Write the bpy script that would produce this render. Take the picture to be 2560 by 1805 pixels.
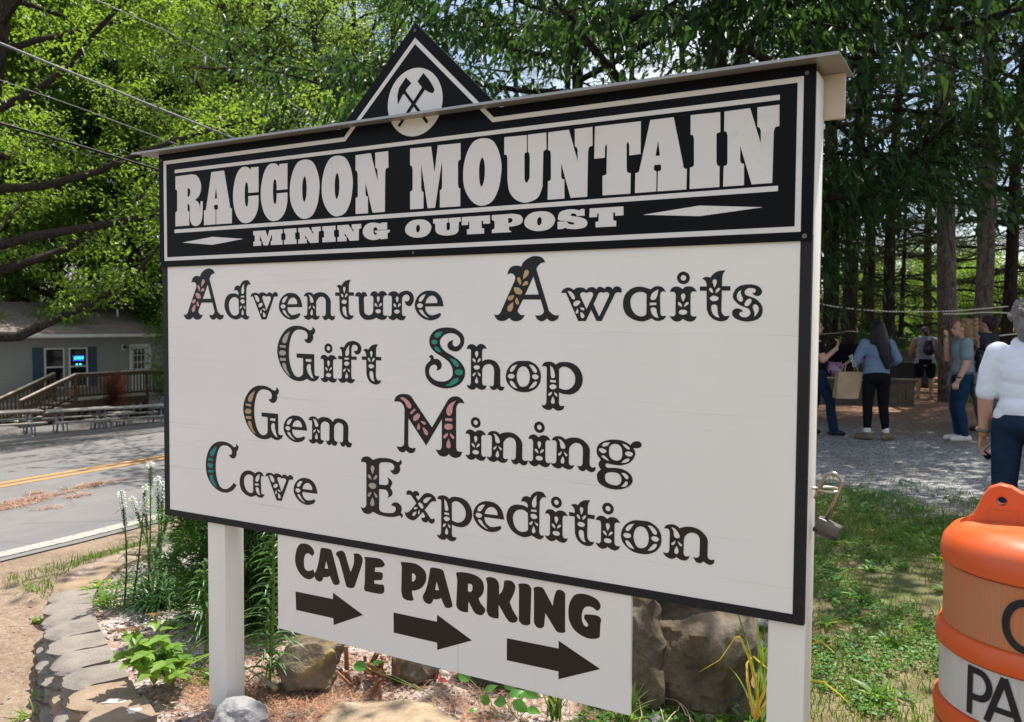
# Raccoon Mountain roadside sign: whole scene in mesh code (Blender 4.5)
import bpy, bmesh, math, random
import numpy as np
from mathutils import Vector, Matrix
from math import radians, sin, cos, pi, hypot, atan2, sqrt
for o in list(bpy.data.objects): bpy.data.objects.remove(o)
SC = bpy.context.scene
COL = SC.collection

# ------------------------------------------------------------------ camera
F_PX, YAW, PITCH, ROLL = 2128.3, radians(29.65), radians(-2.46), radians(-0.40)   # photo 2560 px wide
CAM = Vector((2.3224, -2.1115, 1.3838))
RM = Matrix.Rotation(YAW, 3, 'Z') @ Matrix.Rotation(PITCH, 3, 'X') @ Matrix.Rotation(ROLL, 3, 'Y')
cd = bpy.data.cameras.new('camera')
cd.sensor_width, cd.sensor_fit, cd.lens = 36.0, 'HORIZONTAL', F_PX / 2560 * 36
cd.clip_start, cd.clip_end = 0.05, 2000
cd.dof.use_dof, cd.dof.focus_distance, cd.dof.aperture_fstop = True, 2.75, 7.5
cam = bpy.data.objects.new('camera', cd)
m3 = Matrix((RM.col[0], RM.col[2], -RM.col[1])).transposed()
cam.matrix_world = Matrix.Translation(CAM) @ m3.to_4x4()
COL.objects.link(cam)
SC.camera = cam

# ------------------------------------------------------------------ light
SUN_EL, SUN_AZ = radians(67), radians(5)      # sun stands behind the sign (+Y), a little to +X
wd = bpy.data.worlds.new('World'); SC.world = wd; wd.use_nodes = True
wn, wl = wd.node_tree.nodes, wd.node_tree.links
wn.clear()
wo = wn.new('ShaderNodeOutputWorld'); wb = wn.new('ShaderNodeBackground')
sky = wn.new('ShaderNodeTexSky'); sky.sky_type = 'NISHITA'; sky.sun_disc = False
sky.sun_elevation, sky.sun_rotation = SUN_EL, SUN_AZ
sky.air_density, sky.dust_density, sky.ozone_density = 1.0, 1.6, 1.2
# broken white cloud laid over the sky
tc = wn.new('ShaderNodeTexCoord'); cn = wn.new('ShaderNodeTexNoise'); cr = wn.new('ShaderNodeMapRange'); cm = wn.new('ShaderNodeMix')
cn.inputs['Scale'].default_value = 2.6; cn.inputs['Detail'].default_value = 6; cn.inputs['Roughness'].default_value = .55
cr.inputs['From Min'].default_value, cr.inputs['From Max'].default_value = .46, .66
cm.data_type = 'RGBA'; cm.inputs[7].default_value = (8.5, 8.6, 9.0, 1)
wl.new(tc.outputs['Generated'], cn.inputs['Vector']); wl.new(cn.outputs[0], cr.inputs[0]); wl.new(cr.outputs[0], cm.inputs[0])
wl.new(sky.outputs[0], cm.inputs[6]); wl.new(cm.outputs[2], wb.inputs[0]); wb.inputs[1].default_value = 0.105
wl.new(wb.outputs[0], wo.inputs[0])
sd = bpy.data.lights.new('sun', 'SUN'); sd.energy = 4.6; sd.angle = radians(0.5); sd.color = (1.0, 0.955, 0.88)
sun = bpy.data.objects.new('sun', sd); COL.objects.link(sun)
SV = Vector((sin(SUN_AZ) * cos(SUN_EL), cos(SUN_AZ) * cos(SUN_EL), sin(SUN_EL)))
sun.rotation_euler = SV.to_track_quat('Z', 'Y').to_euler()
SC.view_settings.view_transform = 'Standard'; SC.view_settings.look = 'None'
SC.view_settings.exposure = 0.95; SC.view_settings.gamma = 1.0
SC.cycles.max_bounces = 8; SC.cycles.transparent_max_bounces = 8; SC.cycles.transmission_bounces = 5
SC.cycles.use_denoising = True
# sign lettering: outlines in 0.1 mm on the sign plane
GLYPHS = {
 'A': ('0,181! 45,159 126,160 206,212 256,308! 678,1130! 689,1215 641,1293 547,1330 430,1307! 487,1443 595,1525 723,1542 832,1529 881,1509! 938,1618 1064,1716 1218,1779 1352,1791 1486,1761 1582,1699 1634,1604! 1545,1600 1450,1552 1393,1487 1361,1428! 1737,346! 1766,270 1842,203 1937,153 2012,145 2072,158! 2050,69 1976,11 1882,-20 1788,2 1702,60! 1636,9 1541,-21 1446,9 1378,68 1337,158! 1406,139 1502,153 1577,195 1609,254 1595,321! 1507,583! 943,588! 793,323 777,264 813,204 902,152 994,166! 961,84 864,7 736,-20 608,-3 498,74! 408,14 278,-18 147,4 56,73|1271,1228! 1443,724! 1010,723!',
  '952,1150! 957,1260 999,1387 1067,1416 1129,1367 1122,1299 1058,1224|840,995! 796,1076 756,1145 779,1205 824,1212 874,1143 885,1049|915,972! 953,1039 1011,1093 1079,1096 1108,1053 1090,1003 1012,984|650,899 679,933 778,931 876,878 926,801 897,742 799,734 700,778|661,710! 652,650 593,582 514,565 464,600 473,660 562,703|750,658! 790,580 826,503 811,457 762,452 712,495 702,564|633,522! 634,427 615,324 556,255 486,255 450,299 455,385 534,462'),
 'd': ('470,993! 532,1124 649,1168 769,1141! 827,1242 933,1316 1056,1342 1180,1319 1281,1191! 1181,1193 1102,1130 1068,1040! 1058,203! 1085,136 1139,106 1209,119! 1183,46 1087,-11 980,4 829,71! 713,19 569,-11 388,22 205,110 66,270 0,455 26,651 126,807 272,880 435,898 580,882 691,839! 691,919 651,978 569,1008|211,464 228,595 300,699 418,757 563,761 693,689! 707,254 693,200! 604,145 478,129 350,177 258,294|981,1235! 961,1107 971,982 946,900 893,870 839,888 821,965 838,1062 899,1163|792,803! 964,815! 982,751! 792,748!|774,635 832,685 921,684 992,629 984,581 922,550 833,555|852,486! 852,423 799,364 749,370 745,417 798,456|910,493! 923,431 986,360 1025,381 1012,426 950,450|883,355! 836,254 828,174 882,138 938,180 939,236 907,311',
  ''),
 'v': ('0,768! 57,868 184,907 324,895 386,854! 492,913 617,912 713,881 768,840! 837,903 919,908 1001,877 1056,847! 1097,906 1179,919 1260,874 1278,805 1251,755! 1178,776 1096,737 1068,678! 748,1! 526,-6! 141,746 85,777|754,760! 699,791 602,792 560,742 579,672! 756,307! 953,669! 959,738 905,779 823,784|184,826! 310,815 407,714 420,613 350,593 280,624 225,715|377,483 433,543 531,562 578,532 566,472 474,416 390,422|515,351! 459,281 453,211 500,205 537,261|557,381! 598,321 681,291 714,321 668,361|584,251! 680,201 713,121 666,81 602,91 583,161',
  ''),
 'e': ('1048,410! 389,407! 389,338 441,230 574,149 732,161 851,193 922,216! 961,157! 863,64 705,9 546,-6 333,43 146,161 26,319 0,458 42,616 177,773 365,865 551,882 762,845 932,716 1010,570|390,505! 826,509! 814,610 735,698 643,729 524,700 430,613|404,770! 351,692 283,594 216,555 149,566 149,635 217,713 311,761|75,438 122,497 202,506 283,476 301,427 242,374 148,368|520,63! 427,83 281,161 174,260 174,309 228,315 295,279 361,181',
  ''),
 'n': ('13,755! 65,839 161,884 281,890 385,850 431,812! 518,852 650,883 811,882 971,830 1117,707 1173,586! 1168,202! 1191,141 1256,112 1345,135! 1335,41 1258,-13 1172,-11 1063,47! 1014,1 956,-14 869,16 797,128! 853,111 925,131 963,187! 968,545! 952,643 886,720 769,743 668,713 581,630 550,561! 544,185! 567,131 626,110 703,136! 678,60 591,0 473,2 351,57! 295,12 205,-8 100,21 23,83 0,138! 68,121 135,142 165,205! 172,671! 156,727 111,765|207,816! 297,796 388,713 438,618 427,569 368,547 308,565 278,626 266,726|327,488! 318,414 267,357 222,361 221,404 273,440|391,482! 400,425 453,353 497,363 496,402 444,439|359,348! 306,253 300,173 345,136 396,157 413,225 394,295',
  ''),
 't': ('58,1062! 120,1105 195,1108 268,1090! 329,1171 427,1234 543,1259 637,1258! 586,1189 563,1092 560,961! 558,872! 768,868! 769,759! 560,762! 552,274! 579,192 646,135 761,143! 721,62 631,12 516,3 365,52 245,159 184,308! 171,762! 2,765! 0,872! 174,870! 164,952 121,1027|373,825! 333,933 320,1007 369,1050 423,1013 421,939|337,703! 269,736 231,794 251,832 293,827 332,768|404,694! 406,767 460,829 506,823 513,790 461,734|258,572 288,621 371,640 455,611 481,570 440,518 357,502 281,530|514,94! 414,118 328,209 296,324 308,398 367,419 434,398 457,307 471,192',
  ''),
 'u': ('0,738! 42,828 153,874 222,845 259,825! 325,872 422,861 471,794 495,737! 410,738 354,681! 368,318! 398,204 531,147 665,175 732,261! 742,677! 713,734 609,758! 653,839 761,891 869,865 924,813! 1024,888 1131,890 1238,832 1280,757! 1179,748 1120,693! 1115,203! 1155,138 1286,138! 1227,34 1072,0 953,24 852,71! 737,23 519,-2 349,32 202,166 165,319! 153,683! 128,731|929,525! 881,619 874,695 929,738 982,694 977,619|900,393! 797,440 785,507 833,521 881,468|953,392! 965,468 1024,524 1072,505 1060,452|816,270 845,317 929,330 1013,313 1037,260 977,209 881,207',
  ''),
 'r': ('7,756! 70,840 222,881 339,855 420,798! 524,853 663,888 800,877 926,811 988,682 972,553 893,443 801,421 698,472 645,583! 721,564 801,591 835,665 801,739 709,773 605,741 548,667! 542,222! 572,138 692,120! 641,18 526,-11 410,17 352,58! 270,7 177,-6 59,44 0,128! 106,119 153,185! 164,671! 129,736|363,520! 316,613 309,679 362,725 414,678 409,603|333,380! 235,427 218,484 258,511 316,464|386,380! 398,445 449,510 497,491 484,441|242,259 281,306 363,321 444,296 463,250 398,198 305,200',
  ''),
 'w': ('0,752! 42,835 171,899 281,889 373,834! 464,887 573,901 682,878 754,825! 825,889 915,904 986,887 1054,837! 1093,893 1163,908 1252,875 1287,847! 1331,898 1409,909 1479,879 1515,831! 1566,894 1653,912 1739,875 1775,811 1762,739! 1672,756 1594,725 1552,653! 1210,-5! 1063,-6! 904,297! 746,-7! 523,-8! 173,701 126,751 80,760|752,743! 683,774 611,761 571,713 590,638! 764,309! 944,659! 956,708 916,766 827,772|1262,745! 1183,767 1112,731 1078,666! 970,447! 1138,113! 1404,638! 1421,703 1385,755 1306,766|184,808! 282,798 384,706 421,607 376,574 312,616 246,716|368,459 404,516 495,549 568,532 572,482 506,417 406,393|497,343! 453,269 439,211 490,194 529,236|564,367! 598,310 670,277 706,309 670,350|580,236! 662,203 708,129 682,79 637,71 591,120',
  ''),
 'a': ('759,819! 840,875 946,900 1078,868 1169,752! 1090,763 1029,719 1018,622! 1033,200! 1072,136 1191,139! 1124,46 992,2 886,20 793,74! 673,17 538,-11 323,28 120,144 26,290 0,464 43,664 194,825 384,891 573,879|205,484 233,624 329,720 464,758 598,736 652,693! 655,199! 607,140 486,123 351,177 244,313|972,825! 958,712 917,593 850,542 771,559 758,616 812,727|735,478! 924,478! 921,416! 735,407!|987,79! 860,124 781,231 769,327 836,353 915,322 941,209',
  ''),
 'i': ('6,745! 45,833 132,879 237,872 342,812! 411,870 531,880 634,841 708,744! 602,750 548,693! 551,209! 577,142 646,117 715,134! 673,43 580,-8 459,8 354,62! 286,8 181,-10 75,41 0,133! 92,122 152,159 160,226! 162,664! 135,731 82,749|522,1093 472,1205 353,1255 234,1211 187,1100 237,986 358,937 476,982|429,1095 406,1145 354,1168 302,1148 281,1098 304,1047 356,1024 408,1045|353,486! 306,595 298,662 353,708 411,661 407,586|324,357! 245,403 214,462 243,487 296,461 328,402|384,357! 392,419 443,482 495,481 499,443 453,401|242,229 281,280 356,293 438,276 473,226 430,176 335,164 265,189',
  ''),
 's': ('472,702! 513,690 552,714 567,754 550,794 494,811 398,812 319,773 299,709 337,644 450,603 579,545 692,432 739,304 721,160 636,64 509,15 349,-2 187,30 56,95 0,192 20,274 101,319 198,306 256,257 272,224! 232,241 184,216 181,160 250,111 347,103 427,152 449,224 408,305 310,350 213,386 98,468 23,566 16,664 76,793 188,872 332,902 493,899 637,849 714,752 703,672 641,621 545,634|222,779! 207,694 258,564 251,500 195,484 129,541 108,630 142,719|301,435 340,515 419,558 464,538 461,466 406,394 342,373 306,394|532,104! 546,208 503,337 518,401 573,417 638,360 648,272 602,176',
  ''),
 'G': ('1193,1376! 1260,1365 1338,1402 1360,1486 1327,1585 1217,1658 1039,1689 882,1680 747,1612 633,1459 552,1206 521,903 549,635 638,368 762,187 897,122 1031,138 1132,209 1155,301! 1157,751! 871,761! 872,898! 1639,892! 1647,268! 1695,187 1858,185! 1793,75 1629,3 1475,14 1320,77! 1165,10 963,-15 716,18 467,143 239,355 79,622 0,908 25,1163 154,1436 384,1675 658,1795 883,1816 1084,1801 1262,1750 1460,1665! 1559,1703 1570,1788! 1657,1728 1683,1654 1646,1563 1587,1530! 1602,1439 1568,1340 1480,1264 1381,1246 1282,1286|1268,724! 1522,724! 1515,636! 1268,644!|1618,89! 1497,131 1366,275 1311,423 1334,523 1411,567 1488,536 1498,412 1542,248',
  '593,1635! 532,1525 474,1390 416,1263 313,1228 238,1277 257,1370 361,1506|124,1165! 393,1150! 376,1068! 128,1094!|92,902 139,971 231,993 357,967 396,909 356,840 242,816 138,835|131,733! 395,732! 383,643! 137,640!|603,145! 490,186 330,324 239,474 240,550 309,569 389,529 422,395 501,262'),
 'f': ('63,1107! 122,1148 206,1153 258,1138! 300,1216 394,1298 539,1344 684,1346 827,1298 929,1212 960,1101 919,989 827,926 724,944 652,1044! 724,1035 796,1066 813,1130 786,1193 704,1227 611,1214 560,1125! 553,860! 765,854! 765,753! 549,756! 548,225! 579,146 709,135! 651,53 537,0 413,27 354,62! 267,13 162,4 67,46 0,141! 99,131 162,187! 174,754! 10,762! 10,863! 174,859! 164,988 133,1068|487,1212! 456,1107 466,978 435,889 362,868 310,894 306,991 363,1105 425,1178|268,816! 456,809! 451,750! 264,751!|251,627 289,676 372,695 455,665 470,625 414,567 330,553 268,587|330,492! 320,419 257,360 215,367 221,416 278,458|389,494! 403,430 455,359 496,368 486,416 434,455|361,364! 309,257 303,184 361,146 413,188 409,253',
  ''),
 'S': ('1026,1440! 986,1383 994,1304 1067,1249 1175,1273 1255,1365 1241,1488 1133,1588 971,1636 781,1618 617,1525 535,1387 577,1239 728,1095 974,976 1218,835 1379,660 1433,504 1394,323 1248,148 1006,36 760,-4 485,25 234,118 51,296 0,502 36,665 184,807! 204,876 134,932! 231,980 301,936 321,857! 440,864 551,805 601,681 552,566 422,516! 441,619 399,675 302,689 191,623 143,495 191,347 373,227 595,195 814,233 963,341 998,489 962,647 839,802 619,933 398,1042 217,1198 154,1358 187,1542 340,1704 561,1786 807,1806 1051,1778 1267,1668 1380,1535 1394,1378 1336,1243 1216,1128 1082,1098 919,1133 823,1210 809,1301 864,1381 945,1421',
  '630,1684! 575,1581 465,1504 368,1517 349,1578 423,1648|230,1366 271,1424 355,1434 446,1408 452,1351 383,1300 286,1310|599,1062! 453,1089 350,1167 356,1224 439,1225 536,1147|893,899! 1069,865 1191,767 1224,677 1178,649 1084,673 989,783|1077,492 1125,557 1232,576 1340,546 1359,479 1300,416 1166,416|727,93! 842,132 991,251 1139,325 1215,305 1194,225 1059,129 869,80'),
 'h': ('0,1180! 47,1281 152,1328 258,1307 344,1258! 440,1333 557,1328 648,1270 682,1194! 584,1210 532,1147! 534,826! 638,884 792,899 972,849 1100,722 1144,592! 1147,198! 1180,134 1289,138! 1256,50 1181,14 1105,32 1041,73! 990,34 926,18 836,53 784,150! 874,125 933,178! 943,585! 909,694 819,757 729,759 613,718 541,616! 538,218! 578,142 689,146! 643,45 527,6 422,35 351,77! 278,18 173,-3 67,42 6,134! 106,122 154,191! 154,1116! 127,1183|346,921! 299,1020 290,1086 350,1132 403,1089 395,1011|313,787! 221,840 207,900 252,914 313,865|378,789! 391,867 435,919 482,907 469,847|240,656 287,708 353,721 436,697 458,647 393,594 314,591|315,525! 310,464 255,396 216,405 223,461|380,527! 393,467 446,403 485,415 480,459|349,399! 303,297 295,230 351,188 403,223 395,290',
  ''),
 'o': ('0,430 37,595 148,751 347,866 569,887 790,878 985,776 1095,630 1128,471 1098,288 967,122 773,28 577,4 354,31 166,131 39,268|355,443 386,596 460,696 566,732 669,702 744,608 781,459 758,296 686,196 571,155 464,176 389,282|385,785! 323,713 262,614 187,561 130,588 161,676 248,744|63,433 100,493 175,509 263,490 288,434 239,385 139,374|391,104! 266,125 158,207 127,293 177,313 247,276 315,192|742,786! 864,773 974,680 1006,595 951,561 890,591 816,696|842,454 879,505 963,523 1041,489 1061,454 1013,392 916,384|743,108! 820,202 905,298 977,326 1009,296 966,208 870,140',
  ''),
 'p': ('2,750! 61,847 204,888 346,866 434,809! 535,871 699,893 908,871 1093,773 1209,610 1250,445 1224,278 1100,106 917,14 731,5 591,30 539,49! 535,-247! 583,-319 704,-312! 666,-409 537,-459 431,-433 354,-384! 288,-441 169,-452 49,-401 0,-318! 96,-328 151,-257! 158,680! 122,753|532,692! 630,754 770,752 910,673 1004,551 1028,426 995,289 892,180 753,132 613,147 537,175!|257,789! 348,707 402,561 409,477 363,439 291,451 271,557|261,387! 441,379! 442,313! 262,319!|239,194 281,249 352,267 435,245 460,193 401,138 306,129|326,60! 313,-4 249,-60 213,-51 224,13|385,63! 398,0 450,-65 486,-49 473,3|351,-55! 298,-175 291,-239 346,-278 405,-244 399,-159',
  ''),
 'm': ('3,769! 67,862 197,900 326,878 419,821! 524,881 663,907 847,892 985,830 1053,764! 1122,856 1258,899 1416,891 1573,832 1673,725 1700,623! 1688,241! 1728,166 1846,140! 1806,25 1705,-9 1638,12 1583,63! 1526,12 1459,1 1391,45 1342,142! 1437,135 1482,200! 1494,627! 1460,712 1348,760 1235,749 1133,664 1103,583! 1102,251! 1143,166 1249,135! 1210,40 1119,-2 1051,19 1001,68! 948,20 868,8 799,61 758,146! 857,136 903,201! 911,623! 881,709 778,759 639,747 546,661 530,598! 526,227! 556,158 677,140! 614,47 509,4 416,32 346,75! 275,22 181,2 75,42 0,139! 111,125 159,200! 168,699! 137,760|201,831! 325,798 418,680 430,601 360,566 289,592 266,688|324,496! 317,434 242,372 206,382 218,436|371,499! 394,439 452,377 494,393 476,444|352,374! 293,263 288,192 346,157 405,191 401,271',
  ''),
 'M': ('0,1559! 62,1705 234,1797 479,1808 625,1762 722,1649! 1416,849! 1879,1543! 2016,1733 2153,1810 2335,1825 2494,1747 2562,1631! 2404,1638 2314,1566 2280,1450! 2286,313! 2332,212 2495,200! 2435,67 2276,2 2139,23 2019,94! 1932,25 1816,6 1676,43 1554,198! 1687,189 1757,243 1775,341! 1772,1123! 1205,288! 541,1077! 531,286! 568,199 677,168 822,189! 762,56 629,6 531,28 453,85! 385,26 286,8 175,59 89,182! 249,175 360,233 379,334! 395,1326! 358,1443 235,1555',
  '210,1683! 357,1700 528,1619 650,1488 638,1399 577,1379 492,1430 406,1564|602,1239! 759,1386! 824,1346! 662,1203!|723,1069 747,1149 867,1231 963,1230 971,1152 892,1050 772,1009|993,1017! 1107,1014 1191,980 1167,920 1107,926|928,954! 976,869 965,770 881,754 880,843|1077,840! 1203,776 1279,684 1263,614 1204,604 1132,674|2279,1702! 2178,1540 2144,1347 2087,1258 1996,1252 1938,1335 1972,1491 2109,1622|1897,1160! 2152,1162! 2145,1085! 1900,1083!|1870,917 1905,972 2008,1003 2134,983 2169,918 2124,848 1998,820 1894,851|1986,733! 1987,646 1906,560 1842,568 1848,636|2067,729! 2090,634 2171,563 2216,576 2205,642|2022,562! 1953,413 1947,316 2018,267 2092,317 2080,441'),
 'g': ('129,345! 71,263 72,170 132,82! 33,-21 23,-162 78,-281 213,-361 397,-412 629,-412 840,-352 985,-253 1043,-140 1014,-21 916,76 769,139 588,162 357,148 282,165 261,217 305,265! 389,252 538,239 718,245 913,313 1040,423 1106,565 1093,655 1049,731! 1196,742 1268,790 1275,851 1226,908 1130,919 1034,879 967,801! 873,859 709,908 512,916 314,887 132,811 32,710 0,584 27,461|360,574 375,706 448,781 547,804 646,781 720,702 743,566 724,442 651,375 553,358 453,388 378,459|252,-109 276,-22 375,26 524,40 656,6 723,-95 716,-203 643,-287 528,-306 379,-283 278,-215|393,838! 332,757 250,712 166,713 157,751 232,811|62,604 100,650 184,652 276,613 285,575 235,533 152,534|375,323! 288,351 170,411 145,448 203,468 287,421|727,825! 841,803 947,728 940,689 891,685 809,740|815,564 860,618 941,631 1030,597 1042,552 991,507 894,505|709,310! 782,386 878,440 943,438 936,384 847,330|713,42! 819,44 917,-23 918,-91 862,-109 804,-57|713,-326! 790,-250 846,-172 903,-185 907,-238 840,-314',
  ''),
 'C': ('1152,1363! 1241,1360 1311,1411 1325,1491 1257,1594 1119,1662 924,1676 755,1624 626,1465 538,1219 492,896 517,599 599,348 738,172 935,123 1131,172 1299,288 1392,386! 1543,322! 1381,149 1186,46 934,-3 652,34 341,182 114,421 2,712 0,1033 96,1342 300,1618 587,1770 841,1808 1093,1788 1286,1724 1410,1645! 1520,1683 1535,1772! 1617,1719 1643,1634 1593,1542 1540,1498! 1545,1401 1489,1298 1378,1246 1254,1279',
  '571,1629! 512,1476 440,1330 339,1232 225,1283 240,1394 385,1525|114,1173! 372,1155! 351,1067! 113,1083!|82,900 120,973 236,993 364,955 372,885 291,818 162,817|109,732! 390,757! 375,656! 116,642!|568,145! 426,191 243,373 187,508 245,570 359,554 400,408 484,276'),
 'E': ('1,1627! 53,1755 222,1820 376,1792 479,1725! 670,1796 872,1823 1123,1824 1298,1789 1446,1742! 1532,1770 1545,1830! 1606,1776 1599,1706 1520,1629! 1550,1552 1521,1440 1422,1361 1323,1348 1224,1393 1149,1466! 1248,1465 1318,1531 1310,1621 1211,1692 998,1699 797,1666 728,1589! 729,973! 986,978! 1074,1027 1099,1130 1049,1230! 1174,1177 1241,1064 1162,911! 1249,804 1224,681 1049,578! 1099,668 1062,784 986,837! 729,831! 729,203! 797,129 1025,111 1275,144 1374,236 1362,335 1200,371! 1274,456 1423,482 1559,417 1609,303 1577,180! 1646,138 1646,68 1589,1! 1584,71 1498,80! 1300,17 1025,-6 721,19 479,86! 363,8 208,-11 78,46 0,181! 130,165 221,267! 222,1555! 183,1623',
  '479,1273! 415,1399 402,1489 471,1552 543,1502 538,1400|427,1089! 317,1156 286,1224 332,1259 410,1205|517,1090! 530,1176 607,1260 663,1245 645,1167|317,901 363,967 466,1001 581,978 624,911 568,835 440,811|422,722! 415,646 350,558 291,565 299,634|517,728! 543,649 607,550 663,564 650,630|466,549! 402,410 394,307 471,265 543,314 538,425'),
 'x': ('72,761! 72,850 150,908 247,898 308,855! 380,912 488,903 548,841 525,769! 453,781 429,729! 513,630! 668,804! 775,884 917,899 1059,855 1153,768 1165,662! 1071,672 965,621! 753,372! 919,195! 990,125 1108,153! 1120,63 1038,-10 956,-6 884,54! 825,-2 730,-4 646,45 634,132! 706,121 765,167 753,215! 682,295! 466,82! 346,4 201,11 54,92 0,229! 103,218 224,301! 441,543! 272,732! 211,775|1005,781! 918,694 835,607 752,584 692,630 752,715 870,767|513,541 561,580 645,556 705,474 693,414 621,406 549,467|494,415! 442,366 365,343 345,394 405,421|550,358! 574,292 550,224 502,229 514,305|442,297! 430,216 358,138 297,151 309,222',
  ''),
 'hR': ('27,1846! 892,1851! 1109,1809 1269,1674 1373,1446 1352,1228 1242,1040 1043,926! 1204,847 1292,694 1300,522! 1318,521! 1337,858! 1455,860! 1438,391! 1374,150 1229,23 1049,0 886,65 790,256 774,677! 768,739 714,799 659,803! 656,597! 692,538 747,530! 740,35! 0,40! 7,536! 102,593! 116,1291! 76,1356 20,1373!|667,1368! 758,1357 804,1292 803,1168 743,1074 663,1067!',
  ''),
 'hA': ('401,1810! 1036,1813! 1298,663! 1324,542 1406,501! 1401,0! 625,5! 630,500! 711,531 719,603 706,672! 528,673! 519,567 592,502! 590,6! 0,5! 6,513! 96,532 132,640!|625,1285! 680,895! 558,896!',
  ''),
 'hC': ('0,936 37,1267 159,1637 363,1868 597,1908 762,1858 850,1774! 870,1861! 1230,1854! 1223,1010! 738,1011! 739,1168! 707,1335 658,1374 598,1320 569,1086 567,851 592,637 651,558 708,606 735,769! 737,905! 1222,905! 1210,574 1109,277 878,55 579,0 346,83 146,308 31,625',
  ''),
 'hO': ('0,941 33,1257 158,1610 374,1862 708,1916 1007,1807 1199,1501 1293,1116 1271,762 1180,390 970,89 638,0 365,101 151,340 29,621|546,970 568,1216 645,1378 720,1249 743,978 717,711 635,548 566,676',
  ''),
 'hN': ('1,1801! 613,1809! 879,953! 873,1256! 836,1331 793,1343! 784,1806! 1290,1810! 1300,1317! 1206,1291 1173,1189! 1162,4! 682,4! 394,947! 401,585! 438,517 493,513! 502,0! 0,1! 6,493! 83,523 96,612! 86,1212! 58,1306 2,1330!',
  ''),
 'hI': ('0,1817! 730,1807! 738,1325! 653,1298 647,1189! 657,621! 685,528 734,505! 739,0! 3,2! 2,531! 90,560 104,652! 94,1226! 66,1322 8,1328!',
  ''),
 'hM': ('0,1844! 764,1828! 895,1051! 1004,1839! 1801,1826! 1803,1354! 1726,1305 1716,1177! 1719,639! 1745,538 1797,517! 1800,0! 1086,9! 1084,512! 1153,564 1163,702! 1160,1390! 915,11! 646,14! 408,1342! 410,626! 438,527 492,510! 494,15! 4,18! 3,544! 86,605 97,738! 96,1182! 68,1296 1,1346!',
  ''),
 'hU': ('0,1867! 723,1855! 727,1383! 656,1349 653,1226! 657,691! 687,565 758,560 823,678! 822,1252! 798,1356 760,1389! 756,1860! 1328,1862! 1342,1407! 1250,1355 1242,1234! 1227,402! 1099,125 866,18 630,0 366,112 172,354 111,692! 106,1275! 82,1360 4,1380!',
  ''),
 'hT': ('11,1819! 1291,1815! 1295,987! 986,977! 983,1227! 948,1327 908,1273! 916,676! 938,558 1030,520! 1029,0! 249,7! 242,517! 349,548 356,645! 362,1229! 339,1329 302,1254! 301,981! 0,981!',
  ''),
 'hG': ('0,254 54,392 216,482 430,498 607,470 695,448! 705,476! 946,479! 947,278! 578,277! 554,339 483,362 423,318 422,234 437,172 501,147 554,167 554,195! 472,209! 472,265! 1051,265! 1044,191! 964,175! 964,15! 695,8! 684,41! 571,5 358,0 144,65 36,154',
  ''),
 'hP': ('0,507! 674,510! 915,455 997,326 917,206 677,156! 556,154! 557,58! 630,21! 630,0! 4,0! 3,93! 92,131! 90,334! 1,372!|530,393! 627,388 676,323 618,263 531,260!',
  ''),
 'hS': ('8,291 66,450 268,506 492,505 647,468! 713,500! 801,498! 812,327! 582,328! 515,396 404,390 427,337 627,305 826,235 893,124 806,29 586,0 363,11 228,50! 161,21! 2,21! 0,215! 271,209! 339,141 474,118 486,165 294,207 68,236!',
  ''),
 'kC': ('848,959 762,830! 640,895 516,889 423,782 391,589 421,382 544,307 699,342 797,392! 846,306 867,215 790,110 636,39 419,53 202,184 46,397 0,651 64,944 207,1152 363,1203 579,1202 763,1110',
  ''),
 'kA': ('277,1126! 338,1169 548,1179 728,1153 787,1047! 1095,152! 1065,79 932,28 814,62 680,290! 545,227 395,204! 334,79 213,29 61,82 0,213! 31,299 92,390 185,660|517,778! 606,514! 456,498!',
  ''),
 'kV': ('0,1023 36,1119 139,1173 271,1191 373,1121! 604,541! 735,833 749,1061 735,1161! 893,1194 1036,1147 1101,1021 1064,836! 777,115! 719,55 575,25 429,48! 138,860',
  ''),
 'kE': ('1,1124! 381,1152 659,1147 810,1036 797,946 686,890 436,844! 431,709! 659,726 742,694 742,583 700,484! 408,431! 408,331! 576,329 769,350! 805,261 797,126 714,51 520,26 42,26! 0,109 29,338! 43,1036!',
  ''),
 'kP': ('0,1151! 59,1177 379,1200 642,1180 877,1064 969,906 943,687 801,492 592,376 434,340! 447,218 500,64! 434,25 248,11 88,71 28,259! 46,1027!|432,878! 511,879 577,803 551,690 486,633 433,624!',
  ''),
 'kR': ('0,1145! 143,1185 439,1199 703,1165 907,1059 980,871 938,665 794,492! 882,357 1019,243! 1014,130 913,25 797,12 651,66 444,357! 431,22! 239,6 74,67 14,183! 49,925!|426,878! 529,887 582,833 574,706 501,644 422,656!',
  ''),
 'kK': ('0,1143! 91,1187 291,1188 419,1097 449,954! 450,720! 576,900 616,1152! 714,1192 881,1182 978,1087 979,966 912,784 802,570! 915,345 1069,152! 1042,50 946,-5 807,-5 694,85! 433,433! 441,27! 271,9 99,53 32,191! 50,964!',
  ''),
 'kI': ('0,1141! 123,1180 314,1179 423,1076! 392,56! 297,-2 133,-3 23,86! 23,987!',
  ''),
 'kN': ('0,1111! 121,1162 281,1156 362,1074! 617,687! 641,881 704,1106 782,1178 912,1175 996,1106! 1001,91! 1020,48! 925,-13 768,-12 689,57! 381,455! 345,65! 239,-7 104,9 22,127! 15,993!',
  ''),
 'kG': ('859,790! 733,861 583,866 470,793 409,630 416,444 476,327 552,299 602,338! 593,390! 524,464 481,526 490,626! 686,656 885,656 980,581 962,450! 949,89! 843,23 643,-15 416,23 185,144 41,353 0,605 36,870 174,1105 377,1185 629,1180 855,1102 956,980 945,863',
  ''),
}
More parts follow.
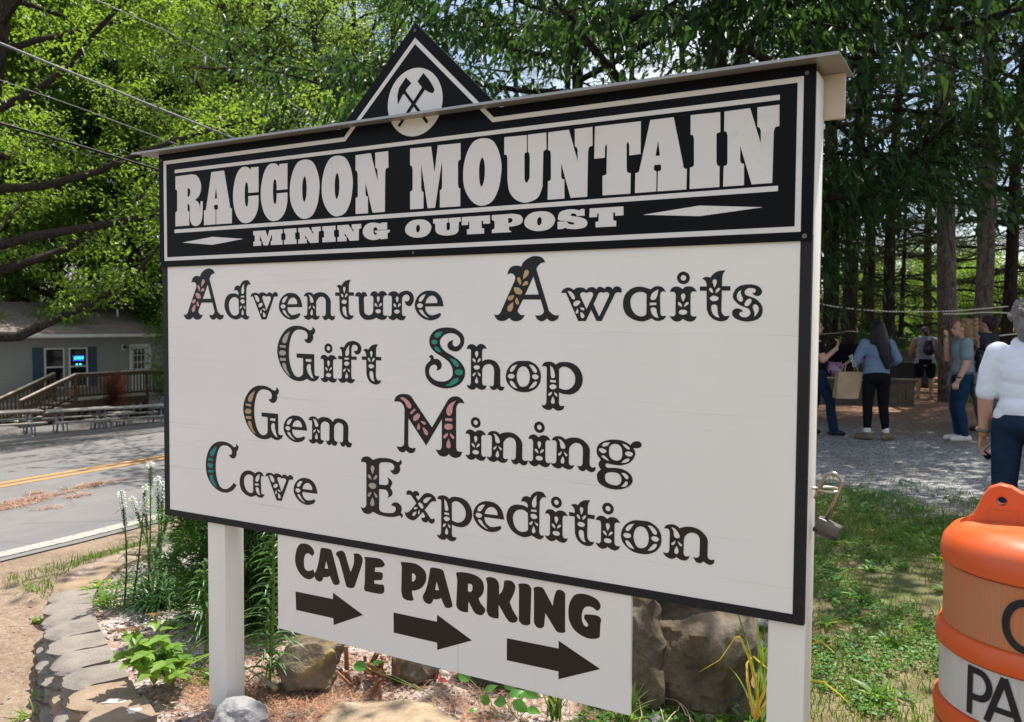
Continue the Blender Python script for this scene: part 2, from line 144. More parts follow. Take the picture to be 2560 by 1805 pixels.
BODY = [
 ('A',-0.2399,1.395),
 ('d',-0.0285,1.395),
 ('v',0.0981,1.395),
 ('e',0.2308,1.395),
 ('n',0.3408,1.395),
 ('t',0.4770,1.395),
 ('u',0.5581,1.395),
 ('r',0.6879,1.395),
 ('e',0.7908,1.395),
 ('A',1.0698,1.395),
 ('w',1.2834,1.395),
 ('a',1.4650,1.395),
 ('i',1.5926,1.395),
 ('t',1.6712,1.395),
 ('s',1.7534,1.395),
 ('G',0.2227,1.193),
 ('i',0.4122,1.193),
 ('f',0.4878,1.193),
 ('t',0.5862,1.193),
 ('S',0.8293,1.193),
 ('h',0.9772,1.193),
 ('o',1.1101,1.193),
 ('p',1.2258,1.193),
 ('G',0.0604,0.988),
 ('e',0.2499,0.988),
 ('m',0.3605,0.988),
 ('M',0.7136,0.988),
 ('i',0.9744,0.988),
 ('n',1.0484,0.988),
 ('i',1.1840,0.988),
 ('n',1.2570,0.988),
 ('g',1.3941,0.988),
 ('C',-0.1290,0.783),
 ('a',0.0404,0.783),
 ('v',0.1637,0.783),
 ('e',0.2941,0.783),
 ('E',0.5817,0.783),
 ('x',0.7539,0.783),
 ('p',0.8744,0.783),
 ('e',1.0032,0.783),
 ('d',1.1156,0.783),
 ('i',1.2393,0.783),
 ('t',1.3139,0.783),
 ('i',1.3937,0.783),
 ('o',1.4674,0.783),
 ('n',1.5852,0.783),
]
HEAD = [
 ('hR',-0.2702,-0.1260,1.7255,1.9090),
 ('hA',-0.1207,0.0192,1.7255,1.9090),
 ('hC',0.0253,0.1475,1.7225,1.9135),
 ('hC',0.1573,0.2792,1.7225,1.9135),
 ('hO',0.2894,0.4186,1.7225,1.9135),
 ('hO',0.4277,0.5562,1.7225,1.9135),
 ('hN',0.5670,0.6960,1.7255,1.9090),
 ('hM',0.7776,0.9579,1.7255,1.9090),
 ('hO',0.9672,1.0960,1.7225,1.9135),
 ('hU',1.1043,1.2382,1.7220,1.9090),
 ('hN',1.2428,1.3758,1.7255,1.9090),
 ('hT',1.3810,1.5113,1.7255,1.9090),
 ('hA',1.4971,1.6349,1.7255,1.9090),
 ('hI',1.6426,1.7183,1.7255,1.9090),
 ('hN',1.7276,1.8600,1.7255,1.9090),
 ('hM',0.1211,0.2560,1.6430,1.6940),
 ('hI',0.2621,0.3186,1.6430,1.6940),
 ('hN',0.3258,0.4236,1.6430,1.6940),
 ('hI',0.4297,0.4852,1.6430,1.6940),
 ('hN',0.4927,0.5899,1.6430,1.6940),
 ('hG',0.5957,0.7015,1.6415,1.6955),
 ('hO',0.7595,0.8557,1.6415,1.6955),
 ('hU',0.8622,0.9603,1.6430,1.6940),
 ('hT',0.9629,1.0592,1.6430,1.6940),
 ('hP',1.0651,1.1657,1.6430,1.6940),
 ('hO',1.1704,1.2663,1.6415,1.6955),
 ('hS',1.2740,1.3632,1.6415,1.6955),
 ('hT',1.3685,1.4659,1.6430,1.6940),
]
CAVE = [('kC', 0.295), ('kA', 0.3801), ('kV', 0.4745), ('kE', 0.5908), ('kP', 0.7352), ('kR', 0.9404), ('kK', 1.0449), ('kI', 1.1537), ('kN', 1.2027), ('kG', 1.3127), ('kA', 0.8192)]
DIAMONDS = [[(-0.2345, 1.6698), (-0.0781, 1.6835), (0.0737, 1.6697), (-0.0795, 1.6556)], [(1.5197, 1.6688), (1.6687, 1.6831), (1.8254, 1.6694), (1.6691, 1.6569)]]
ARROWS = [[(0.296, 0.4817), (0.4608, 0.4832), (0.4609, 0.5046), (0.5859, 0.4527), (0.4635, 0.3978), (0.4627, 0.42), (0.2988, 0.4192)], [(0.7081, 0.4823), (0.8724, 0.4827), (0.8731, 0.5042), (0.9981, 0.4494), (0.8737, 0.3965), (0.8734, 0.4186), (0.709, 0.4188)], [(1.117, 0.4789), (1.2839, 0.4816), (1.2832, 0.5036), (1.4099, 0.4498), (1.2843, 0.3946), (1.2838, 0.4167), (1.1172, 0.4144)]]
# ------------------------------------------------------------------ helpers
def ray(px, py):
    return RM @ Vector(((px - 1280) / F_PX, 1, -(py - 902.5) / F_PX))
def onz(px, py, z):                          # survey point of the photo at height z
    d = ray(px, py); return CAM + d * ((z - CAM.z) / d.z)
def onx(px, py, x):
    d = ray(px, py); return CAM + d * ((x - CAM.x) / d.x)
def atd(px, py, D):                          # survey point at horizontal distance D
    d = ray(px, py); return CAM + d * (D / hypot(d.x, d.y))

def link(o, parent=None):
    COL.objects.link(o)
    if parent is not None: o.parent = parent
    return o
def tag(o, label=None, cat=None, group=None, kind=None):
    if label: o['label'] = label
    if cat: o['category'] = cat
    if group: o['group'] = group
    if kind: o['kind'] = kind
    return o
def thing(name, label, cat, loc=(0, 0, 0), rz=0, group=None, scale=1):
    o = bpy.data.objects.new(name, None); o.location = loc; o.rotation_euler = (0, 0, rz); o.scale = (scale,) * 3
    o.empty_display_size = .1
    link(o); return tag(o, label, cat, group)
def kids(o): return [c for c in bpy.data.objects if c.parent == o]
def dup(root, loc, rz=0, scale=None, label=None, group=None, cat=None):
    def cp(o, par):
        c = o.copy(); COL.objects.link(c); c.parent = par
        for k in kids(o): cp(k, c)
        return c
    r = cp(root, None); r.location = loc; r.rotation_euler = (r.rotation_euler.x, r.rotation_euler.y, rz)
    if scale is not None: r.scale = (scale,) * 3 if not hasattr(scale, '__len__') else scale
    return tag(r, label, cat, group)

class MB:
    """collects shapes and links them as ONE mesh object"""
    def __init__(s): s.v, s.f, s.mi, s.cur = [], [], [], 0
    def add(s, vs, fs):
        n = len(s.v); s.v += [tuple(v) for v in vs]; s.f += [tuple(i + n for i in f) for f in fs]; s.mi += [s.cur] * len(fs)
    def box(s, x0, x1, y0, y1, z0, z1, M=None, b=0):
        bm = bmesh.new(); bmesh.ops.create_cube(bm, size=1)
        for v in bm.verts: v.co = Vector(((x0 + x1) / 2 + v.co.x * (x1 - x0), (y0 + y1) / 2 + v.co.y * (y1 - y0), (z0 + z1) / 2 + v.co.z * (z1 - z0)))
        if b: bmesh.ops.bevel(bm, geom=bm.edges[:], offset=b, segments=2, affect='EDGES', profile=.5)
        bm.verts.index_update()
        s.add([(M @ v.co if M else v.co) for v in bm.verts], [[v.index for v in f.verts] for f in bm.faces]); bm.free()
    def tube(s, pts, r, n=8, caps=True):
        pts = [Vector(p) for p in pts]; rs = r if hasattr(r, '__len__') else [r] * len(pts)
        base = len(s.v); up = Vector((0, 0, 1)); prev = None; vs, fs = [], []
        for i, p in enumerate(pts):
            t = (pts[min(i + 1, len(pts) - 1)] - pts[max(i - 1, 0)]); t = t.normalized() if t.length > 1e-9 else up
            if prev is None: a = t.cross(up if abs(t.z) < .95 else Vector((1, 0, 0))).normalized()
            else:
                a = prev - t * prev.dot(t); a = a.normalized() if a.length > 1e-6 else t.orthogonal().normalized()
            prev = a; b = t.cross(a)
            for k in range(n): vs.append(p + (a * cos(2 * pi * k / n) + b * sin(2 * pi * k / n)) * rs[i])
        for i in range(len(pts) - 1):
            for k in range(n): fs.append((i * n + k, i * n + (k + 1) % n, (i + 1) * n + (k + 1) % n, (i + 1) * n + k))
        if caps: fs.append(tuple(range(n - 1, -1, -1))); fs.append(tuple((len(pts) - 1) * n + k for k in range(n)))
        s.add(vs, fs)
    def lathe(s, prof, n=32, M=None, sx=1, sy=1):
        vs = [Vector((r * cos(2 * pi * k / n) * sx, r * sin(2 * pi * k / n) * sy, z)) for r, z in prof for k in range(n)]; fs = []
        for i in range(len(prof) - 1):
            for k in range(n): fs.append((i * n + k, i * n + (k + 1) % n, (i + 1) * n + (k + 1) % n, (i + 1) * n + k))
        if prof[0][0] > 1e-6: fs.append(tuple(range(n - 1, -1, -1)))
        if prof[-1][0] > 1e-6: fs.append(tuple((len(prof) - 1) * n + k for k in range(n)))
        s.add([M @ v for v in vs] if M else vs, fs)
    def prism(s, poly, a, b, M=None):            # polygon in XY extruded in z from a to b
        n = len(poly); vs = [Vector((x, y, a)) for x, y in poly] + [Vector((x, y, b)) for x, y in poly]
        fs = [tuple(range(n - 1, -1, -1)), tuple(range(n, 2 * n))] + [(i, (i + 1) % n, n + (i + 1) % n, n + i) for i in range(n)]
        s.add([M @ v for v in vs] if M else vs, fs)
    def ball(s, c, r, n=10, M=None):
        rr = r if hasattr(r, '__len__') else (r, r, r); vs, fs = [], []; h = n // 2 + 1; c = Vector(c)
        for i in range(h + 1):
            t = pi * i / h
            for k in range(n):
                v = Vector((rr[0] * sin(t) * cos(2 * pi * k / n), rr[1] * sin(t) * sin(2 * pi * k / n), rr[2] * cos(t)))
                vs.append(c + (M @ v if M else v))
        for i in range(h):
            for k in range(n): fs.append((i * n + k, (i + 1) * n + k, (i + 1) * n + (k + 1) % n, i * n + (k + 1) % n))
        s.add(vs, fs)
    def build(s, name, mat, parent=None, smooth=False, merge=False):
        me = bpy.data.meshes.new(name); me.from_pydata(s.v, [], s.f)
        mats = mat if isinstance(mat, (list, tuple)) else [mat]
        for m in mats: me.materials.append(m)
        if len(mats) > 1: me.polygons.foreach_set('material_index', s.mi)
        if merge or True:
            bm = bmesh.new(); bm.from_mesh(me)
            if merge: bmesh.ops.remove_doubles(bm, verts=bm.verts[:], dist=1e-5)
            bmesh.ops.recalc_face_normals(bm, faces=bm.faces[:]); bm.to_mesh(me); bm.free()
        if smooth:
            me.polygons.foreach_set('use_smooth', [True] * len(me.polygons))
            if smooth is not True: me.set_sharp_from_angle(angle=radians(smooth))
        return link(bpy.data.objects.new(name, me), parent)
def fast(name, V, F, mat, parent=None, smooth=False, attrs=None):
    """one mesh from numpy arrays: V (n,3), F (m,k)"""
    V = np.ascontiguousarray(V, dtype=np.float32); F = np.ascontiguousarray(F, dtype=np.int32); k = F.shape[1]
    me = bpy.data.meshes.new(name); me.vertices.add(len(V)); me.vertices.foreach_set('co', V.ravel())
    me.loops.add(F.size); me.loops.foreach_set('vertex_index', F.ravel())
    me.polygons.add(len(F)); me.polygons.foreach_set('loop_start', np.arange(0, F.size, k, dtype=np.int32))
    if smooth: me.polygons.foreach_set('use_smooth', np.ones(len(F), dtype=bool))
    for an, av in (attrs or {}).items():
        a = me.attributes.new(an, 'FLOAT', 'POINT'); a.data.foreach_set('value', np.asarray(av, dtype=np.float32))
    me.update(calc_edges=True); me.validate()
    me.materials.append(mat)
    return link(bpy.data.objects.new(name, me), parent)

# ------------------------------------------------------------------ materials
class NT:
    def __init__(s, name):
        s.m = bpy.data.materials.new(name); s.m.use_nodes = True; s.t = s.m.node_tree; s.n = s.t.nodes; s.l = s.t.links
        s.n.clear(); s.out = s.n.new('ShaderNodeOutputMaterial'); s.b = s.n.new('ShaderNodeBsdfPrincipled'); s.l.new(s.b.outputs[0], s.out.inputs[0])
        s.b.inputs['Specular IOR Level'].default_value = .3
    def co(s, kind='Object', scale=(1, 1, 1)):
        t = s.n.new('ShaderNodeTexCoord'); mp = s.n.new('ShaderNodeMapping'); mp.inputs['Scale'].default_value = scale
        s.l.new(t.outputs[kind], mp.inputs[0]); return mp.outputs[0]
    def pos(s, scale=(1, 1, 1)):
        g = s.n.new('ShaderNodeNewGeometry'); mp = s.n.new('ShaderNodeMapping'); mp.inputs['Scale'].default_value = scale
        s.l.new(g.outputs['Position'], mp.inputs[0]); return mp.outputs[0]
    def noise(s, v, sc, det=4, ro=.55, dist=0):
        x = s.n.new('ShaderNodeTexNoise'); x.inputs['Scale'].default_value = sc; x.inputs['Detail'].default_value = det
        x.inputs['Roughness'].default_value = ro; x.inputs['Distortion'].default_value = dist; s.l.new(v, x.inputs['Vector']); return x.outputs[0]
    def vor(s, v, sc, out='Distance', feat='F1', rnd=1):
        x = s.n.new('ShaderNodeTexVoronoi'); x.feature = feat; x.inputs['Scale'].default_value = sc; x.inputs['Randomness'].default_value = rnd
        s.l.new(v, x.inputs['Vector']); return x.outputs[out]
    def ramp(s, f, stops):
        r = s.n.new('ShaderNodeValToRGB'); e = r.color_ramp.elements
        while len(e) < len(stops): e.new(.5)
        for q, (p, c) in zip(e, stops): q.position = p; q.color = (*c, 1) if hasattr(c, '__len__') else (c, c, c, 1)
        s.l.new(f, r.inputs[0]); return r.outputs[0]
    def rng(s, f, a, b, c=0, d=1):
        r = s.n.new('ShaderNodeMapRange'); s.l.new(f, r.inputs[0])
        for i, v in enumerate((a, b, c, d)): r.inputs[i + 1].default_value = v
        return r.outputs[0]
    def mix(s, f, a, b, mode='MIX'):
        x = s.n.new('ShaderNodeMix'); x.data_type = 'RGBA'; x.blend_type = mode
        for i, v in ((0, f), (6, a), (7, b)):
            if hasattr(v, 'links'): s.l.new(v, x.inputs[i])
            elif i == 0: x.inputs[0].default_value = v
            else: x.inputs[i].default_value = (*v, 1)
        return x.outputs[2]
    def math(s, op, a, b=0):
        x = s.n.new('ShaderNodeMath'); x.operation = op
        for i, v in ((0, a), (1, b)):
            if hasattr(v, 'links'): s.l.new(v, x.inputs[i])
            else: x.inputs[i].default_value = v
        return x.outputs[0]
    def attr(s, n):
        a = s.n.new('ShaderNodeAttribute'); a.attribute_name = n; return a.outputs['Fac']
    def island(s):
        return s.n.new('ShaderNodeNewGeometry').outputs['Random Per Island']
    def objrnd(s):
        return s.n.new('ShaderNodeObjectInfo').outputs['Random']
    def col(s, c):
        if hasattr(c, 'links'): s.l.new(c, s.b.inputs['Base Color'])
        else: s.b.inputs['Base Color'].default_value = (*c, 1)
        return s
    def rough(s, r):
        if hasattr(r, 'links'): s.l.new(r, s.b.inputs['Roughness'])
        else: s.b.inputs['Roughness'].default_value = r
        return s
    def bump(s, h, st=.3, dist=.01):
        b = s.n.new('ShaderNodeBump'); b.inputs['Strength'].default_value = st; b.inputs['Distance'].default_value = dist
        s.l.new(h, b.inputs['Height']); s.l.new(b.outputs[0], s.b.inputs['Normal']); return s
    def metal(s, v): s.b.inputs['Metallic'].default_value = v; return s
    def spec(s, v): s.b.inputs['Specular IOR Level'].default_value = v; return s
    def emit(s, c, st):
        s.b.inputs['Emission Color'].default_value = (*c, 1); s.b.inputs['Emission Strength'].default_value = st; return s
def plain(name, c, r=.6, var=.12, sc=6, bump=0, metal=0, spec=.3):
    t = NT(name); v = t.co(); n = t.noise(v, sc, 5)
    lo = tuple(x * (1 - var) for x in c); hi = tuple(min(1, x * (1 + var)) for x in c)
    t.col(t.ramp(n, [(.3, lo), (.7, hi)])); t.rough(r).metal(metal).spec(spec)
    if bump: t.bump(t.noise(v, sc * 8, 5), bump, .004)
    return t.m
def leafmat(name, c1, c2, trans=.5, rough=.45, spec=.25, tcol=None):
    """leaf: colour changes from leaf to leaf, light passes through the blade"""
    t = NT(name); r = t.island(); o = t.objrnd()
    c = t.mix(r, c1, c2); c = t.mix(t.math('MULTIPLY', o, .35), c, tuple(x * .6 for x in c1))
    t.col(c); t.rough(rough).spec(spec)
    tr = t.n.new('ShaderNodeBsdfTranslucent'); mx = t.n.new('ShaderNodeMixShader'); mx.inputs[0].default_value = trans
    if tcol is None: tcol = (min(1, c2[0] * 2.3 + .03), min(1, c2[1] * 2.0 + .03), c2[2] * .8)
    tc_ = t.mix(.75, c, tcol); t.l.new(tc_, tr.inputs[0])
    t.l.new(t.b.outputs[0], mx.inputs[1]); t.l.new(tr.outputs[0], mx.inputs[2]); t.l.new(mx.outputs[0], t.out.inputs[0])
    return t.m
def rockmat(name, a, b, c, sc=4, lich=None):
    t = NT(name); v = t.co()
    n = t.noise(v, sc, 8, .65, .4); k = t.noise(v, sc * 9, 6, .6); q = t.ramp(n, [(.3, a), (.5, b), (.72, c)])
    q = t.mix(t.rng(k, .35, .75, .15, .6), q, tuple(x * .55 for x in a), 'MIX')
    if lich: q = t.mix(t.rng(t.noise(v, sc * 2.3, 5, .6), .56, .66), q, lich)
    t.col(q).rough(.9).bump(t.math('ADD', n, t.math('MULTIPLY', k, .5)), .8, .02); return t.m
# ------------------------------------------------------------------ the sign
def white_paint(name, c, grain=(30, 1, 3), gs=.30):
    t = NT(name); v = t.co(); g = t.noise(t.co(scale=grain), 3, 6, .65); d = t.noise(v, 2.2, 5); f = t.noise(v, 60, 3)
    q = t.ramp(d, [(.3, tuple(x * .94 for x in c)), (.7, c)])
    q = t.mix(t.rng(g, .60, .72, 0, gs), q, (.36, .31, .25)); q = t.mix(t.rng(f, .70, .76, 0, .35), q, (.33, .28, .20))
    t.col(q).rough(.55).bump(g, .25, .002); return t.m
M_board = white_paint('board_paint', (.80, .765, .715), (.4, 1, 26))
M_cave = white_paint('cave_paint', (.79, .745, .685), (16, 1, .7))
M_post = white_paint('post_paint', (.80, .77, .71), (22, 22, .8))
def black_paint(name, c, r=.45, wear=.1):
    t = NT(name); v = t.co(); n = t.noise(v, 9, 6, .7); k = t.noise(t.co(scale=(3, 3, 40)), 4, 5, .6)
    q = t.mix(t.rng(n, .6, .75, 0, wear * 4), c, (.045, .035, .028)); q = t.mix(t.rng(k, .66, .75, 0, wear), q, (.16, .13, .11))
    t.col(q).rough(r).bump(k, .2, .002); return t.m
M_black = black_paint('frame_black', (.010, .0095, .0105), .6)
M_head = plain('header_black', (.004, .0042, .005), .38, .1, 5, 0, 0, .10)
M_headw = white_paint('header_white', (.70, .665, .625), (1, 1, 1))
M_vinyl = black_paint('vinyl_letter', (.010, .009, .009), .38, .05)
M_vinyl2 = black_paint('vinyl_brown', (.017, .013, .011), .4, .05)
def glitter(name, c):
    t = NT(name); v = t.co(); k = t.vor(v, 900, 'Color'); s_ = t.n.new('ShaderNodeSeparateColor'); t.l.new(k, s_.inputs[0])
    t.col(t.mix(s_.outputs[0], tuple(x * .55 for x in c), tuple(min(1, x * 1.35) for x in c))).rough(.35).metal(.25); return t.m
M_gem = {k: glitter('glitter_' + k, c) for k, c in dict(pink=(.64, .32, .31), gold=(.50, .33, .18), silver=(.44, .40, .36), green=(.035, .27, .19), teal=(.03, .24, .22)).items()}
M_sheet = NT('roof_sheet'); M_sheet.col((.33, .315, .30)).rough(.42).metal(.55).bump(M_sheet.noise(M_sheet.co(), 14, 3), .05); M_sheet = M_sheet.m
M_bare = plain('bare_fascia', (.56, .46, .37), .75, .06, 20, .1)
M_screw = plain('screw_metal', (.16, .16, .14), .4, .2, 40, 0, .7)

def spline(s, sx=1e-4, sz=1e-4, n=5):
    """contour string -> polyline; '!' marks a corner, the rest is Catmull-Rom"""
    P = []
    for tok in s.split():
        x, z = tok.rstrip('!').split(','); P.append((float(x) * sx, float(z) * sz, tok[-1] == '!'))
    N = len(P); out = []
    for i in range(N):
        p0, p1, p2, p3 = P[i - 1], P[i], P[(i + 1) % N], P[(i + 2) % N]
        out.append((p1[0], p1[1]))
        if p1[2] and p2[2]: continue
        a = p1 if p1[2] else p0; d = p2 if p2[2] else p3
        for k in range(1, n):
            t = k / n
            out.append(tuple(.5 * (2 * p1[j] + (p2[j] - a[j]) * t + (2 * a[j] - 5 * p1[j] + 4 * p2[j] - d[j]) * t * t + (3 * p1[j] - a[j] - 3 * p2[j] + d[j]) * t ** 3) for j in (0, 1)))
    return out
def fill2d(loops, name, mat, parent, y, th=.0008):
    """flat cut-out (with holes) standing on the sign plane at depth y, th thick"""
    cu = bpy.data.curves.new(name, 'CURVE'); cu.dimensions = '2D'; cu.fill_mode = 'BOTH'; cu.extrude = th / 2
    for L in loops:
        sp = cu.splines.new('POLY'); sp.points.add(len(L) - 1); sp.use_cyclic_u = True
        for p, (x, z) in zip(sp.points, L): p.co = (x, z, 0, 1)
    tmp = bpy.data.objects.new(name, cu); COL.objects.link(tmp)
    dg = bpy.context.evaluated_depsgraph_get(); me = bpy.data.meshes.new_from_object(tmp.evaluated_get(dg))
    bpy.data.objects.remove(tmp); bpy.data.curves.remove(cu)
    me.transform(Matrix.Translation((0, y, 0)) @ Matrix.Rotation(pi / 2, 4, 'X'))
    me.materials.clear(); me.materials.append(mat); me.name = name
    return link(bpy.data.objects.new(name, me), parent)
GL = {}
for k, (a, b) in GLYPHS.items():
    GL[k] = ([spline(c) for c in a.split('|')], [spline(c) for c in b.split('|') if c])
def mv(L, dx, dz): return [(x + dx, z + dz) for x, z in L]
def rect(x0, x1, z0, z1): return [(x0, z0), (x1, z0), (x1, z1), (x0, z1)]

YB, YP, YC = -.018, -.024, -.012
sign = thing('roadside_sign', 'large white and black wooden sign reading RACCOON MOUNTAIN MINING OUTPOST on two white posts', 'sign', (0, 0, 0))
for px, zb in ((-.144, -.12), (1.851, -.32)):
    b = MB(); b.box(px, px + .089, 0, .089, zb, 1.985, b=.004); b.build('post', M_post, sign, 30)
bd = MB(); bd.box(-.325, 1.9145, -.0165, -.0005, .690, 1.60); board = bd.build('board', M_board, sign)
for n, d in (('upper', None),): pass
fr = MB()
for x0, x1, z0, z1 in ((-.352, -.3246, .6671, 1.60), (1.9126, 1.9391, .6671, 1.60), (-.3246, 1.9126, .6671, .6910)): fr.box(x0, x1, YB - .0005, 0, z0, z1, b=.0015)
fr.build('board_frame', M_black, sign)
for ln, zz in (('a', 1.395), ('b', 1.193), ('c', .988), ('d', .783)):
    loops = []; gems = {}
    for i, (g, x, z) in enumerate(BODY):
        if z != zz: continue
        loops += [mv(L, x, z) for L in GL[g][0]]
        if GL[g][1]:
            colr = {'A': 'pink' if x < .5 else 'gold', 'G': 'silver' if z > 1.1 else 'gold', 'S': 'green', 'M': 'pink', 'C': 'teal', 'E': 'silver'}[g]
            gems.setdefault(colr, []).extend(mv(L, x, z) for L in GL[g][1])
    fill2d(loops, 'lettering', M_vinyl if zz > .9 else M_vinyl2, board, -.0170, .0008)
    for k, L in gems.items(): fill2d(L, 'glitter_inlay', M_gem[k], board, -.0178, .0006)
# header panel: rectangle that rises into a triangle above the roof strip
hp = MB(); pl = [(-.3575, 1.585), (1.9410, 1.585), (1.9410, 1.994), (1.0885, 1.994), (.7958, 2.2775), (.5030, 1.994), (-.3575, 1.994)]
hp.prism(pl, .0185, .0237, Matrix.Rotation(pi / 2, 4, 'X')); head = hp.build('header_panel', M_head, sign)
W = .0135; out = [(-.3315, 1.6068), (1.9138, 1.6068), (1.9138, 1.9685), (1.0693, 1.9685), (.7950, 2.2335), (.5207, 1.9685), (-.3315, 1.9685)]
inn = [(-.3170, 1.6197), (1.9000, 1.6197), (1.9000, 1.9553), (1.0650, 1.9553), (.7950, 2.2150), (.5250, 1.9553), (-.3170, 1.9553)]
loops = [out, inn, rect(-.2716, 1.8596, 1.9202, 1.9322), rect(-.2756, 1.8597, 1.7055, 1.7182)] + [list(map(tuple, d)) for d in DIAMONDS]
fill2d(loops, 'border_lines', M_headw, head, YP, .0006)
loops = []
for g, x0, x1, z0, z1 in HEAD:
    L0 = GL[g][0]; xs = [p[0] for p in L0[0]]; zs = [p[1] for p in L0[0]]
    f = lambda p: (x0 + (p[0] - min(xs)) / (max(xs) - min(xs)) * (x1 - x0), z0 + (p[1] - min(zs)) / (max(zs) - min(zs)) * (z1 - z0))
    loops += [[f(p) for p in L] for L in L0]
fill2d(loops, 'lettering', M_headw, head, YP, .0006)
circ = lambda cx, cz, r, n=64: [(cx + r * cos(2 * pi * k / n), cz + r * sin(2 * pi * k / n)) for k in range(n)]
fill2d([circ(.794, 2.044, .1005)], 'emblem_disc', M_headw, head, YP, .0006)
ham = [(.762, 2.1211), (.7817, 2.1017), (.7640, 2.0870), (.760, 2.0820), (.8015, 2.0330), (.8440, 1.9815), (.8375, 1.9758), (.7545, 2.0745), (.748, 2.0690), (.7318, 2.0455), (.7303, 2.0708), (.7360, 2.0925)]
mal = [(.8264, 2.1253), (.8493, 2.0996), (.8621, 2.0795), (.8655, 2.0715), (.8635, 2.0650), (.8579, 2.0630), (.8466, 2.0666), (.8295, 2.0775), (.8040, 2.0465), (.8010, 2.0500), (.8215, 2.0835), (.8049, 2.1037)]
fill2d([ham], 'emblem_hammer', M_head, head, YP - .0008, .0006)
fill2d([[(.8264, 2.1253), (.8493, 2.0996), (.8621, 2.0795), (.8655, 2.0715), (.8635, 2.0650), (.8579, 2.0630), (.8466, 2.0666), (.8315, 2.0760), (.7390, 1.9760), (.7325, 1.9822), (.8215, 2.0840), (.8049, 2.1037)]], 'emblem_mallet', M_head, head, YP - .0012, .0004)
# sheet metal strip roof, front lip and back slab, bare fascia at the back
rf = MB(); rf.box(-.432, 2.000, -.082, -.0262, 1.9955, 1.9975); rf.box(-.432, 2.000, -.0172, .135, 1.9960, 1.9980)
rf.box(-.432, 2.000, -.084, -.082, 1.9905, 1.9975)
rf.box(-.432, .49, -.0262, -.0172, 1.9957, 1.9977); rf.box(1.10, 2.0, -.0262, -.0172, 1.9957, 1.9977)
rf.build('roof_strip', M_sheet, sign)
fb = MB(); fb.box(-.36, 1.9872, .092, .106, 1.889, 1.9955); fb.build('back_fascia', M_bare, sign)
bk = MB(); bk.box(-.35, 1.9400, .0895, .0915, .67, 1.888); bk.build('back_board', M_post, sign)
# hanging parking panel
cp = MB(); cp.box(.2155, 1.497, -.012, -.0005, .3415, .6668); cave = cp.build('parking_panel', M_cave, sign)
fill2d([mv(L, x, .529) for g, x in CAVE for L in GL[g][0]], 'lettering', M_vinyl2, cave, YC - .0003, .0007)
for a in ARROWS: fill2d([list(map(tuple, a))], 'arrow', M_vinyl2, cave, YC - .0003, .0007)
for x, y, z, r in ((-.343, YP, 1.972, .0045), (-.351, YP, 1.598, .0045), (1.921, YP, 1.975, .005), (1.923, YP, 1.596, .0058), (.7952, YP, 2.2545, .0045), (.79, YP, 1.597, .004), (1.9225, YB, .697, .004), (-.333, YB, .699, .004), (.42, YB, .680, .003), (1.40, YB, .679, .004), (1.926, YB, 1.03, .004)):
    b = MB(); b.lathe([(r * .35, 0), (r * .4, .0008), (r * .9, .0016), (r, .0008), (r, -.001)], 12, Matrix.Translation((x, y - .0006, z)) @ Matrix.Rotation(pi / 2, 4, 'X'))
    b.build('screw', M_screw if y == YP else M_black, sign, True)
ey = MB(); E0 = Vector((1.9405, .045, .990))
ey.tube([E0 + Vector((-.01, 0, 0)), E0 + Vector((.016, 0, 0))], .0042, 8)
ey.tube([E0 + Vector((.040 - .024 * cos(t), .018 * sin(t) * 1.15, .002 * sin(t))) for t in np.linspace(0, 2 * pi, 25)], .0033, 8, False)
ey.build('screw_eye', plain('zinc', (.55, .50, .42), .35, .15, 30, 0, .75), sign, True)
# open padlock that hangs in the eye
M_lock = plain('lock_steel', (.15, .135, .12), .5, .3, 30, .1, .6); M_lockd = plain('lock_dark', (.03, .028, .026), .5, .2, 30); M_shk = plain('shackle_steel', (.36, .31, .26), .22, .2, 20, 0, .95)
lock = thing('padlock', 'open steel padlock hanging in the eye on the right sign post', 'padlock', E0 + Vector((.045, -.002, .013)), scale=1.32)
def lk(x, z): return Vector((x, 0, z))
sh = MB(); tl = radians(-21); A = lambda x, z: Vector((x * cos(tl) - z * sin(tl) * -1 * -1, -.004, x * sin(tl) + z * cos(tl)))
sh.tube([A(-.0155, -.036)] + [A(.0005 - .016 * cos(t), .006 + .016 * sin(t)) for t in np.linspace(0, pi, 13)] + [A(.0165, -.02), A(.0165, -.066)], .0038, 10)
sh.build('shackle', M_shk, lock, True)
R_l = Matrix.Translation(A(.0165, -.062)) @ Matrix.Rotation(-tl * -1.0, 4, 'Y')
R_l = Matrix.Translation(A(.0165, -.062)) @ Matrix.Rotation(radians(21), 4, 'Y')
bo = MB(); bo.box(-.014, .030, -.011, .011, -.030, 0, R_l, .004); lb = bo.build('lock_body', M_lock, lock, 40)
bo = MB(); bo.box(-.0145, .0305, -.0116, .0116, -.0285, -.0195, R_l, .003); bumper = bo.build('bumper_band', M_lockd, lock, 40)
def text_mesh(body, size, name, mat, parent, M, ext=.0002, shear=0):
    cu = bpy.data.curves.new(name, 'FONT'); cu.body = body; cu.size = size; cu.align_x = 'CENTER'; cu.align_y = 'CENTER'; cu.extrude = ext; cu.shear = shear
    tmp = bpy.data.objects.new(name, cu); COL.objects.link(tmp)
    dg = bpy.context.evaluated_depsgraph_get(); me = bpy.data.meshes.new_from_object(tmp.evaluated_get(dg)); bpy.data.objects.remove(tmp)
    me.transform(M); me.materials.clear(); me.materials.append(mat); me.name = name
    return link(bpy.data.objects.new(name, me), parent)
text_mesh('Master', .009, 'lettering', M_lock, bumper, R_l @ Matrix.Translation((.008, -.0119, -.024)) @ Matrix.Rotation(pi / 2, 4, 'X'))
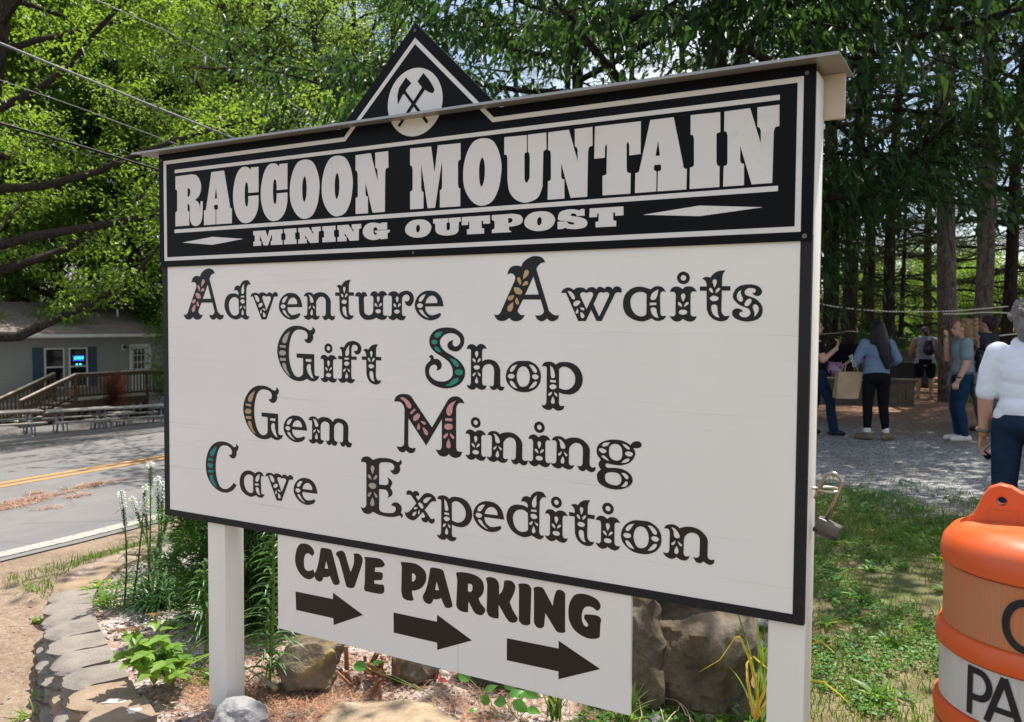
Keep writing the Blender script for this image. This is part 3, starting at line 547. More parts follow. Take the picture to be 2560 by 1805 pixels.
# ------------------------------------------------------------------ terrain
WALL = [(.62, -.66), (.25, -.62), (-.08, -.50), (-.36, -.34), (-.66, -.21), (-.88, -.09), (-1.06, -.01), (-1.32, .125), (-1.51, .225), (-1.70, .345), (-1.85, .43), (-2.00, .54), (-2.17, .68), (-2.33, .83), (-2.48, .99), (-2.62, 1.18), (-2.72, 1.40), (-2.80, 1.66)]
WP = np.array(WALL)
def wall_sd(x, y):
    """signed distance to the block wall's outer face: + inside the bed"""
    x = np.asarray(x, float); y = np.asarray(y, float); best = np.full(x.shape, 1e9); sg = np.ones(x.shape); par = np.zeros(x.shape)
    for i in range(len(WP) - 1):
        a, b = WP[i], WP[i + 1]; d = b - a; L2 = d @ d
        t = np.clip(((x - a[0]) * d[0] + (y - a[1]) * d[1]) / L2, 0, 1)
        q = np.hypot(x - a[0] - t * d[0], y - a[1] - t * d[1]); cr_ = (d[0] * (y - a[1]) - d[1] * (x - a[0]))
        m = q < best; best = np.where(m, q, best); sg = np.where(m, np.where(cr_ < 0, 1, -1), sg); par = np.where(m, i + t, par)
    return best * sg, par
def sst(a, b, x):
    t = np.clip((np.asarray(x, float) - a) / (b - a), 0, 1); return t * t * (3 - 2 * t)
def wob(x, y, f=1.0, s=0):
    return (np.sin(x * 2.1 * f + 1.3 + s) * np.cos(y * 1.7 * f + .4 + s) + .5 * np.sin(x * 4.7 * f + y * 3.9 * f + s) + .25 * np.sin(x * 9.1 * f - y * 8.3 * f + 2 * s)) / 1.75
def capz(par): return -.012 * np.clip(par - 3, 0, 13)
def H(x, y):
    x = np.asarray(x, float); y = np.asarray(y, float); sd, par = wall_sd(x, y)
    bed = capz(par) - .035 + .012 * wob(x, y, 2)
    bed = bed - .13 * sst(.35, 1.7, x) * sst(-.4, .9, y) - .05 * sst(1.2, 3, y)
    lawn = -.13 + .015 * wob(x, y, .8)
    inb = sst(1.6, 2.6, x + .25 * y) if False else sst(1.0, 2.2, x) * 1.0
    inn = bed * (1 - inb) + lawn * inb
    inn = inn * (1 - sst(1.6, 3.2, y)) + lawn * sst(1.6, 3.2, y)
    path = -.31 + .20 * sst(3, 14, par) + .012 * wob(x, y, 1.5)
    path = path * (1 - sst(-2.2, -4.1, x)) + (-.44) * sst(-2.2, -4.1, x)
    k = sst(.02, .13, sd)
    z = path * (1 - k) + inn * k
    farl = sst(1.7, 4.0, y) * (1 - sst(-1.2, -4.0, x)); z = z * (1 - farl) + lawn * farl
    road = -.45 - .03 * np.clip(-4.3 - x, 0, 6)
    r = sst(-3.7, -4.25, x); z = z * (1 - r) + road * r
    slope = np.where(x < -10.3, -.63 - 1.57 * sst(0, 1, np.clip((-10.3 - x) / 14.2, 0, 1) * .5 + 0) * 2, 0)
    slope = -.63 - 1.6 * np.clip((-10.3 - x) / 14.0, 0, 1) + .04 * wob(x, y, .7)
    r = sst(-10.35, -11.0, x); z = z * (1 - r) + slope * r
    z = z + 14 * sst(-40, -120, x) * 1.0
    z = z - .9 * sst(20, 34, y) * sst(-12, -4, x) + 7 * sst(60, 160, y)
    return z
def h1(x, y): return float(H(np.array([x]), np.array([y]))[0])
def axis(lo, hi, fine, a, b, grow=1.12):
    pts = list(np.arange(a, b + 1e-6, fine)); d = fine
    while pts[-1] < hi: d = min(d * grow, 12); pts.append(pts[-1] + d)
    d = fine
    while pts[0] > lo: d = min(d * grow, 12); pts.insert(0, pts[0] - d)
    return np.array(pts)
GX, GY = axis(-330, 330, .035, -3.0, 3.2), axis(-30, 420, .035, -.9, 3.0)
XX, YY = np.meshgrid(GX, GY); XX, YY = XX.ravel(), YY.ravel(); ZZ = H(XX, YY)
nx, ny = len(GX), len(GY); I = np.arange(nx * ny).reshape(ny, nx)
FF = np.stack([I[:-1, :-1], I[:-1, 1:], I[1:, 1:], I[1:, :-1]], -1).reshape(-1, 4)
sd, par = wall_sd(XX, YY)
a_bed = sst(.0, .08, sd) * (1 - sst(.9, 1.5, XX + .35 * wob(XX, YY, 1.6))) * (1 - sst(1.7, 2.6, YY)) * (XX > -3.2)
a_grass = np.clip(sst(1.0, 1.9, XX + .3 * wob(XX, YY, 1.2)) + sst(1.6, 2.6, YY) * sst(-4.0, -2.4, XX), 0, 1) * (1 - sst(5.2, 6.9, YY + .5 * wob(XX, YY, .9)))
a_gravel = sst(5.0, 6.8, YY + .5 * wob(XX, YY, .9)) * sst(-4.6, -3.4, XX) * (1 - sst(10.5, 14.5, YY + 1.6 * wob(XX, YY, .8)))
a_needle = sst(10.3, 14.2, YY + 1.6 * wob(XX, YY, .8)) * sst(-9, -4, XX)
a_lot = sst(-10.3, -10.6, XX)
t = NT('ground_mix'); p = t.pos()
n1, n2, n3 = t.noise(p, 3.0, 8, .65), t.noise(p, 38, 6, .65), t.noise(p, .7, 5, .6)
vch = t.vor(p, 75, 'Color'); sp_ = t.n.new('ShaderNodeSeparateColor'); t.l.new(vch, sp_.inputs[0]); vd = t.vor(p, 75)
dirt = t.ramp(n1, [(.25, (.135, .092, .060)), (.5, (.20, .142, .098)), (.75, (.27, .20, .145))])
dirt = t.mix(t.rng(n2, .45, .7, 0, .6), dirt, (.34, .275, .21)); dirt = t.mix(t.rng(n2, .25, .42, .5, 0), dirt, (.09, .065, .045))
chips = t.ramp(sp_.outputs[0], [(0, (.10, .085, .08)), (.3, (.30, .22, .18)), (.55, (.42, .35, .30)), (.8, (.34, .33, .34)), (1, (.58, .53, .50))])
chips = t.mix(t.rng(n1, .48, .66, 0, .75), chips, (.23, .115, .065))
soil = t.ramp(n1, [(.3, (.105, .075, .05)), (.5, (.20, .145, .09)), (.7, (.30, .235, .15))]); soil = t.mix(t.rng(n3, .42, .58, 0, .75), soil, (.085, .105, .035))
vg = t.vor(p, 46, 'Color'); sg_ = t.n.new('ShaderNodeSeparateColor'); t.l.new(vg, sg_.inputs[0])
grav = t.ramp(sg_.outputs[0], [(0, (.10, .10, .105)), (.5, (.24, .235, .235)), (1, (.46, .45, .44))]); grav = t.mix(t.rng(n3, .5, .7, 0, .35), grav, (.16, .115, .08))
need = t.ramp(t.noise(t.pos((1, 1, 1)), 9, 8, .75), [(.3, (.14, .075, .045)), (.55, (.27, .155, .10)), (.75, (.38, .25, .18))])
lot = t.ramp(n2, [(.3, (.09, .087, .087)), (.6, (.18, .172, .168)), (.8, (.28, .265, .255))]); lot = t.mix(t.rng(n1, .52, .68, 0, .8), lot, (.24, .12, .085))
c = dirt
for a, q in (('a_bed', chips), ('a_grass', soil), ('a_gravel', grav), ('a_needle', need), ('a_lot', lot)): c = t.mix(t.attr(a), c, q)
t.col(c).rough(.95).spec(.15)
t.bump(t.math('ADD', t.math('MULTIPLY', vd, 1.0), n2), .55, .012)
M_ground = t.m
g = fast('ground', np.stack([XX, YY, ZZ], 1), FF, M_ground, None, True, dict(a_bed=a_bed, a_grass=a_grass, a_gravel=a_gravel, a_needle=a_needle, a_lot=a_lot)); tag(g, kind='structure')

# road: asphalt sheet, double yellow line, worn white edge line
def strip(name, x0, x1, y0, y1, mat, lift, nxs=2, nys=120, wear=0):
    xs = np.linspace(x0, x1, nxs); ys = np.linspace(y0, y1, nys); X, Y = np.meshgrid(xs, ys); X, Y = X.ravel(), Y.ravel()
    Xc = X + bend(Y); Z = roadz(X) + lift; J = np.arange(len(X)).reshape(nys, nxs)
    f = np.stack([J[:-1, :-1], J[:-1, 1:], J[1:, 1:], J[1:, :-1]], -1).reshape(-1, 4)
    o = fast(name, np.stack([Xc, Y, Z], 1), f, mat); return tag(o, kind='structure')
def bend(y): return -.11 * np.clip(np.asarray(y) - 2.0, 0, 60) * .6 - .0 * np.asarray(y)
def roadz(x): return -.45 - .03 * np.clip(-4.3 - np.asarray(x), 0, 6)
t = NT('asphalt'); p = t.pos(); n = t.noise(p, 1.1, 6, .6); k = t.noise(p, 140, 4, .7); w = t.noise(t.pos((1, .12, 1)), 1.6, 4)
q = t.ramp(n, [(.3, (.105, .10, .102)), (.7, (.155, .147, .142))]); q = t.mix(t.rng(k, .35, .75, 0, .55), q, (.24, .225, .215)); q = t.mix(t.rng(w, .5, .66, 0, .45), q, (.115, .115, .125))
ck = t.vor(p, .55, 'Distance', 'DISTANCE_TO_EDGE'); q = t.mix(t.rng(ck, .002, .007, .35, 0), q, (.07, .067, .067))
t.col(q).rough(.9).bump(k, .4, .006); M_asph = t.m
def paint(name, c, thr):
    t = NT(name); p = t.pos(); n = t.noise(p, 26, 6, .75); q = t.mix(t.rng(n, thr, thr + .10, 1, 0), (.22, .20, .19), c); t.col(q).rough(.75); return t.m
strip('road', -10.4, -4.20, -26, 60, M_asph, .012, 12)
strip('edge_line', -4.47, -4.30, -26, 60, paint('line_white', (.40, .36, .30), .47), .016)
M_yel = paint('line_yellow', (.44, .22, .05), .54)
strip('center_line', -7.62, -7.50, -26, 60, M_yel, .016); strip('center_line', -7.86, -7.74, -26, 60, M_yel, .016)
def blot(name, pts, c, rad, mat, lift):
    pass
# ------------------------------------------------------------------ low block wall
from mathutils import noise as mnoise
RNG = np.random.default_rng(7); random.seed(11)
def nz3(v, s): return mnoise.noise(Vector(v) * s)
def block_mesh(name, w, d, h, seed, back=.78):
    bm = bmesh.new(); bmesh.ops.create_cube(bm, size=1); bmesh.ops.subdivide_edges(bm, edges=bm.edges[:], cuts=7, use_grid_fill=True)
    so = Vector((seed * 7.3, seed * 3.1, 0))
    for v in bm.verts:
        x, y, z = v.co * 2; c = Vector(v.co)
        tp = 1 - (1 - back) * (y * .5 + .5); rd = .10
        # rounded, split-face front (-Y), fairly flat top
        fx = 1 if abs(x) < .8 else 1
        X, Y, Z = x * w / 2 * tp, y * d / 2, z * h / 2
        if y < -.2:
            k = (-y - .2) / .8; Y += k * abs(x) ** 3 * .060; Y += k * .016 * mnoise.noise((c + so) * 6) + k * .012 * mnoise.noise((c + so) * 15)
            if z > .6: Z -= k ** 4 * .012
            if z < -.6: Z += k ** 4 * .008
        n = mnoise.noise((c + so) * 9); X += .003 * n; Z += .0035 * mnoise.noise((c + so) * 7 + Vector((9, 0, 0)))
        v.co = (X, Y, Z)
    me = bpy.data.meshes.new(name); bm.to_mesh(me); bm.free()
    me.polygons.foreach_set('use_smooth', [True] * len(me.polygons)); me.set_sharp_from_angle(angle=radians(38)); return me
def concrete(name, a, b, c):
    t = NT(name); p = t.pos(); n = t.noise(p, 8, 7, .65); k = t.noise(p, 120, 4, .7); r = t.objrnd()
    q = t.ramp(n, [(.3, a), (.5, b), (.7, c)]); q = t.mix(t.math('MULTIPLY', r, .5), q, (.26, .22, .185)); q = t.mix(t.rng(k, .55, .75, 0, .6), q, (.10, .09, .08)); q = t.mix(t.rng(k, .25, .38, .5, 0), q, (.45, .40, .34))
    t.col(q).rough(.95).spec(.15).bump(t.math('ADD', k, n), .7, .008); return t.m
M_cap = concrete('block_grey', (.13, .115, .10), (.20, .18, .155), (.27, .235, .20)); M_tan = concrete('block_tan', (.20, .135, .085), (.28, .195, .125), (.34, .25, .17))
CAPM = [block_mesh('wall_block', .229, .225, .097, s_) for s_ in range(5)]
for m in CAPM: m.materials.append(M_cap)
CAPT = [m.copy() for m in CAPM[:3]]
for m in CAPT: m.materials[0] = M_tan
seg = np.diff(WP, axis=0); cum = np.concatenate([[0], np.cumsum(np.hypot(seg[:, 0], seg[:, 1]))])
def wall_at(s_):
    i = int(np.clip(np.searchsorted(cum, s_) - 1, 0, len(seg) - 1)); t_ = (s_ - cum[i]) / (cum[i + 1] - cum[i]); p = WP[i] + seg[i] * t_
    a, b = max(i - 1, 0), min(i + 1, len(seg) - 1); d = seg[a] / np.hypot(*seg[a]) * .5 * (1 - t_) + seg[i] / np.hypot(*seg[i]) + seg[b] / np.hypot(*seg[b]) * .5 * t_
    return p, atan2(d[1], d[0]), i + t_
ORD = 'first second third fourth fifth sixth seventh eighth ninth tenth eleventh twelfth thirteenth fourteenth fifteenth sixteenth seventeenth'.split()
s_ = .10; n_ = 0; white_cap = None
S_PATCH = float(np.interp(-.40, [-.66, -.36], [cum[4], cum[3]]))
while s_ < cum[-1] - .1:
    p_, an, pr = wall_at(s_); z_ = float(capz(pr)); tan_ = pr < 4.2 or pr > 12.5
    me = (CAPT if tan_ else CAPM)[n_ % 3]
    o = bpy.data.objects.new('wall_block', me); link(o)
    inn_ = Vector((-sin(an), cos(an))) * -1
    o.location = (p_[0] + inn_.x * .105, p_[1] + inn_.y * .105, z_ - .049 + random.uniform(-.004, .004)); o.rotation_euler = (random.uniform(-.02, .02), random.uniform(-.02, .02), an + pi + random.uniform(-.05, .05))
    k_ = round((s_ - S_PATCH) / .242)
    if k_ < 0: lb = 'tan cap block of the garden wall, %s before the white patched one' % ORD[-k_ - 1]
    elif k_ == 0: lb = 'tan concrete cap block with white paint patches at the near end of the wall'; white_cap = o
    else: lb = '%s cap block of the garden wall, %s one behind the white patched block' % ('tan' if tan_ else 'grey', ORD[k_ - 1])
    tag(o, lb, 'wall block', 'cap blocks of the low garden wall'); s_ += .242; n_ += 1
for course, (off, zz) in enumerate(((.018, -.147), (.042, -.245))):
    s_ = .22 if course == 0 else .10
    while s_ < cum[-1] - .2:
        p_, an, pr = wall_at(s_); z_ = float(capz(pr)) + zz
        if z_ > h1(p_[0] + sin(an) * -.25 * -1 * 0 - .0, p_[1]) - .9 and z_ + .05 > float(-.31 + .20 * sst(3, 14, pr)) - .02:
            o = bpy.data.objects.new('wall_block', (CAPM if (n_ % 4) else CAPT)[(n_ * 2) % 3]); link(o); inn_ = Vector((sin(an), -cos(an)))
            o.location = (p_[0] + inn_.x * (.105 - off - random.uniform(0, .03)), p_[1] + inn_.y * (.105 - off - random.uniform(0, .03)), z_); o.rotation_euler = (0, 0, an + pi + random.uniform(-.06, .06))
            tag(o, 'rough brown block in a lower course of the garden wall, under the cap blocks', 'wall block', 'lower blocks of the garden wall')
        s_ += .242; n_ += 1
# white paint patches on the near cap
if white_cap:
    M_pw = plain('patch_white', (.62, .58, .52), .9, .15, 30)
    for (px, py, r1, r2) in ((285, 1753, .034, .022), (333, 1778, .020, .030)):
        q = onz(px, py, .002); b = MB(); pl = [(r1 * cos(t_) * (1 + .35 * sin(3 * t_ + px) + .15 * sin(7 * t_)), r2 * sin(t_) * (1 + .3 * cos(2 * t_))) for t_ in np.linspace(0, 2 * pi, 40)[:-1]]
        b.prism(pl, -.008, .0005); o = b.build('paint_patch', M_pw, white_cap)
        o.matrix_parent_inverse = Matrix.Identity(4); bpy.context.view_layer.update(); o.matrix_world = Matrix.Translation((q.x, q.y, .0035)) @ Matrix.Rotation(.6, 4, 'Z')

# ------------------------------------------------------------------ rocks
def rock(name, label, loc, size, rz=0, seed=1, mat=None, facets=14, rough=.05, sub=4, cat='rock', tilt=(0, 0), group=None):
    rg = random.Random(seed); N = []
    for _ in range(facets):
        v = Vector((rg.gauss(0, 1), rg.gauss(0, 1), rg.gauss(0, .8))).normalized(); N.append((v, rg.uniform(.72, 1.0)))
    bm = bmesh.new(); bmesh.ops.create_icosphere(bm, subdivisions=sub, radius=1); so = Vector((seed * 1.7, seed * 5.1, seed * .3))
    for v in bm.verts:
        d = v.co.normalized(); r = min([1.15] + [k / max(d.dot(n), .05) for n, k in N])
        r *= 1 + rough * 2 * mnoise.noise(d * 1.6 + so) + rough * mnoise.noise(d * 4 + so) + rough * .5 * mnoise.noise(d * 11 + so) + rough * .25 * mnoise.noise(d * 26 + so)
        v.co = Vector((d.x * r * size[0] / 2, d.y * r * size[1] / 2, d.z * r * size[2] / 2))
    me = bpy.data.meshes.new(name); bm.to_mesh(me); bm.free(); me.materials.append(mat)
    me.polygons.foreach_set('use_smooth', [True] * len(me.polygons)); me.set_sharp_from_angle(angle=radians(32))
    o = link(bpy.data.objects.new(name, me)); o.location = loc; o.rotation_euler = (tilt[0], tilt[1], rz); return tag(o, label, cat, group)
M_rb = rockmat('rock_brown', (.10, .075, .05), (.20, .155, .105), (.28, .235, .18), 5, (.26, .20, .06))
M_rg = rockmat('rock_grey', (.22, .215, .215), (.34, .325, .32), (.46, .43, .41), 7)
M_rbig = rockmat('rock_boulder', (.050, .043, .036), (.145, .108, .070), (.215, .19, .16), 4.5)
M_rdark = rockmat('rock_dark', (.035, .033, .03), (.085, .078, .068), (.16, .14, .12), 6)
M_rtan = rockmat('rock_tan', (.28, .20, .125), (.40, .305, .205), (.48, .385, .28), 6)
rock('boulder', 'large grey brown boulder behind the sign near the right post', (1.27, 1.36, .02), (.56, .60, .54), .5, 5, M_rbig, 11, .07, 5)
rock('boulder', 'broad brown boulder half hidden behind the right end of the parking panel', (.98, 1.12, .03), (.50, .46, .50), -.3, 9, M_rbig, 12, .08, 5)
rock('rock', 'pale tan rock lying on top of the brown boulder behind the sign', (1.0, 1.16, .32), (.26, .24, .20), .2, 21, M_rtan, 12, .06, 4)
rock('rock', 'dark flat rock lying on the boulders under the sign frame', (1.26, 1.42, .315), (.42, .34, .16), .5, 31, M_rdark, 12, .07, 4)
q = onz(762, 1712, 0); rock('rock', 'lichen spotted brown rock leaning near the left post under the parking panel', (q.x, q.y, .045), (.24, .16, .20), .3, 41, M_rb, 11, .05, 5, tilt=(.2, -.5))
q = onz(800, 1640, .02); rock('rock', 'flat mossy brown rock behind the lichen spotted one', (q.x, q.y, .05), (.30, .20, .13), .75, 43, M_rb, 10, .06, 5, tilt=(.1, -.35))
q = onz(602, 1798, 0); rock('rock', 'pale grey angular rock at the foot of the left post', (q.x, q.y, .0), (.20, .15, .115), -.2, 47, M_rg, 9, .05, 5)
q = onz(1030, 1680, 0); rock('rock', 'rounded brown rock under the middle of the parking panel', (q.x, q.y, .03), (.19, .18, .20), .1, 53, M_rbig, 14, .05, 4)
q = onz(1200, 1700, 0); rock('rock', 'dark grey block of stone behind the vine leaves', (q.x + .03, q.y + .1, .02), (.34, .16, .20), .25, 57, M_rdark, 9, .05, 4)
q = onz(950, 1800, 0); rock('stepping_stone', 'broad flat tan stepping stone lying under the parking panel', (q.x, q.y + .02, -.035), (.58, .42, .10), .35, 61, M_rtan, 20, .05, 5, 'stepping stone')
q = onz(1115, 1800, 0); rock('stepping_stone', 'small tan slab beside the broad stepping stone, half covered by vines', (q.x + .13, q.y - .03, -.055), (.34, .26, .09), 1.1, 67, M_rtan, 14, .05, 4, 'stepping stone')
for i, (px, py, s_) in enumerate(((1875, 1590, .10), (1770, 1775, .05), (1640, 1790, .05), (1860, 1800, .06), (1900, 1545, .08), (1830, 1740, .045), (2105, 1600, .03))):
    q = onz(px, py, -.1); rock('rock', ['grey lump of rock in the weeds beyond the boulder', 'small grey stone on bare soil in front of the boulder', 'small pale stone among the dead vine stems', 'pale stone at the foot of the yellow leaves', 'grey rock in the weeds just under the sign corner', 'white chip of stone beside the dead stems', 'small pale chip of stone lying in the lawn'][i], (q.x, q.y, h1(q.x, q.y) + s_ * .2), (s_ * 1.4, s_ * 1.1, s_), i, 70 + i, M_rg, 9, .05, 3)
# loose stone mulch, pine straw
def scatter_stones(name, X, Y, Z, S, mat, kind='stuff'):
    bm = bmesh.new(); bmesh.ops.create_icosphere(bm, subdivisions=1, radius=1); base = np.array([v.co[:] for v in bm.verts]); F = np.array([[v.index for v in f.verts] for f in bm.faces]); bm.free()
    n = len(X); a = RNG.uniform(0, 2 * pi, n); sc = S[:, None] * RNG.uniform([.7, .5, .32], [1.3, 1.0, .62], (n, 3)); tl = RNG.normal(0, .35, n)
    V = base[None] * (1 + RNG.uniform(-.28, .28, (n, len(base), 1))) * sc[:, None, :]
    x = V[..., 0] * np.cos(tl)[:, None] - V[..., 2] * np.sin(tl)[:, None]; z = V[..., 0] * np.sin(tl)[:, None] + V[..., 2] * np.cos(tl)[:, None]; y = V[..., 1]
    P = np.stack([x * np.cos(a)[:, None] - y * np.sin(a)[:, None] + X[:, None], x * np.sin(a)[:, None] + y * np.cos(a)[:, None] + Y[:, None], z + Z[:, None]], -1)
    o = fast(name, P.reshape(-1, 3), (F[None] + (np.arange(n) * len(base))[:, None, None]).reshape(-1, 3), mat); return tag(o, kind=kind)
t = NT('mulch_stone'); r = t.island(); q = t.ramp(r, [(0, (.075, .065, .06)), (.2, (.20, .16, .13)), (.45, (.34, .27, .22)), (.62, (.27, .27, .28)), (.8, (.45, .42, .40)), (1, (.62, .59, .55))]); q = t.mix(t.noise(t.pos(), 60, 4), q, t.mix(.5, q, (.2, .15, .11))); t.col(q).rough(.9).spec(.2); M_stone = t.m
n = 9000; X = RNG.uniform(-2.7, 1.25, n); Y = RNG.uniform(-.5, 2.2, n); sd_, pr_ = wall_sd(X, Y); ok = (sd_ > .2) & (wob(X, Y, 1.1, 3) > -.75) & (RNG.random(n) < 1 - .65 * sst(.2, .9, X)); X, Y = X[ok], Y[ok]
o = scatter_stones('stone_mulch', X, Y, H(X, Y) + .004, RNG.lognormal(-4.75, .42, len(X)), M_stone)
tag(o, 'loose grey and tan stone chips covering the garden bed', 'gravel')
n = 2500; X = RNG.uniform(-4.0, -.3, n); Y = RNG.uniform(-1.4, 1.9, n); sd_, _ = wall_sd(X, Y); ok = (sd_ < -.03) & (sd_ > -2.2) & (wob(X, Y, .9, 1) > -.2); X, Y = X[ok], Y[ok]
o = scatter_stones('path_grit', X, Y, H(X, Y) + .001, RNG.lognormal(-5.2, .45, len(X)), M_stone); tag(o, 'fine grit and pebbles on the dirt path', 'gravel')
t = NT('straw'); t.col(t.ramp(t.island(), [(0, (.15, .06, .03)), (.5, (.33, .155, .085)), (1, (.47, .30, .19))])).rough(.8); M_straw = t.m
def straw(name, X, Y, L, w, label):
    n = len(X); a = RNG.uniform(0, 2 * pi, n); z = H(X, Y) + RNG.uniform(.003, .022, n); el = RNG.normal(0, .22, n); d = np.stack([np.cos(a) * np.cos(el), np.sin(a) * np.cos(el), np.sin(el)], 1); s = np.stack([-np.sin(a), np.cos(a), 0 * a], 1) * w
    c = np.stack([X, Y, z], 1); bend_ = np.array([0, 0, 1]) * RNG.uniform(0, .012, (n, 1)) + s * RNG.normal(0, 3, (n, 1))
    P = np.stack([c - d * L[:, None] / 2 - s, c - d * L[:, None] / 2 + s, c + bend_ - s, c + bend_ + s, c + d * L[:, None] / 2 - s * .3, c + d * L[:, None] / 2 + s * .3], 1)
    F = np.array([[0, 1, 3, 2], [2, 3, 5, 4]]); o = fast(name, P.reshape(-1, 3), (F[None] + (np.arange(n) * 6)[:, None, None]).reshape(-1, 4), M_straw); return tag(o, label, 'pine needles', kind='stuff')
n = 6500; X = np.concatenate([RNG.normal(.05, .30, n // 2), RNG.uniform(-.5, 1.5, n // 2)]); Y = np.concatenate([RNG.normal(.18, .18, n // 2), RNG.uniform(.0, .8, n // 2)]); ok = wall_sd(X, Y)[0] > .15; X, Y = X[ok], Y[ok]
straw('pine_straw', X, Y, RNG.uniform(.05, .13, len(X)), .0008, 'brown pine needles littered over the bed under the sign')
# needle drifts on the road
n = 900; dr = [(40, 1262, .55, .10), (70, 1253, .4, .1), (120, 1240, .5, .06), (225, 1213, .45, .07), (255, 1209, .35, .06), (115, 1277, .14, .05), (10, 1275, .3, .06), (190, 1245, .2, .04), (90, 1232, .12, .03)]
X, Y = [], []
for px, py, sy, sx in dr:
    q = onz(px, py, -.50); k = int(n * sy / 3); X.append(RNG.normal(q.x, sx, k)); Y.append(RNG.normal(q.y, sy * .45, k))
X, Y = np.concatenate(X), np.concatenate(Y)
Hs = H; H_keep = H
def H(x, y): return np.where((np.asarray(x) < -4.2) & (np.asarray(x) > -10.4), roadz(np.asarray(x)) + .014, H_keep(x, y))
straw('road_needles', X, Y, RNG.uniform(.06, .16, len(X)), .003, 'drifts of brown pine needles lying on the road')
H = H_keep
# rotten wood beside the rocks
M_wood = plain('rotten_wood', (.23, .115, .065), .9, .5, 14, .5); wd_ = MB(); q = onz(915, 1700, 0); rg = random.Random(3)
for i in range(26):
    x, y = q.x + rg.gauss(.0, .05), q.y + .04 + rg.gauss(0, .045); a, b_ = rg.uniform(0, pi), rg.uniform(.3, 1.45); L = rg.uniform(.04, .12)
    M_ = Matrix.Translation((x, y, rg.uniform(-.01, .07))) @ Matrix.Rotation(a, 4, 'Z') @ Matrix.Rotation(b_, 4, 'Y')
    wd_.box(-L / 2, L / 2, -rg.uniform(.004, .014), .006, -.004, rg.uniform(.004, .010), M_, .0015)
tag(wd_.build('rotten_log', M_wood, None, 30), 'crumbling red brown rotten log between the rocks under the parking panel', 'log')
st = MB(); a, b_ = onz(612, 1665, .015), onz(690, 1722, .012); st.tube([a, a.lerp(b_, .4) + Vector((0, 0, .006)), b_], [.007, .009, .011], 8); tag(st.build('fallen_branch', plain('stick', (.34, .26, .20), .85, .25, 30, .3), None, True), 'bare broken branch lying beside the left post', 'branch')
vs = MB(); rg = random.Random(5)
for P in ([(1585, 1690), (1605, 1780), (1590, 1805)], [(1560, 1780), (1605, 1748), (1670, 1735), (1715, 1755), (1730, 1790), (1700, 1805)], [(1610, 1745), (1650, 1750), (1662, 1785), (1640, 1802)], [(1695, 1745), (1715, 1770), (1740, 1780)], [(1560, 1760), (1610, 1748)], [(1700, 1722), (1697, 1755), (1660, 1798)]):
    pts = []
    for k, (px, py) in enumerate(P): w_ = onz(px, py, -.07); pts.append(Vector((w_.x, w_.y, h1(w_.x, w_.y) + .012 + .03 * sin(k * 1.6 + px) ** 2)))
    fine_ = []
    for i in range(len(pts) - 1):
        for t_ in (0, .25, .5, .75): fine_.append(pts[i].lerp(pts[i + 1], t_) + Vector((0, 0, .01 * sin(pi * t_))))
    vs.tube(fine_ + [pts[-1]], .0022, 5)
tag(vs.build('dead_vine', plain('dead_vine', (.48, .34, .21), .8, .2, 20), None, True), 'tangle of pale dead vine stems on the soil in front of the boulder', 'vine')

# ------------------------------------------------------------------ orange traffic drum
t = NT('drum_orange'); p = t.co(); n = t.noise(p, 7, 6, .65); k = t.noise(t.co(scale=(9, 9, 1.5)), 6, 5, .7)
q = t.mix(t.rng(n, .45, .7, 0, .35), (.60, .085, .012), (.50, .16, .07)); q = t.mix(t.rng(k, .60, .72, 0, .4), q, (.30, .09, .04)); t.col(q).rough(t.rng(n, .3, .7, .28, .5)).spec(.45).bump(n, .08); M_or = t.m
def sheet(name, a, b_):
    t = NT(name); p = t.co(); n = t.noise(t.co(scale=(6, 6, 1)), 5, 6, .7); w_ = t.vor(t.co(), 190, 'Distance', 'F1', .1)
    q = t.mix(t.rng(n, .38, .68, 0, .8), a, b_); q = t.mix(t.rng(w_, .35, .6, 0, .25), q, tuple(x * .5 for x in a)); t.col(q).rough(.4).spec(.4).bump(w_, .12, .002); return t.m
M_os, M_ws = sheet('drum_sheet_orange', (.50, .165, .065), (.40, .20, .11)), sheet('drum_sheet_white', (.56, .55, .52), (.44, .43, .38))
D0 = Vector((2.452, .235, 0)); DZ = h1(D0.x, D0.y)
drum = thing('traffic_drum', 'orange plastic traffic drum with orange and white bands and black hand painted letters', 'traffic drum', (D0.x, D0.y, DZ), 0)
zt = .905 - .0 - DZ - .115 + .105            # lid rim height above ground
def zz(py): return CAM.z + (818 - py) / F_PX * 2.06 - DZ
zr, zb1, zr1, zb2, zr2 = zz(1395), zz(1400), zz(1552), zz(1600), zz(1740)
bo = MB(); Rb = .226
prof = [(.262, 0), (.262, .03), (Rb + .018, .035), (Rb + .014, zr2 - .20), (Rb + .012, zr2 - .05), (Rb + .017, zr2 - .045), (Rb + .020, zr2 - .02), (Rb + .016, zr2), (Rb + .004, zr2 + .004), (Rb + .004, zb2 - .004), (Rb + .016, zb2), (Rb + .018, zb2 + .012), (Rb + .016, zr1 - .012), (Rb + .010, zr1), (Rb, zr1 + .004), (Rb - .002, zb1)]
bo.lathe(prof, 96); bo.build('drum_body', M_or, drum, 40)
lid = MB(); lid.lathe([(Rb, zr - .004), (Rb + .010, zr), (Rb + .0125, zr + .02), (Rb + .006, zr + .052), (Rb - .012, zr + .075), (Rb - .045, zr + .088), (.12, zr + .094), (0, zr + .096)], 96); lido = lid.build('drum_lid', M_or, drum, 50)
hb = MB()
def ring_poly(c, r, n=20): return [(c[0] + r * cos(2 * pi * i / n), c[1] + r * sin(2 * pi * i / n)) for i in range(n)]
ztop = zr + .086
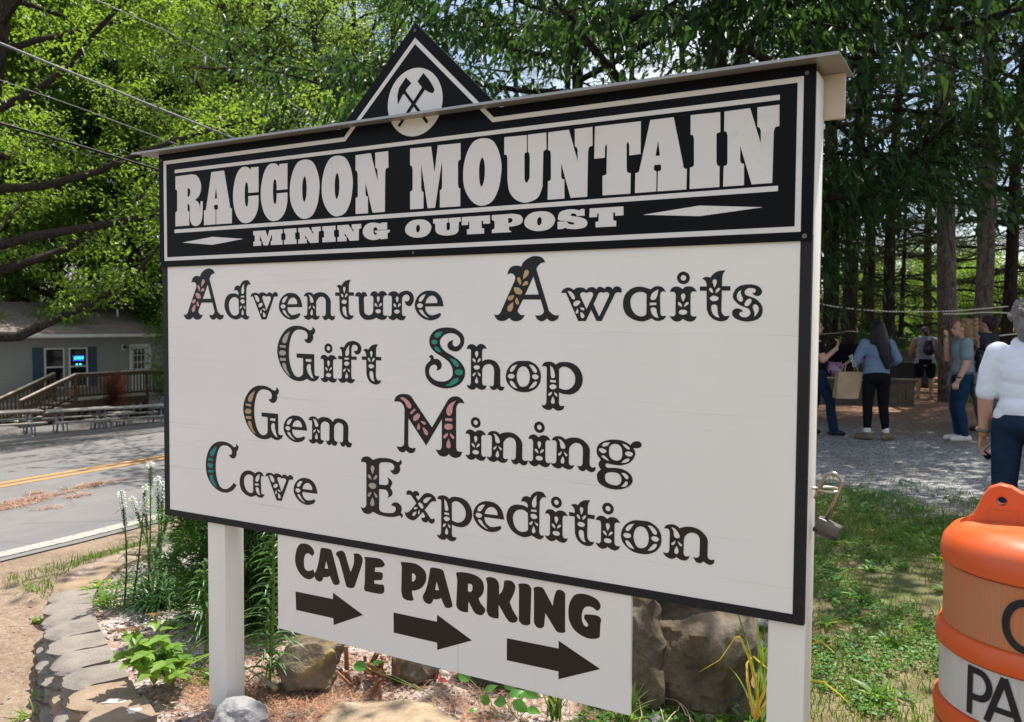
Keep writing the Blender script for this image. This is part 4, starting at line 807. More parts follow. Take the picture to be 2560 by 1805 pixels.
hp_ = [(-.185, 0), (-.165, .016), (-.145, .065), (-.132, .085), (-.112, .094), (-.090, .090), (-.070, .078), (.070, .078), (.090, .090), (.112, .094), (.132, .085), (.145, .065), (.165, .016), (.185, 0), (.060, 0), (.055, .035), (.040, .05), (-.040, .05), (-.055, .035), (-.060, 0)]
HM = Matrix.Translation((0, 0, ztop)) @ Matrix.Rotation(radians(-3), 4, 'Z') @ Matrix.Rotation(pi / 2, 4, 'X')
holes = [ring_poly((sx * .108, .058), .0145) for sx in (-1, 1)]
def plate(loops, th, name, mat, parent, M):
    cu = bpy.data.curves.new(name, 'CURVE'); cu.dimensions = '2D'; cu.fill_mode = 'BOTH'; cu.extrude = th / 2; cu.bevel_depth = .004; cu.bevel_resolution = 2
    for L in loops:
        sp = cu.splines.new('POLY'); sp.points.add(len(L) - 1); sp.use_cyclic_u = True
        for p, (x, z) in zip(sp.points, L): p.co = (x, z, 0, 1)
    tmp = bpy.data.objects.new(name, cu); COL.objects.link(tmp); dg = bpy.context.evaluated_depsgraph_get(); me = bpy.data.meshes.new_from_object(tmp.evaluated_get(dg)); bpy.data.objects.remove(tmp)
    me.transform(M); me.materials.clear(); me.materials.append(mat); o = link(bpy.data.objects.new(name, me), parent); return o
plate([hp_] + holes, .03, 'handle', M_or, drum, HM)
lbp = MB(); lbp.box(-.155 + .02, -.075, -.0215, -.0195, .008, .036, Matrix.Translation((0, 0, ztop)) @ Matrix.Rotation(radians(-3), 4, 'Z')); lbp.build('moulded_label', M_or, drum)
for n_, z0, z1, m in (('reflective_band', zr1 + .004, zb1 - .001, M_os), ('reflective_band', zr2 + .006, zb2 - .006, M_ws), ('reflective_band', zr2 - .235, zr2 - .052, M_os)):
    b = MB(); rr = Rb + (.0035 if z0 > zr1 else .0075 if z0 > zr2 else .0155)
    b.lathe([(rr, z0), (rr - (.002 if z0 > zr1 else 0), z1)], 96); b.f = [f for f in b.f if len(f) == 4]; b.mi = b.mi[:len(b.f)]; b.build(n_, m, drum, True)
M_mark = plain('marker_black', (.012, .012, .014), .5, .3, 30)
def stroke(mb, P, w, R, M=None):
    """marker stroke on the drum: P in (angle*R, z)"""
    Q = []
    for i in range(len(P) - 1):
        k = max(2, int(hypot(P[i + 1][0] - P[i][0], P[i + 1][1] - P[i][1]) / .008))
        Q += [(P[i][0] + (P[i + 1][0] - P[i][0]) * j / k, P[i][1] + (P[i + 1][1] - P[i][1]) * j / k) for j in range(k)]
    Q.append(P[-1]); vs, fs = [], []
    for i, (s, z) in enumerate(Q):
        a, b = Q[max(i - 1, 0)], Q[min(i + 1, len(Q) - 1)]; dx, dz = b[0] - a[0], b[1] - a[1]; L = hypot(dx, dz) or 1; nx_, nz_ = -dz / L * w / 2, dx / L * w / 2
        for sg in (-1, 0, 1):
            an = (s + nx_ * sg) / R; vs.append((R * cos(an), R * sin(an), z + nz_ * sg))
    for i in range(len(Q) - 1):
        for j in (0, 1): fs.append((i * 3 + j, i * 3 + j + 1, i * 3 + j + 4, i * 3 + j + 3))
    mb.add(vs, fs)
# the angle at which a photo column meets the drum's near side
def ang(px, z, R):
    d = ray(px, 1400); o2 = Vector((CAM.x - D0.x, CAM.y - D0.y)); d2 = Vector((d.x, d.y)); A_ = d2.dot(d2); B_ = 2 * o2.dot(d2); C_ = o2.dot(o2) - R * R; di = B_ * B_ - 4 * A_ * C_
    tt = (-B_ - sqrt(max(di, 0))) / (2 * A_); P = o2 + d2 * tt; return atan2(P.y, P.x)
Rm_ = Rb + .0052
aC = ang(2515, 0, Rm_) * Rm_; zC = (zr1 + zb1) / 2 - .008; b = MB()
arc = lambda cx, cz, rx, rz, a0, a1, n=22: [(cx + rx * cos(radians(a0 + (a1 - a0) * i / n)), cz + rz * sin(radians(a0 + (a1 - a0) * i / n))) for i in range(n + 1)]
stroke(b, [(aC + .085, zC + .030)] + arc(aC + .045, zC, .042, .052, 60, 300) + [(aC + .085, zC - .032)], .016, Rm_); b.build('painted_letter', M_mark, drum)
Rw = Rb + .0092; aP = ang(2434, 0, Rw) * Rw; zP0, zP1 = zr2 + .014, zb2 - .012; b = MB()
stroke(b, [(aP, zP0), (aP, zP1)], .015, Rw); stroke(b, [(aP - .006, zP1 - .006), (aP + .020, zP1 - .006)] + arc(aP + .022, zP1 - .036, .026, .030, 90, -90, 14) + [(aP, zP1 - .068)], .015, Rw + .0003); b.build('painted_letter', M_mark, drum)
aA = ang(2494, 0, Rw) * Rw; b = MB()
stroke(b, [(aA - .014, zP0), (aA + .022, zP1)], .015, Rw); stroke(b, [(aA + .022, zP1), (aA + .060, zP0)], .015, Rw + .0003); stroke(b, [(aA - .003, zP0 + .035), (aA + .048, zP0 + .035)], .013, Rw + .0005); b.build('painted_letter', M_mark, drum)
# ------------------------------------------------------------------ leaves
def unit(a): return a / np.maximum(np.linalg.norm(a, axis=-1, keepdims=True), 1e-9)
class Leaves:
    """many folded leaf blades gathered into one mesh"""
    def __init__(s): s.V, s.F, s.n = [], [], 0
    def add(s, P, D, L, W, droop=.2, up=None, fold=.25):
        P = np.asarray(P, float); n = len(P); D = unit(np.asarray(D, float)); L = np.broadcast_to(L, n)[:, None]; W = np.broadcast_to(W, n)[:, None]
        U = np.array([0, 0, 1.0]) + RNG.normal(0, .35, (n, 3)) if up is None else np.asarray(up, float)
        S = unit(np.cross(D, U)); N = np.cross(S, D); z = np.array([0, 0, 1.0]); tip = P + D * L - z * (L * droop)
        m, m2 = P + D * L * .3, P + D * L * .68 - z * (L * droop * .4); S, N = S * W / 2, N * W * fold * .6
        V = np.stack([P, m + S + N, m2 + S * .72 + N * .8, tip, m2 - S * .72 + N * .8, m - S + N], 1)
        F = (np.arange(n)[:, None, None] * 6 + np.array([[0, 1, 2, 3], [0, 3, 4, 5]]) + s.n).reshape(-1, 4)
        s.V.append(V.reshape(-1, 3)); s.F.append(F); s.n += n * 6
    def ribbon(s, pts, w, side=None, fold=.15):
        """one long strap leaf along pts (k,3): two quads wide with a fold"""
        pts = np.asarray(pts, float); k = len(pts); T = unit(np.gradient(pts, axis=0)); U = np.array([0, 0, 1.0]) if side is None else np.asarray(side, float)
        S = np.cross(T, U); bad = np.linalg.norm(S, axis=1) < .05; S[bad] = np.array([1.0, .3, 0]); S = unit(S); N = np.cross(S, T); w = np.asarray(w, float)[:, None]
        V = np.concatenate([pts - S * w / 2 + N * w * fold, pts, pts + S * w / 2 + N * w * fold]); f = []
        for i in range(k - 1): f += [(i, k + i, k + i + 1, i + 1), (k + i, 2 * k + i, 2 * k + i + 1, k + i + 1)]
        s.V.append(V); s.F.append(np.array(f) + s.n); s.n += 3 * k
    def broad(s, base, d, up, L, W, heart=.0, wave=.05):
        """one broad leaf with a pointed tip, 6 rows"""
        d = np.asarray(d, float) / np.linalg.norm(d); S = np.cross(d, up); S /= np.linalg.norm(S); N = np.cross(S, d); rows = [(0, .30 * (heart > 0)), (.12, .72), (.3, 1.0), (.52, .92), (.74, .58), (.9, .22), (1, 0)]
        V, f = [], []
        for i, (t_, w) in enumerate(rows):
            c = np.asarray(base, float) + d * L * t_ - N * L * .35 * t_ ** 2
            for sg in (-1, 0, 1): V.append(c + S * W / 2 * w * sg + N * (W * .16 * abs(sg) * w + wave * W * (i % 2) * sg))
        for i in range(len(rows) - 1):
            for j in (0, 1): f.append((i * 3 + j, i * 3 + j + 1, i * 3 + j + 4, i * 3 + j + 3))
        s.V.append(np.array(V)); s.F.append(np.array(f) + s.n); s.n += len(V)
    def build(s, name, mat, parent=None, smooth=False):
        return fast(name, np.concatenate(s.V), np.concatenate(s.F), mat, parent, smooth)
M_lily = leafmat('lily_leaf', (.045, .13, .045), (.10, .21, .06), .35, .35, .4); M_lstem = plain('lily_stem', (.16, .22, .035), .5, .2, 20)
M_lia = leafmat('liatris_leaf', (.03, .10, .04), (.07, .17, .055), .35, .4, .35); M_weed = leafmat('weed_leaf', (.085, .19, .03), (.20, .32, .06), .4, .4, .35)
M_red = leafmat('young_leaf', (.13, .055, .025), (.20, .12, .04), .35, .4, .3, (.28, .16, .05)); M_vine = leafmat('vine_leaf', (.06, .20, .035), (.11, .30, .05), .35, .3, .5)
M_yel = leafmat('yellow_leaf', (.46, .30, .05), (.62, .40, .09), .4, .5); M_dlily = leafmat('strap_leaf', (.085, .16, .05), (.15, .24, .07), .35, .45)
M_spr = leafmat('spruce_needle', (.018, .065, .016), (.065, .16, .03), .3, .5, .2); M_fl = plain('white_floret', (.80, .80, .74), .7, .1, 60)
def rv(*a): return np.array(a, float)
# tall lilies with whorls of narrow leaves
def lily(base, top, label, n, L0, seed, bare=.1):
    rg = np.random.default_rng(seed); root = thing('lily_plant', label, 'plant', base, 0, 'leafy lily stalks beside the left post'); T = rv(*(Vector(top) - Vector(base))); hgt = np.linalg.norm(T)
    b = MB(); b.tube([T * t_ + rv(.006 * sin(5 * t_), .004 * sin(4 * t_), 0) for t_ in np.linspace(0, 1, 9)], list(np.linspace(.0062, .0035, 9)), 7); b.build('stem', M_lstem, root, True); lf = Leaves()
    for i in range(n):
        t_ = bare + (1 - bare) * (i / n); a = i * 2.4 + rg.normal(0, .3); el = .55 + rg.normal(0, .15) + .5 * (t_ > .9); L = L0 * (1 - .72 * t_ ** 1.6) * rg.uniform(.75, 1.15); d = rv(cos(a), sin(a), 0); p0 = T * t_
        if t_ > .93: L *= .6; el = 1.1
        pts = [p0 + d * L * s_ * cos(el * (1 - .55 * s_)) + rv(0, 0, L * (s_ * sin(el) - .62 * s_ * s_)) for s_ in np.linspace(0, 1, 6)]; lf.ribbon(pts, L0 * .068 * np.array([.7, 1.1, 1.1, .9, .55, .05]), fold=.3)
    lf.build('foliage', M_lily, root); return root
q = onz(512, 1640, -.02); lily(q, (q.x + .0, q.y + .01, .385), 'short dark green lily stalk in front of the bush, left of the post', 95, .17, 1, .12)
q = onz(672, 1722, -.01); lily(q, (q.x + .02, q.y + .02, .74), 'tall lily stalk with whorls of narrow leaves between post and parking panel', 150, .155, 2, .06)
# blazing star clump with white flower spikes
cb = onz(398, 1480, -.06); lia = thing('liatris_clump', 'clump of grassy stalks with fluffy white flower spikes behind the sign corner', 'plant', (cb.x, cb.y, h1(cb.x, cb.y))); C0 = Vector((cb.x, cb.y, h1(cb.x, cb.y)))
lf = Leaves(); rg = np.random.default_rng(8); tops = [(302, 1228, 4.75, 1), (328, 1243, 4.85, .8), (361, 1246, 4.8, .8), (363, 1214, 5.0, .35), (376, 1157, 4.8, .25), (393, 1192, 4.95, 1), (407, 1205, 4.95, 1), (420, 1290, 4.9, 0), (440, 1330, 4.8, 0), (455, 1300, 5.0, 0), (470, 1340, 4.9, 0), (400, 1330, 4.6, 0), (430, 1250, 5.05, .5), (385, 1370, 4.5, 0)]
for i, (px, py, D, fl) in enumerate(tops):
    tp = Vector(atd(px, py, D)) - C0; bs = Vector((rg.normal(0, .06) + tp.x * .25, rg.normal(0, .06) + tp.y * .25, 0)); pts = [bs.lerp(tp, t_) + Vector((-tp.x * .10 * sin(pi * t_), -tp.y * .10 * sin(pi * t_), 0)) for t_ in np.linspace(0, 1, 8)]
    b = MB(); b.tube(pts, list(np.linspace(.0055, .0035, 8)), 6); st_ = b.build('flower_stem', M_lstem if i % 3 else M_lia, lia, True)
    f_ = Vector(tp) - Vector(pts[-2])
    for k in range(46 if fl < .6 else 26):
        t_ = .12 + .8 * k / (46 if fl < .6 else 26); p0 = rv(*(bs.lerp(tp, t_) + Vector((-tp.x * .10 * sin(pi * t_), -tp.y * .10 * sin(pi * t_), 0)))); a = k * 2.4; L = .15 * (1 - .8 * t_) + .02; d = rv(cos(a), sin(a), 0)
        lf.ribbon([p0 + d * L * s_ * .85 + rv(0, 0, L * (.75 * s_ - .8 * s_ * s_)) for s_ in np.linspace(0, 1, 4)], .007 * np.array([.8, 1, .7, .05]))
    if fl > 0:
        b = MB(); n_b = int(34 * max(fl, .35))
        for k in range(n_b):
            t_ = k / n_b; a = k * 2.4; c = tp + f_.normalized() * (-.10 * fl * t_ - .0) + Vector((cos(a), sin(a), 0)) * .013
            for j in range(5):
                v = Vector((cos(a) + rg.normal(0, .6), sin(a) + rg.normal(0, .6), rg.normal(.3, .6))).normalized(); b.tube([c, c + v * .010], [.0024, .0006], 4, False)
            b.ball(c, .0055, 6)
        b.build('flower_spike', M_fl, st_)
    b = MB()
    for k in range(30):
        t_ = k / 30; a = k * 2.4; c = tp + f_.normalized() * (-.10 * fl - .10 * t_) + Vector((cos(a), sin(a), 0)) * .008; b.ball(c, .0042, 5)
    b.build('flower_buds', M_lia, st_)
for k in range(210):
    a = rg.uniform(0, 2 * pi); r0 = rg.uniform(0, .10); L = rg.uniform(.14, .34); p0 = rv(r0 * cos(a), r0 * sin(a), 0); d = rv(cos(a + rg.normal(0, .4)), sin(a + rg.normal(0, .4)), 0); e = rg.uniform(.6, 1.25)
    lf.ribbon([p0 + d * L * s_ * cos(e) * (1 + .5 * s_) + rv(0, 0, L * (s_ * sin(e) - .55 * s_ * s_)) for s_ in np.linspace(0, 1, 6)], .010 * np.array([.8, 1, 1, .9, .6, .05]))
lf.build('foliage', M_lia, lia)
# dwarf spruce
q = onz(585, 1560, -.04); spr = thing('dwarf_spruce', 'dense dark green dwarf spruce bush behind the left sign post', 'bush', (q.x, q.y + .12, h1(q.x, q.y)))
rg = np.random.default_rng(4); n = 15000; hh = rg.random(n) ** .8; a = rg.uniform(0, 2 * pi, n); lump = 1 + .16 * np.sin(3 * a + 7 * hh * 3) + .12 * np.sin(7 * a - 11 * hh * 2) + .08 * np.sin(13 * a + 17 * hh)
R_ = .34 * np.sqrt(np.clip(np.sin(np.clip(hh * .92 + .08, 0, 1) * pi * .80 + .32), .05, 1)) * lump * rg.uniform(.62, 1, n) ** .4; P = np.stack([R_ * np.cos(a), R_ * np.sin(a), hh * .80 + .02], 1); O = unit(np.stack([np.cos(a), np.sin(a), .35 + 0 * a], 1) + rg.normal(0, .45, (n, 3)))
lf = Leaves(); lf.add(P, O, rg.uniform(.028, .05, n), .006, .15); lf.add(P, unit(O + rg.normal(0, .6, (n, 3))), rg.uniform(.02, .035, n), .005, .1); lf.build('foliage', M_spr, spr)
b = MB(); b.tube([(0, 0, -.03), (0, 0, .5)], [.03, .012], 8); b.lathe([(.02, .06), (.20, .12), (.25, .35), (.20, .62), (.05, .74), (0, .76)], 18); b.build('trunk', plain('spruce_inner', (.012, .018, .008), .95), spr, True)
# broad leafed weed by the cap blocks
q = onz(425, 1690, -.02); wd2 = thing('broadleaf_weed', 'bushy light green weed with reddish young leaves beside the near cap blocks', 'weed', (q.x, q.y, h1(q.x, q.y))); W0 = Vector((q.x, q.y, h1(q.x, q.y)))
stems, lf, lr = MB(), Leaves(), Leaves(); rg = np.random.default_rng(12)
for px, py, D, red in ((303, 1580, 3.50, 1), (337, 1576, 3.52, 1), (388, 1540, 3.6, 1), (360, 1640, 3.42, 0), (400, 1600, 3.5, 0), (430, 1620, 3.5, 0), (330, 1660, 3.45, 0), (375, 1690, 3.35, 0), (455, 1650, 3.45, 0), (410, 1665, 3.35, 0), (310, 1640, 3.48, 0), (440, 1690, 3.35, 0), (350, 1610, 3.5, 0)):
    tp = Vector(atd(px, py, D)) - W0; pts = [Vector((0, 0, 0)).lerp(tp, t_) + Vector((0, 0, .03 * sin(pi * t_))) for t_ in np.linspace(0, 1, 6)]; stems.tube(pts, list(np.linspace(.0035, .0018, 6)), 6)
    m = 9 if not red else 6
    for k in range(m):
        t_ = .35 + .65 * k / m; p0 = rv(*(Vector((0, 0, 0)).lerp(tp, t_) + Vector((0, 0, .03 * sin(pi * t_))))); a = k * 2.3 + rg.uniform(0, 1); d = rv(cos(a), sin(a), rg.uniform(-.1, .45)); L = rg.uniform(.05, .085) * (1.15 - .4 * t_); lf.broad(p0, d, rv(0, 0, 1), L, L * .62, 1)
    if red:
        for k in range(5):
            a = k * 1.3; lr.broad(rv(*tp), rv(cos(a), sin(a), .55), rv(0, 0, 1), .040 * (.7 + .3 * (k % 2)), .020)
    else:
        for k in range(4):
            a = k * 1.6; lf.broad(rv(*tp), rv(cos(a), sin(a), .3), rv(0, 0, 1), .06, .038, 1)
stems.build('stems', M_lstem, wd2, True); lf.build('leaves', M_weed, wd2, True); lr.build('young_leaves', M_red, wd2, True)
def strapplant(name, label, base, n, L, w, mat, seed, lean=(.0, .0), e0=(.9, 1.4), cat='plant', curl=.5, group=None):
    rg = np.random.default_rng(seed); root = thing(name, label, cat, base, 0, group); lf = Leaves()
    for k in range(n):
        a = rg.uniform(0, 2 * pi); e = rg.uniform(*e0); l = L * rg.uniform(.6, 1.1); d = rv(cos(a) + lean[0], sin(a) + lean[1], 0); p0 = rv(rg.normal(0, .012), rg.normal(0, .012), 0)
        lf.ribbon([p0 + d * l * s_ * cos(e) * (1 + .6 * s_) + rv(0, 0, l * (s_ * sin(e) - curl * s_ * s_ * cos(e) * 1.3)) for s_ in np.linspace(0, 1, 7)], w * np.array([.7, .95, 1, 1, .85, .55, .05]) * rg.uniform(.7, 1.1), fold=.3)
    lf.build('leaves', mat, root); return root
q = onz(445, 1680, -.02); strapplant('grass_tuft', 'bright green broad bladed grass tuft beside the leafy weed', q, 16, .17, .013, M_weed, 3, (.4, .2))
q = onz(1900, 1800, -.12); dl = strapplant('daylily', 'daylily with tall green and drooping yellow leaves behind the right post', (q.x, q.y, h1(q.x, q.y)), 11, .52, .016, M_dlily, 14, (.1, .1), (1.25, 1.5))
lf = Leaves(); Q0 = Vector((q.x, q.y, h1(q.x, q.y)))
for P in ([(1885, 1790, 0), (1870, 1700, .0), (1868, 1660, 0), (1882, 1640, 0), (1925, 1675, 0), (1960, 1730, 0), (1990, 1790, 0)], [(1900, 1790, 0), (1890, 1700, 0), (1872, 1640, 0), (1850, 1592, 0), (1838, 1595, 0), (1800, 1650, 0), (1748, 1680, 0)], [(1890, 1800, 0), (1925, 1740, 0), (2000, 1700, 0), (2060, 1705, 0), (2100, 1735, 0), (2150, 1790, 0)], [(1885, 1795, 0), (1915, 1720, 0), (1990, 1630, 0), (2050, 1600, 0), (2085, 1630, 0)], [(1890, 1800, 0), (1895, 1740, 0), (1885, 1700, 0), (1880, 1680, 0)]):
    pts = [rv(*(Vector(atd(px, py, 2.98 + .05 * k)) - Q0)) for k, (px, py, _) in enumerate(P)]; fine_ = []
    for i in range(len(pts) - 1):
        for t_ in (0, .33, .66): fine_.append(pts[i] * (1 - t_) + pts[i + 1] * t_)
    fine_.append(pts[-1]); lf.ribbon(fine_, .013 * np.linspace(1, .15, len(fine_)), side=(-.3, -.9, .3), fold=.3)
lf.build('withered_leaves', M_yel, dl)
q = onz(1385, 1800, -.06); strapplant('daylily', 'stubby clump of cut strap leaves under the parking panel near the vine', q, 22, .17, .012, M_dlily, 15, (.05, .1), (1.2, 1.5))
q = onz(1560, 1815, -.08); strapplant('daylily', 'short yellow green strap leaves at the lower right corner of the parking panel', q, 26, .17, .012, M_dlily, 16, (.05, .1), (1.0, 1.5))
# bean vine
q = onz(1290, 1790, -.05); vn = thing('bean_vine', 'creeping vine with glossy heart shaped green leaves under the parking panel', 'vine', q); lf, b = Leaves(), MB(); rg = np.random.default_rng(5)
for px, py, D, L, a, bz in ((1160, 1690, 3.10, .072, 2.9, .2), (1210, 1748, 3.05, .058, 1.2, -.4), (1275, 1715, 3.10, .055, 3.4, .0), (1250, 1755, 2.98, .062, 3.2, -.1), (1300, 1765, 2.98, .068, .3, -.5), (1285, 1735, 3.06, .06, .9, .4), (1325, 1735, 3.02, .058, -.1, 0), (1240, 1785, 2.95, .05, 2.2, -.3), (1305, 1740, 3.05, .05, 1.5, .5), (1180, 1775, 3.0, .03, 1.0, .3), (940, 1660, 3.2, .06, 1.4, .2), (900, 1665, 3.2, .07, 3.3, .1), (1225, 1720, 3.06, .05, .5, .8), (1330, 1775, 2.95, .05, -.4, .1)):
    p0 = rv(*(Vector(atd(px, py, D)) - q)); d = rv(cos(a), sin(a) * .5, bz); lf.broad(p0 - d * L * .4, d, rv(-.25, -.75, .6), L, L * .62, 1, .03); b.tube([p0 - d * L * .4, p0 * .6 - d * L * .5 + rv(0, 0, -.02), p0 * rv(.5, .5, 0) + rv(0, 0, .004)], .0014, 5)
lf.build('leaves', M_vine, vn, True); b.build('stems', M_lstem, vn, True)
q = onz(1090, 1710, -.04); rl = thing('seedling', 'small seedling with one bright red leaf beside the dark stone', 'plant', q); lf = Leaves(); lf.broad(rv(.01, 0, .02), rv(-.5, -.1, .6), rv(-.2, -.8, .3), .055, .032); lf.broad(rv(.01, 0, .02), rv(.8, 0, .1), rv(0, -.6, .8), .045, .022); lf.build('leaves', leafmat('red_leaf', (.42, .04, .05), (.5, .08, .08), .3, .4, .3, (.8, .15, .12)), rl, True)
# small weeds in the bed, and on the path edge
wl_ = [(395, 1475, .09), (430, 1545, .10), (340, 1560, .08), (300, 1480, .11), (260, 1455, .12), (245, 1440, .12), (330, 1440, .10), (250, 1480, .10), (285, 1420, .12), (320, 1400, .12), (350, 1420, .10), (560, 1660, .12), (500, 1705, .11), (520, 1690, .10), (635, 1570, .12), (640, 1600, .12), (790, 1610, .08), (770, 1595, .08), (75, 1530, .08), (95, 1600, .06), (120, 1735, .10), (60, 1780, .07), (1720, 1720, .10), (1760, 1740, .10), (1790, 1700, .11), (1820, 1710, .10), (1700, 1690, .12), (1620, 1790, .08), (1650, 1775, .06)]
for i, (px, py, s_) in enumerate(wl_):
    q = onz(px, py, -.03 if px > 200 else -.25); q = Vector((q.x, q.y, h1(q.x, q.y))); rg = np.random.default_rng(40 + i); lf = Leaves()
    for k in range(rg.integers(14, 26)):
        a = rg.uniform(0, 2 * pi); e = rg.uniform(.3, 1.2); L = s_ * rg.uniform(.5, 1.1); d = rv(cos(a) * cos(e), sin(a) * cos(e), sin(e)); p0 = rv(rg.normal(0, s_ * .25), rg.normal(0, s_ * .25), max(0, rg.normal(0, s_ * .2)))
        if i % 3 == 0: lf.ribbon([p0 + d * L * t_ * 1.4 - rv(0, 0, L * .5 * t_ * t_) for t_ in np.linspace(0, 1, 5)], .006 * np.array([.8, 1, .9, .6, .05]))
        else: lf.broad(p0, d, rv(0, 0, 1), L * .6, L * .26)
    o = lf.build('small_weed', M_weed if i % 4 else M_dlily, None, True)
    o.location = q; wh = 'beside the far cap blocks' if px < 420 and px > 200 else 'at the left post' if 480 < px < 660 else 'on the dirt path outside the wall' if px < 200 else 'between the lily stalk and the rocks' if px < 900 else 'at the foot of the big boulder'
    tag(o, 'low green weed growing ' + wh, 'weed', 'small weeds ' + wh)
# lawn: thin grass, clover and rosettes on bare soil
def grass(name, X, Y, h, w, mat, label, cat='grass', lean=.5):
    n = len(X); Z = H(X, Y) - .004; a = RNG.uniform(0, 2 * pi, n); b_ = RNG.uniform(0, 2 * pi, n); ln = h * np.abs(RNG.normal(lean, .3, n)); S = np.stack([np.cos(a), np.sin(a), 0 * a], 1) * (w[:, None] / 2); D = np.stack([np.cos(b_) * ln, np.sin(b_) * ln, h], 1); P = np.stack([X, Y, Z], 1)
    V = np.stack([P - S, P + S, P + D * .55 + S * .8 + np.array([0, 0, 1]) * (h * .12)[:, None], P + D * .55 - S * .8 + np.array([0, 0, 1]) * (h * .12)[:, None], P + D + S * .1, P + D - S * .1], 1); F = np.array([[0, 1, 2, 3], [3, 2, 4, 5]])
    o = fast(name, V.reshape(-1, 3), (F[None] + (np.arange(n) * 6)[:, None, None]).reshape(-1, 4), mat); return tag(o, label, cat, kind='stuff')
M_grass = leafmat('grass_blade', (.035, .095, .016), (.115, .20, .04), .4, .5, .25)
n = 170000; X = RNG.uniform(.9, 6.2, n); Y = .3 + 7.2 * RNG.random(n) ** 1.35; den = np.clip(.50 + .6 * wob(X, Y, 1.25, 2) + .3 * wob(X, Y, 3.1, 5), .05, 1) * sst(.9, 1.6, X + .1 * Y) * (1 - sst(5.2, 7.2, Y + .6 * wob(X, Y, 1.1))); ok = (RNG.random(n) < den) & (X < 2.3 + .62 * Y + 1.2) & (np.hypot(X - 1.27, Y - 1.36) > .33); X, Y = X[ok], Y[ok]
grass('lawn_grass', X, Y, RNG.lognormal(-3.45, .45, len(X)), RNG.uniform(.002, .0045, len(X)) * (1 + .18 * Y), M_grass, 'thin patchy grass and clover growing on bare soil')
n = 40000; X = RNG.uniform(.9, 5.0, n); Y = .3 + 6 * RNG.random(n) ** 1.5; ok = (wob(X, Y, 1.6, 9) > -.1) & (X < 2.3 + .62 * Y + .8) & (X > 1.0 + .0 * Y) & (np.hypot(X - 1.27, Y - 1.36) > .3); X, Y = X[ok], Y[ok]; n = len(X)
lf = Leaves(); Zc = H(X, Y); k_ = 3
for j in range(k_):
    a = RNG.uniform(0, 2 * pi, n); lf.add(np.stack([X, Y, Zc + RNG.uniform(.006, .03, n)], 1), np.stack([np.cos(a), np.sin(a), RNG.uniform(-.1, .5, n)], 1), RNG.uniform(.012, .026, n), RNG.uniform(.010, .020, n), .05)
tag(lf.build('clover', leafmat('clover_leaf', (.05, .14, .03), (.11, .24, .05), .35, .45)), 'low clover leaves spread through the thin grass', 'clover', kind='stuff')
for i, (px, py, s_) in enumerate(((2172, 1425, .08), (2150, 1500, .10), (2345, 1400, .08), (2365, 1480, .10), (2190, 1745, .11), (2222, 1610, .10), (2080, 1360, .09), (2140, 1555, .07), (2070, 1560, .10), (2245, 1620, .07))):
    q = onz(px, py, -.13); q = Vector((q.x, q.y, h1(q.x, q.y))); rg = np.random.default_rng(140 + i); lf = Leaves()
    for k in range(12):
        a = k * 2.4; e = rg.uniform(.25, .9); L = s_ * rg.uniform(.7, 1.2); d = rv(cos(a) * cos(e), sin(a) * cos(e), sin(e)); lf.broad(rv(0, 0, .002), d, rv(0, 0, 1), L, L * .24, 0, .12)
    o = lf.build('lawn_weed', M_weed, None, True); o.location = q; tag(o, 'rosette of long green weed leaves standing above the thin grass of the lawn', 'weed', 'weed rosettes in the lawn')
n = 9000; X = RNG.uniform(-4.1, -1.7, n); Y = RNG.uniform(.5, 2.4, n); sd_, _ = wall_sd(X, Y); ok = (sd_ < -.02) & (sd_ > -.55 + .3 * wob(X, Y, 1.5)) & (RNG.random(n) < .3 + .6 * (wob(X, Y, 2.2) > -.1)) & (Y > .62 + .1 * X * -1 * 0); X, Y = X[ok], Y[ok]
grass('verge_grass', X, Y, RNG.lognormal(-3.2, .35, len(X)), RNG.uniform(.003, .006, len(X)), M_grass, 'strip of short green grass outside the low wall by the road')
# ------------------------------------------------------------------ trees
def bark(name, a, b_, sc=5, lichen=None):
    t = NT(name); p = t.co(); k = t.noise(t.co(scale=(sc, sc, sc * .22)), 4.5, 7, .72, .8); n = t.noise(p, 3, 6, .65)
    q = t.mix(t.rng(k, .38, .58, 0, 1), a, b_); q = t.mix(t.rng(n, .4, .7, 0, .5), q, tuple(x * .6 for x in b_))
    if lichen: q = t.mix(t.rng(t.noise(p, 6, 5, .65), .56, .64, 0, .7), q, lichen)
    t.col(q).rough(.95).spec(.1).bump(k, .9, .05); return t.m
M_oakb = bark('oak_bark', (.020, .016, .013), (.085, .068, .055), 6); M_pineb = bark('pine_bark', (.045, .036, .030), (.20, .165, .14), 3.2, (.23, .25, .22)); M_darkb = bark('dark_bark', (.010, .008, .007), (.05, .041, .035), 5)
M_oakl = leafmat('oak_leaf', (.035, .095, .018), (.115, .205, .036), .58, .36, .45); M_litl = leafmat('light_leaf', (.06, .125, .035), (.135, .225, .062), .55, .4, .4)
M_drkl = leafmat('broad_leaf', (.010, .040, .019), (.028, .078, .030), .36, .40, .3); M_ndl = leafmat('pine_needle', (.016, .036, .016), (.050, .080, .032), .25, .5, .15)
M_und = leafmat('understorey_leaf', (.05, .12, .02), (.12, .22, .04), .5, .45, .3)
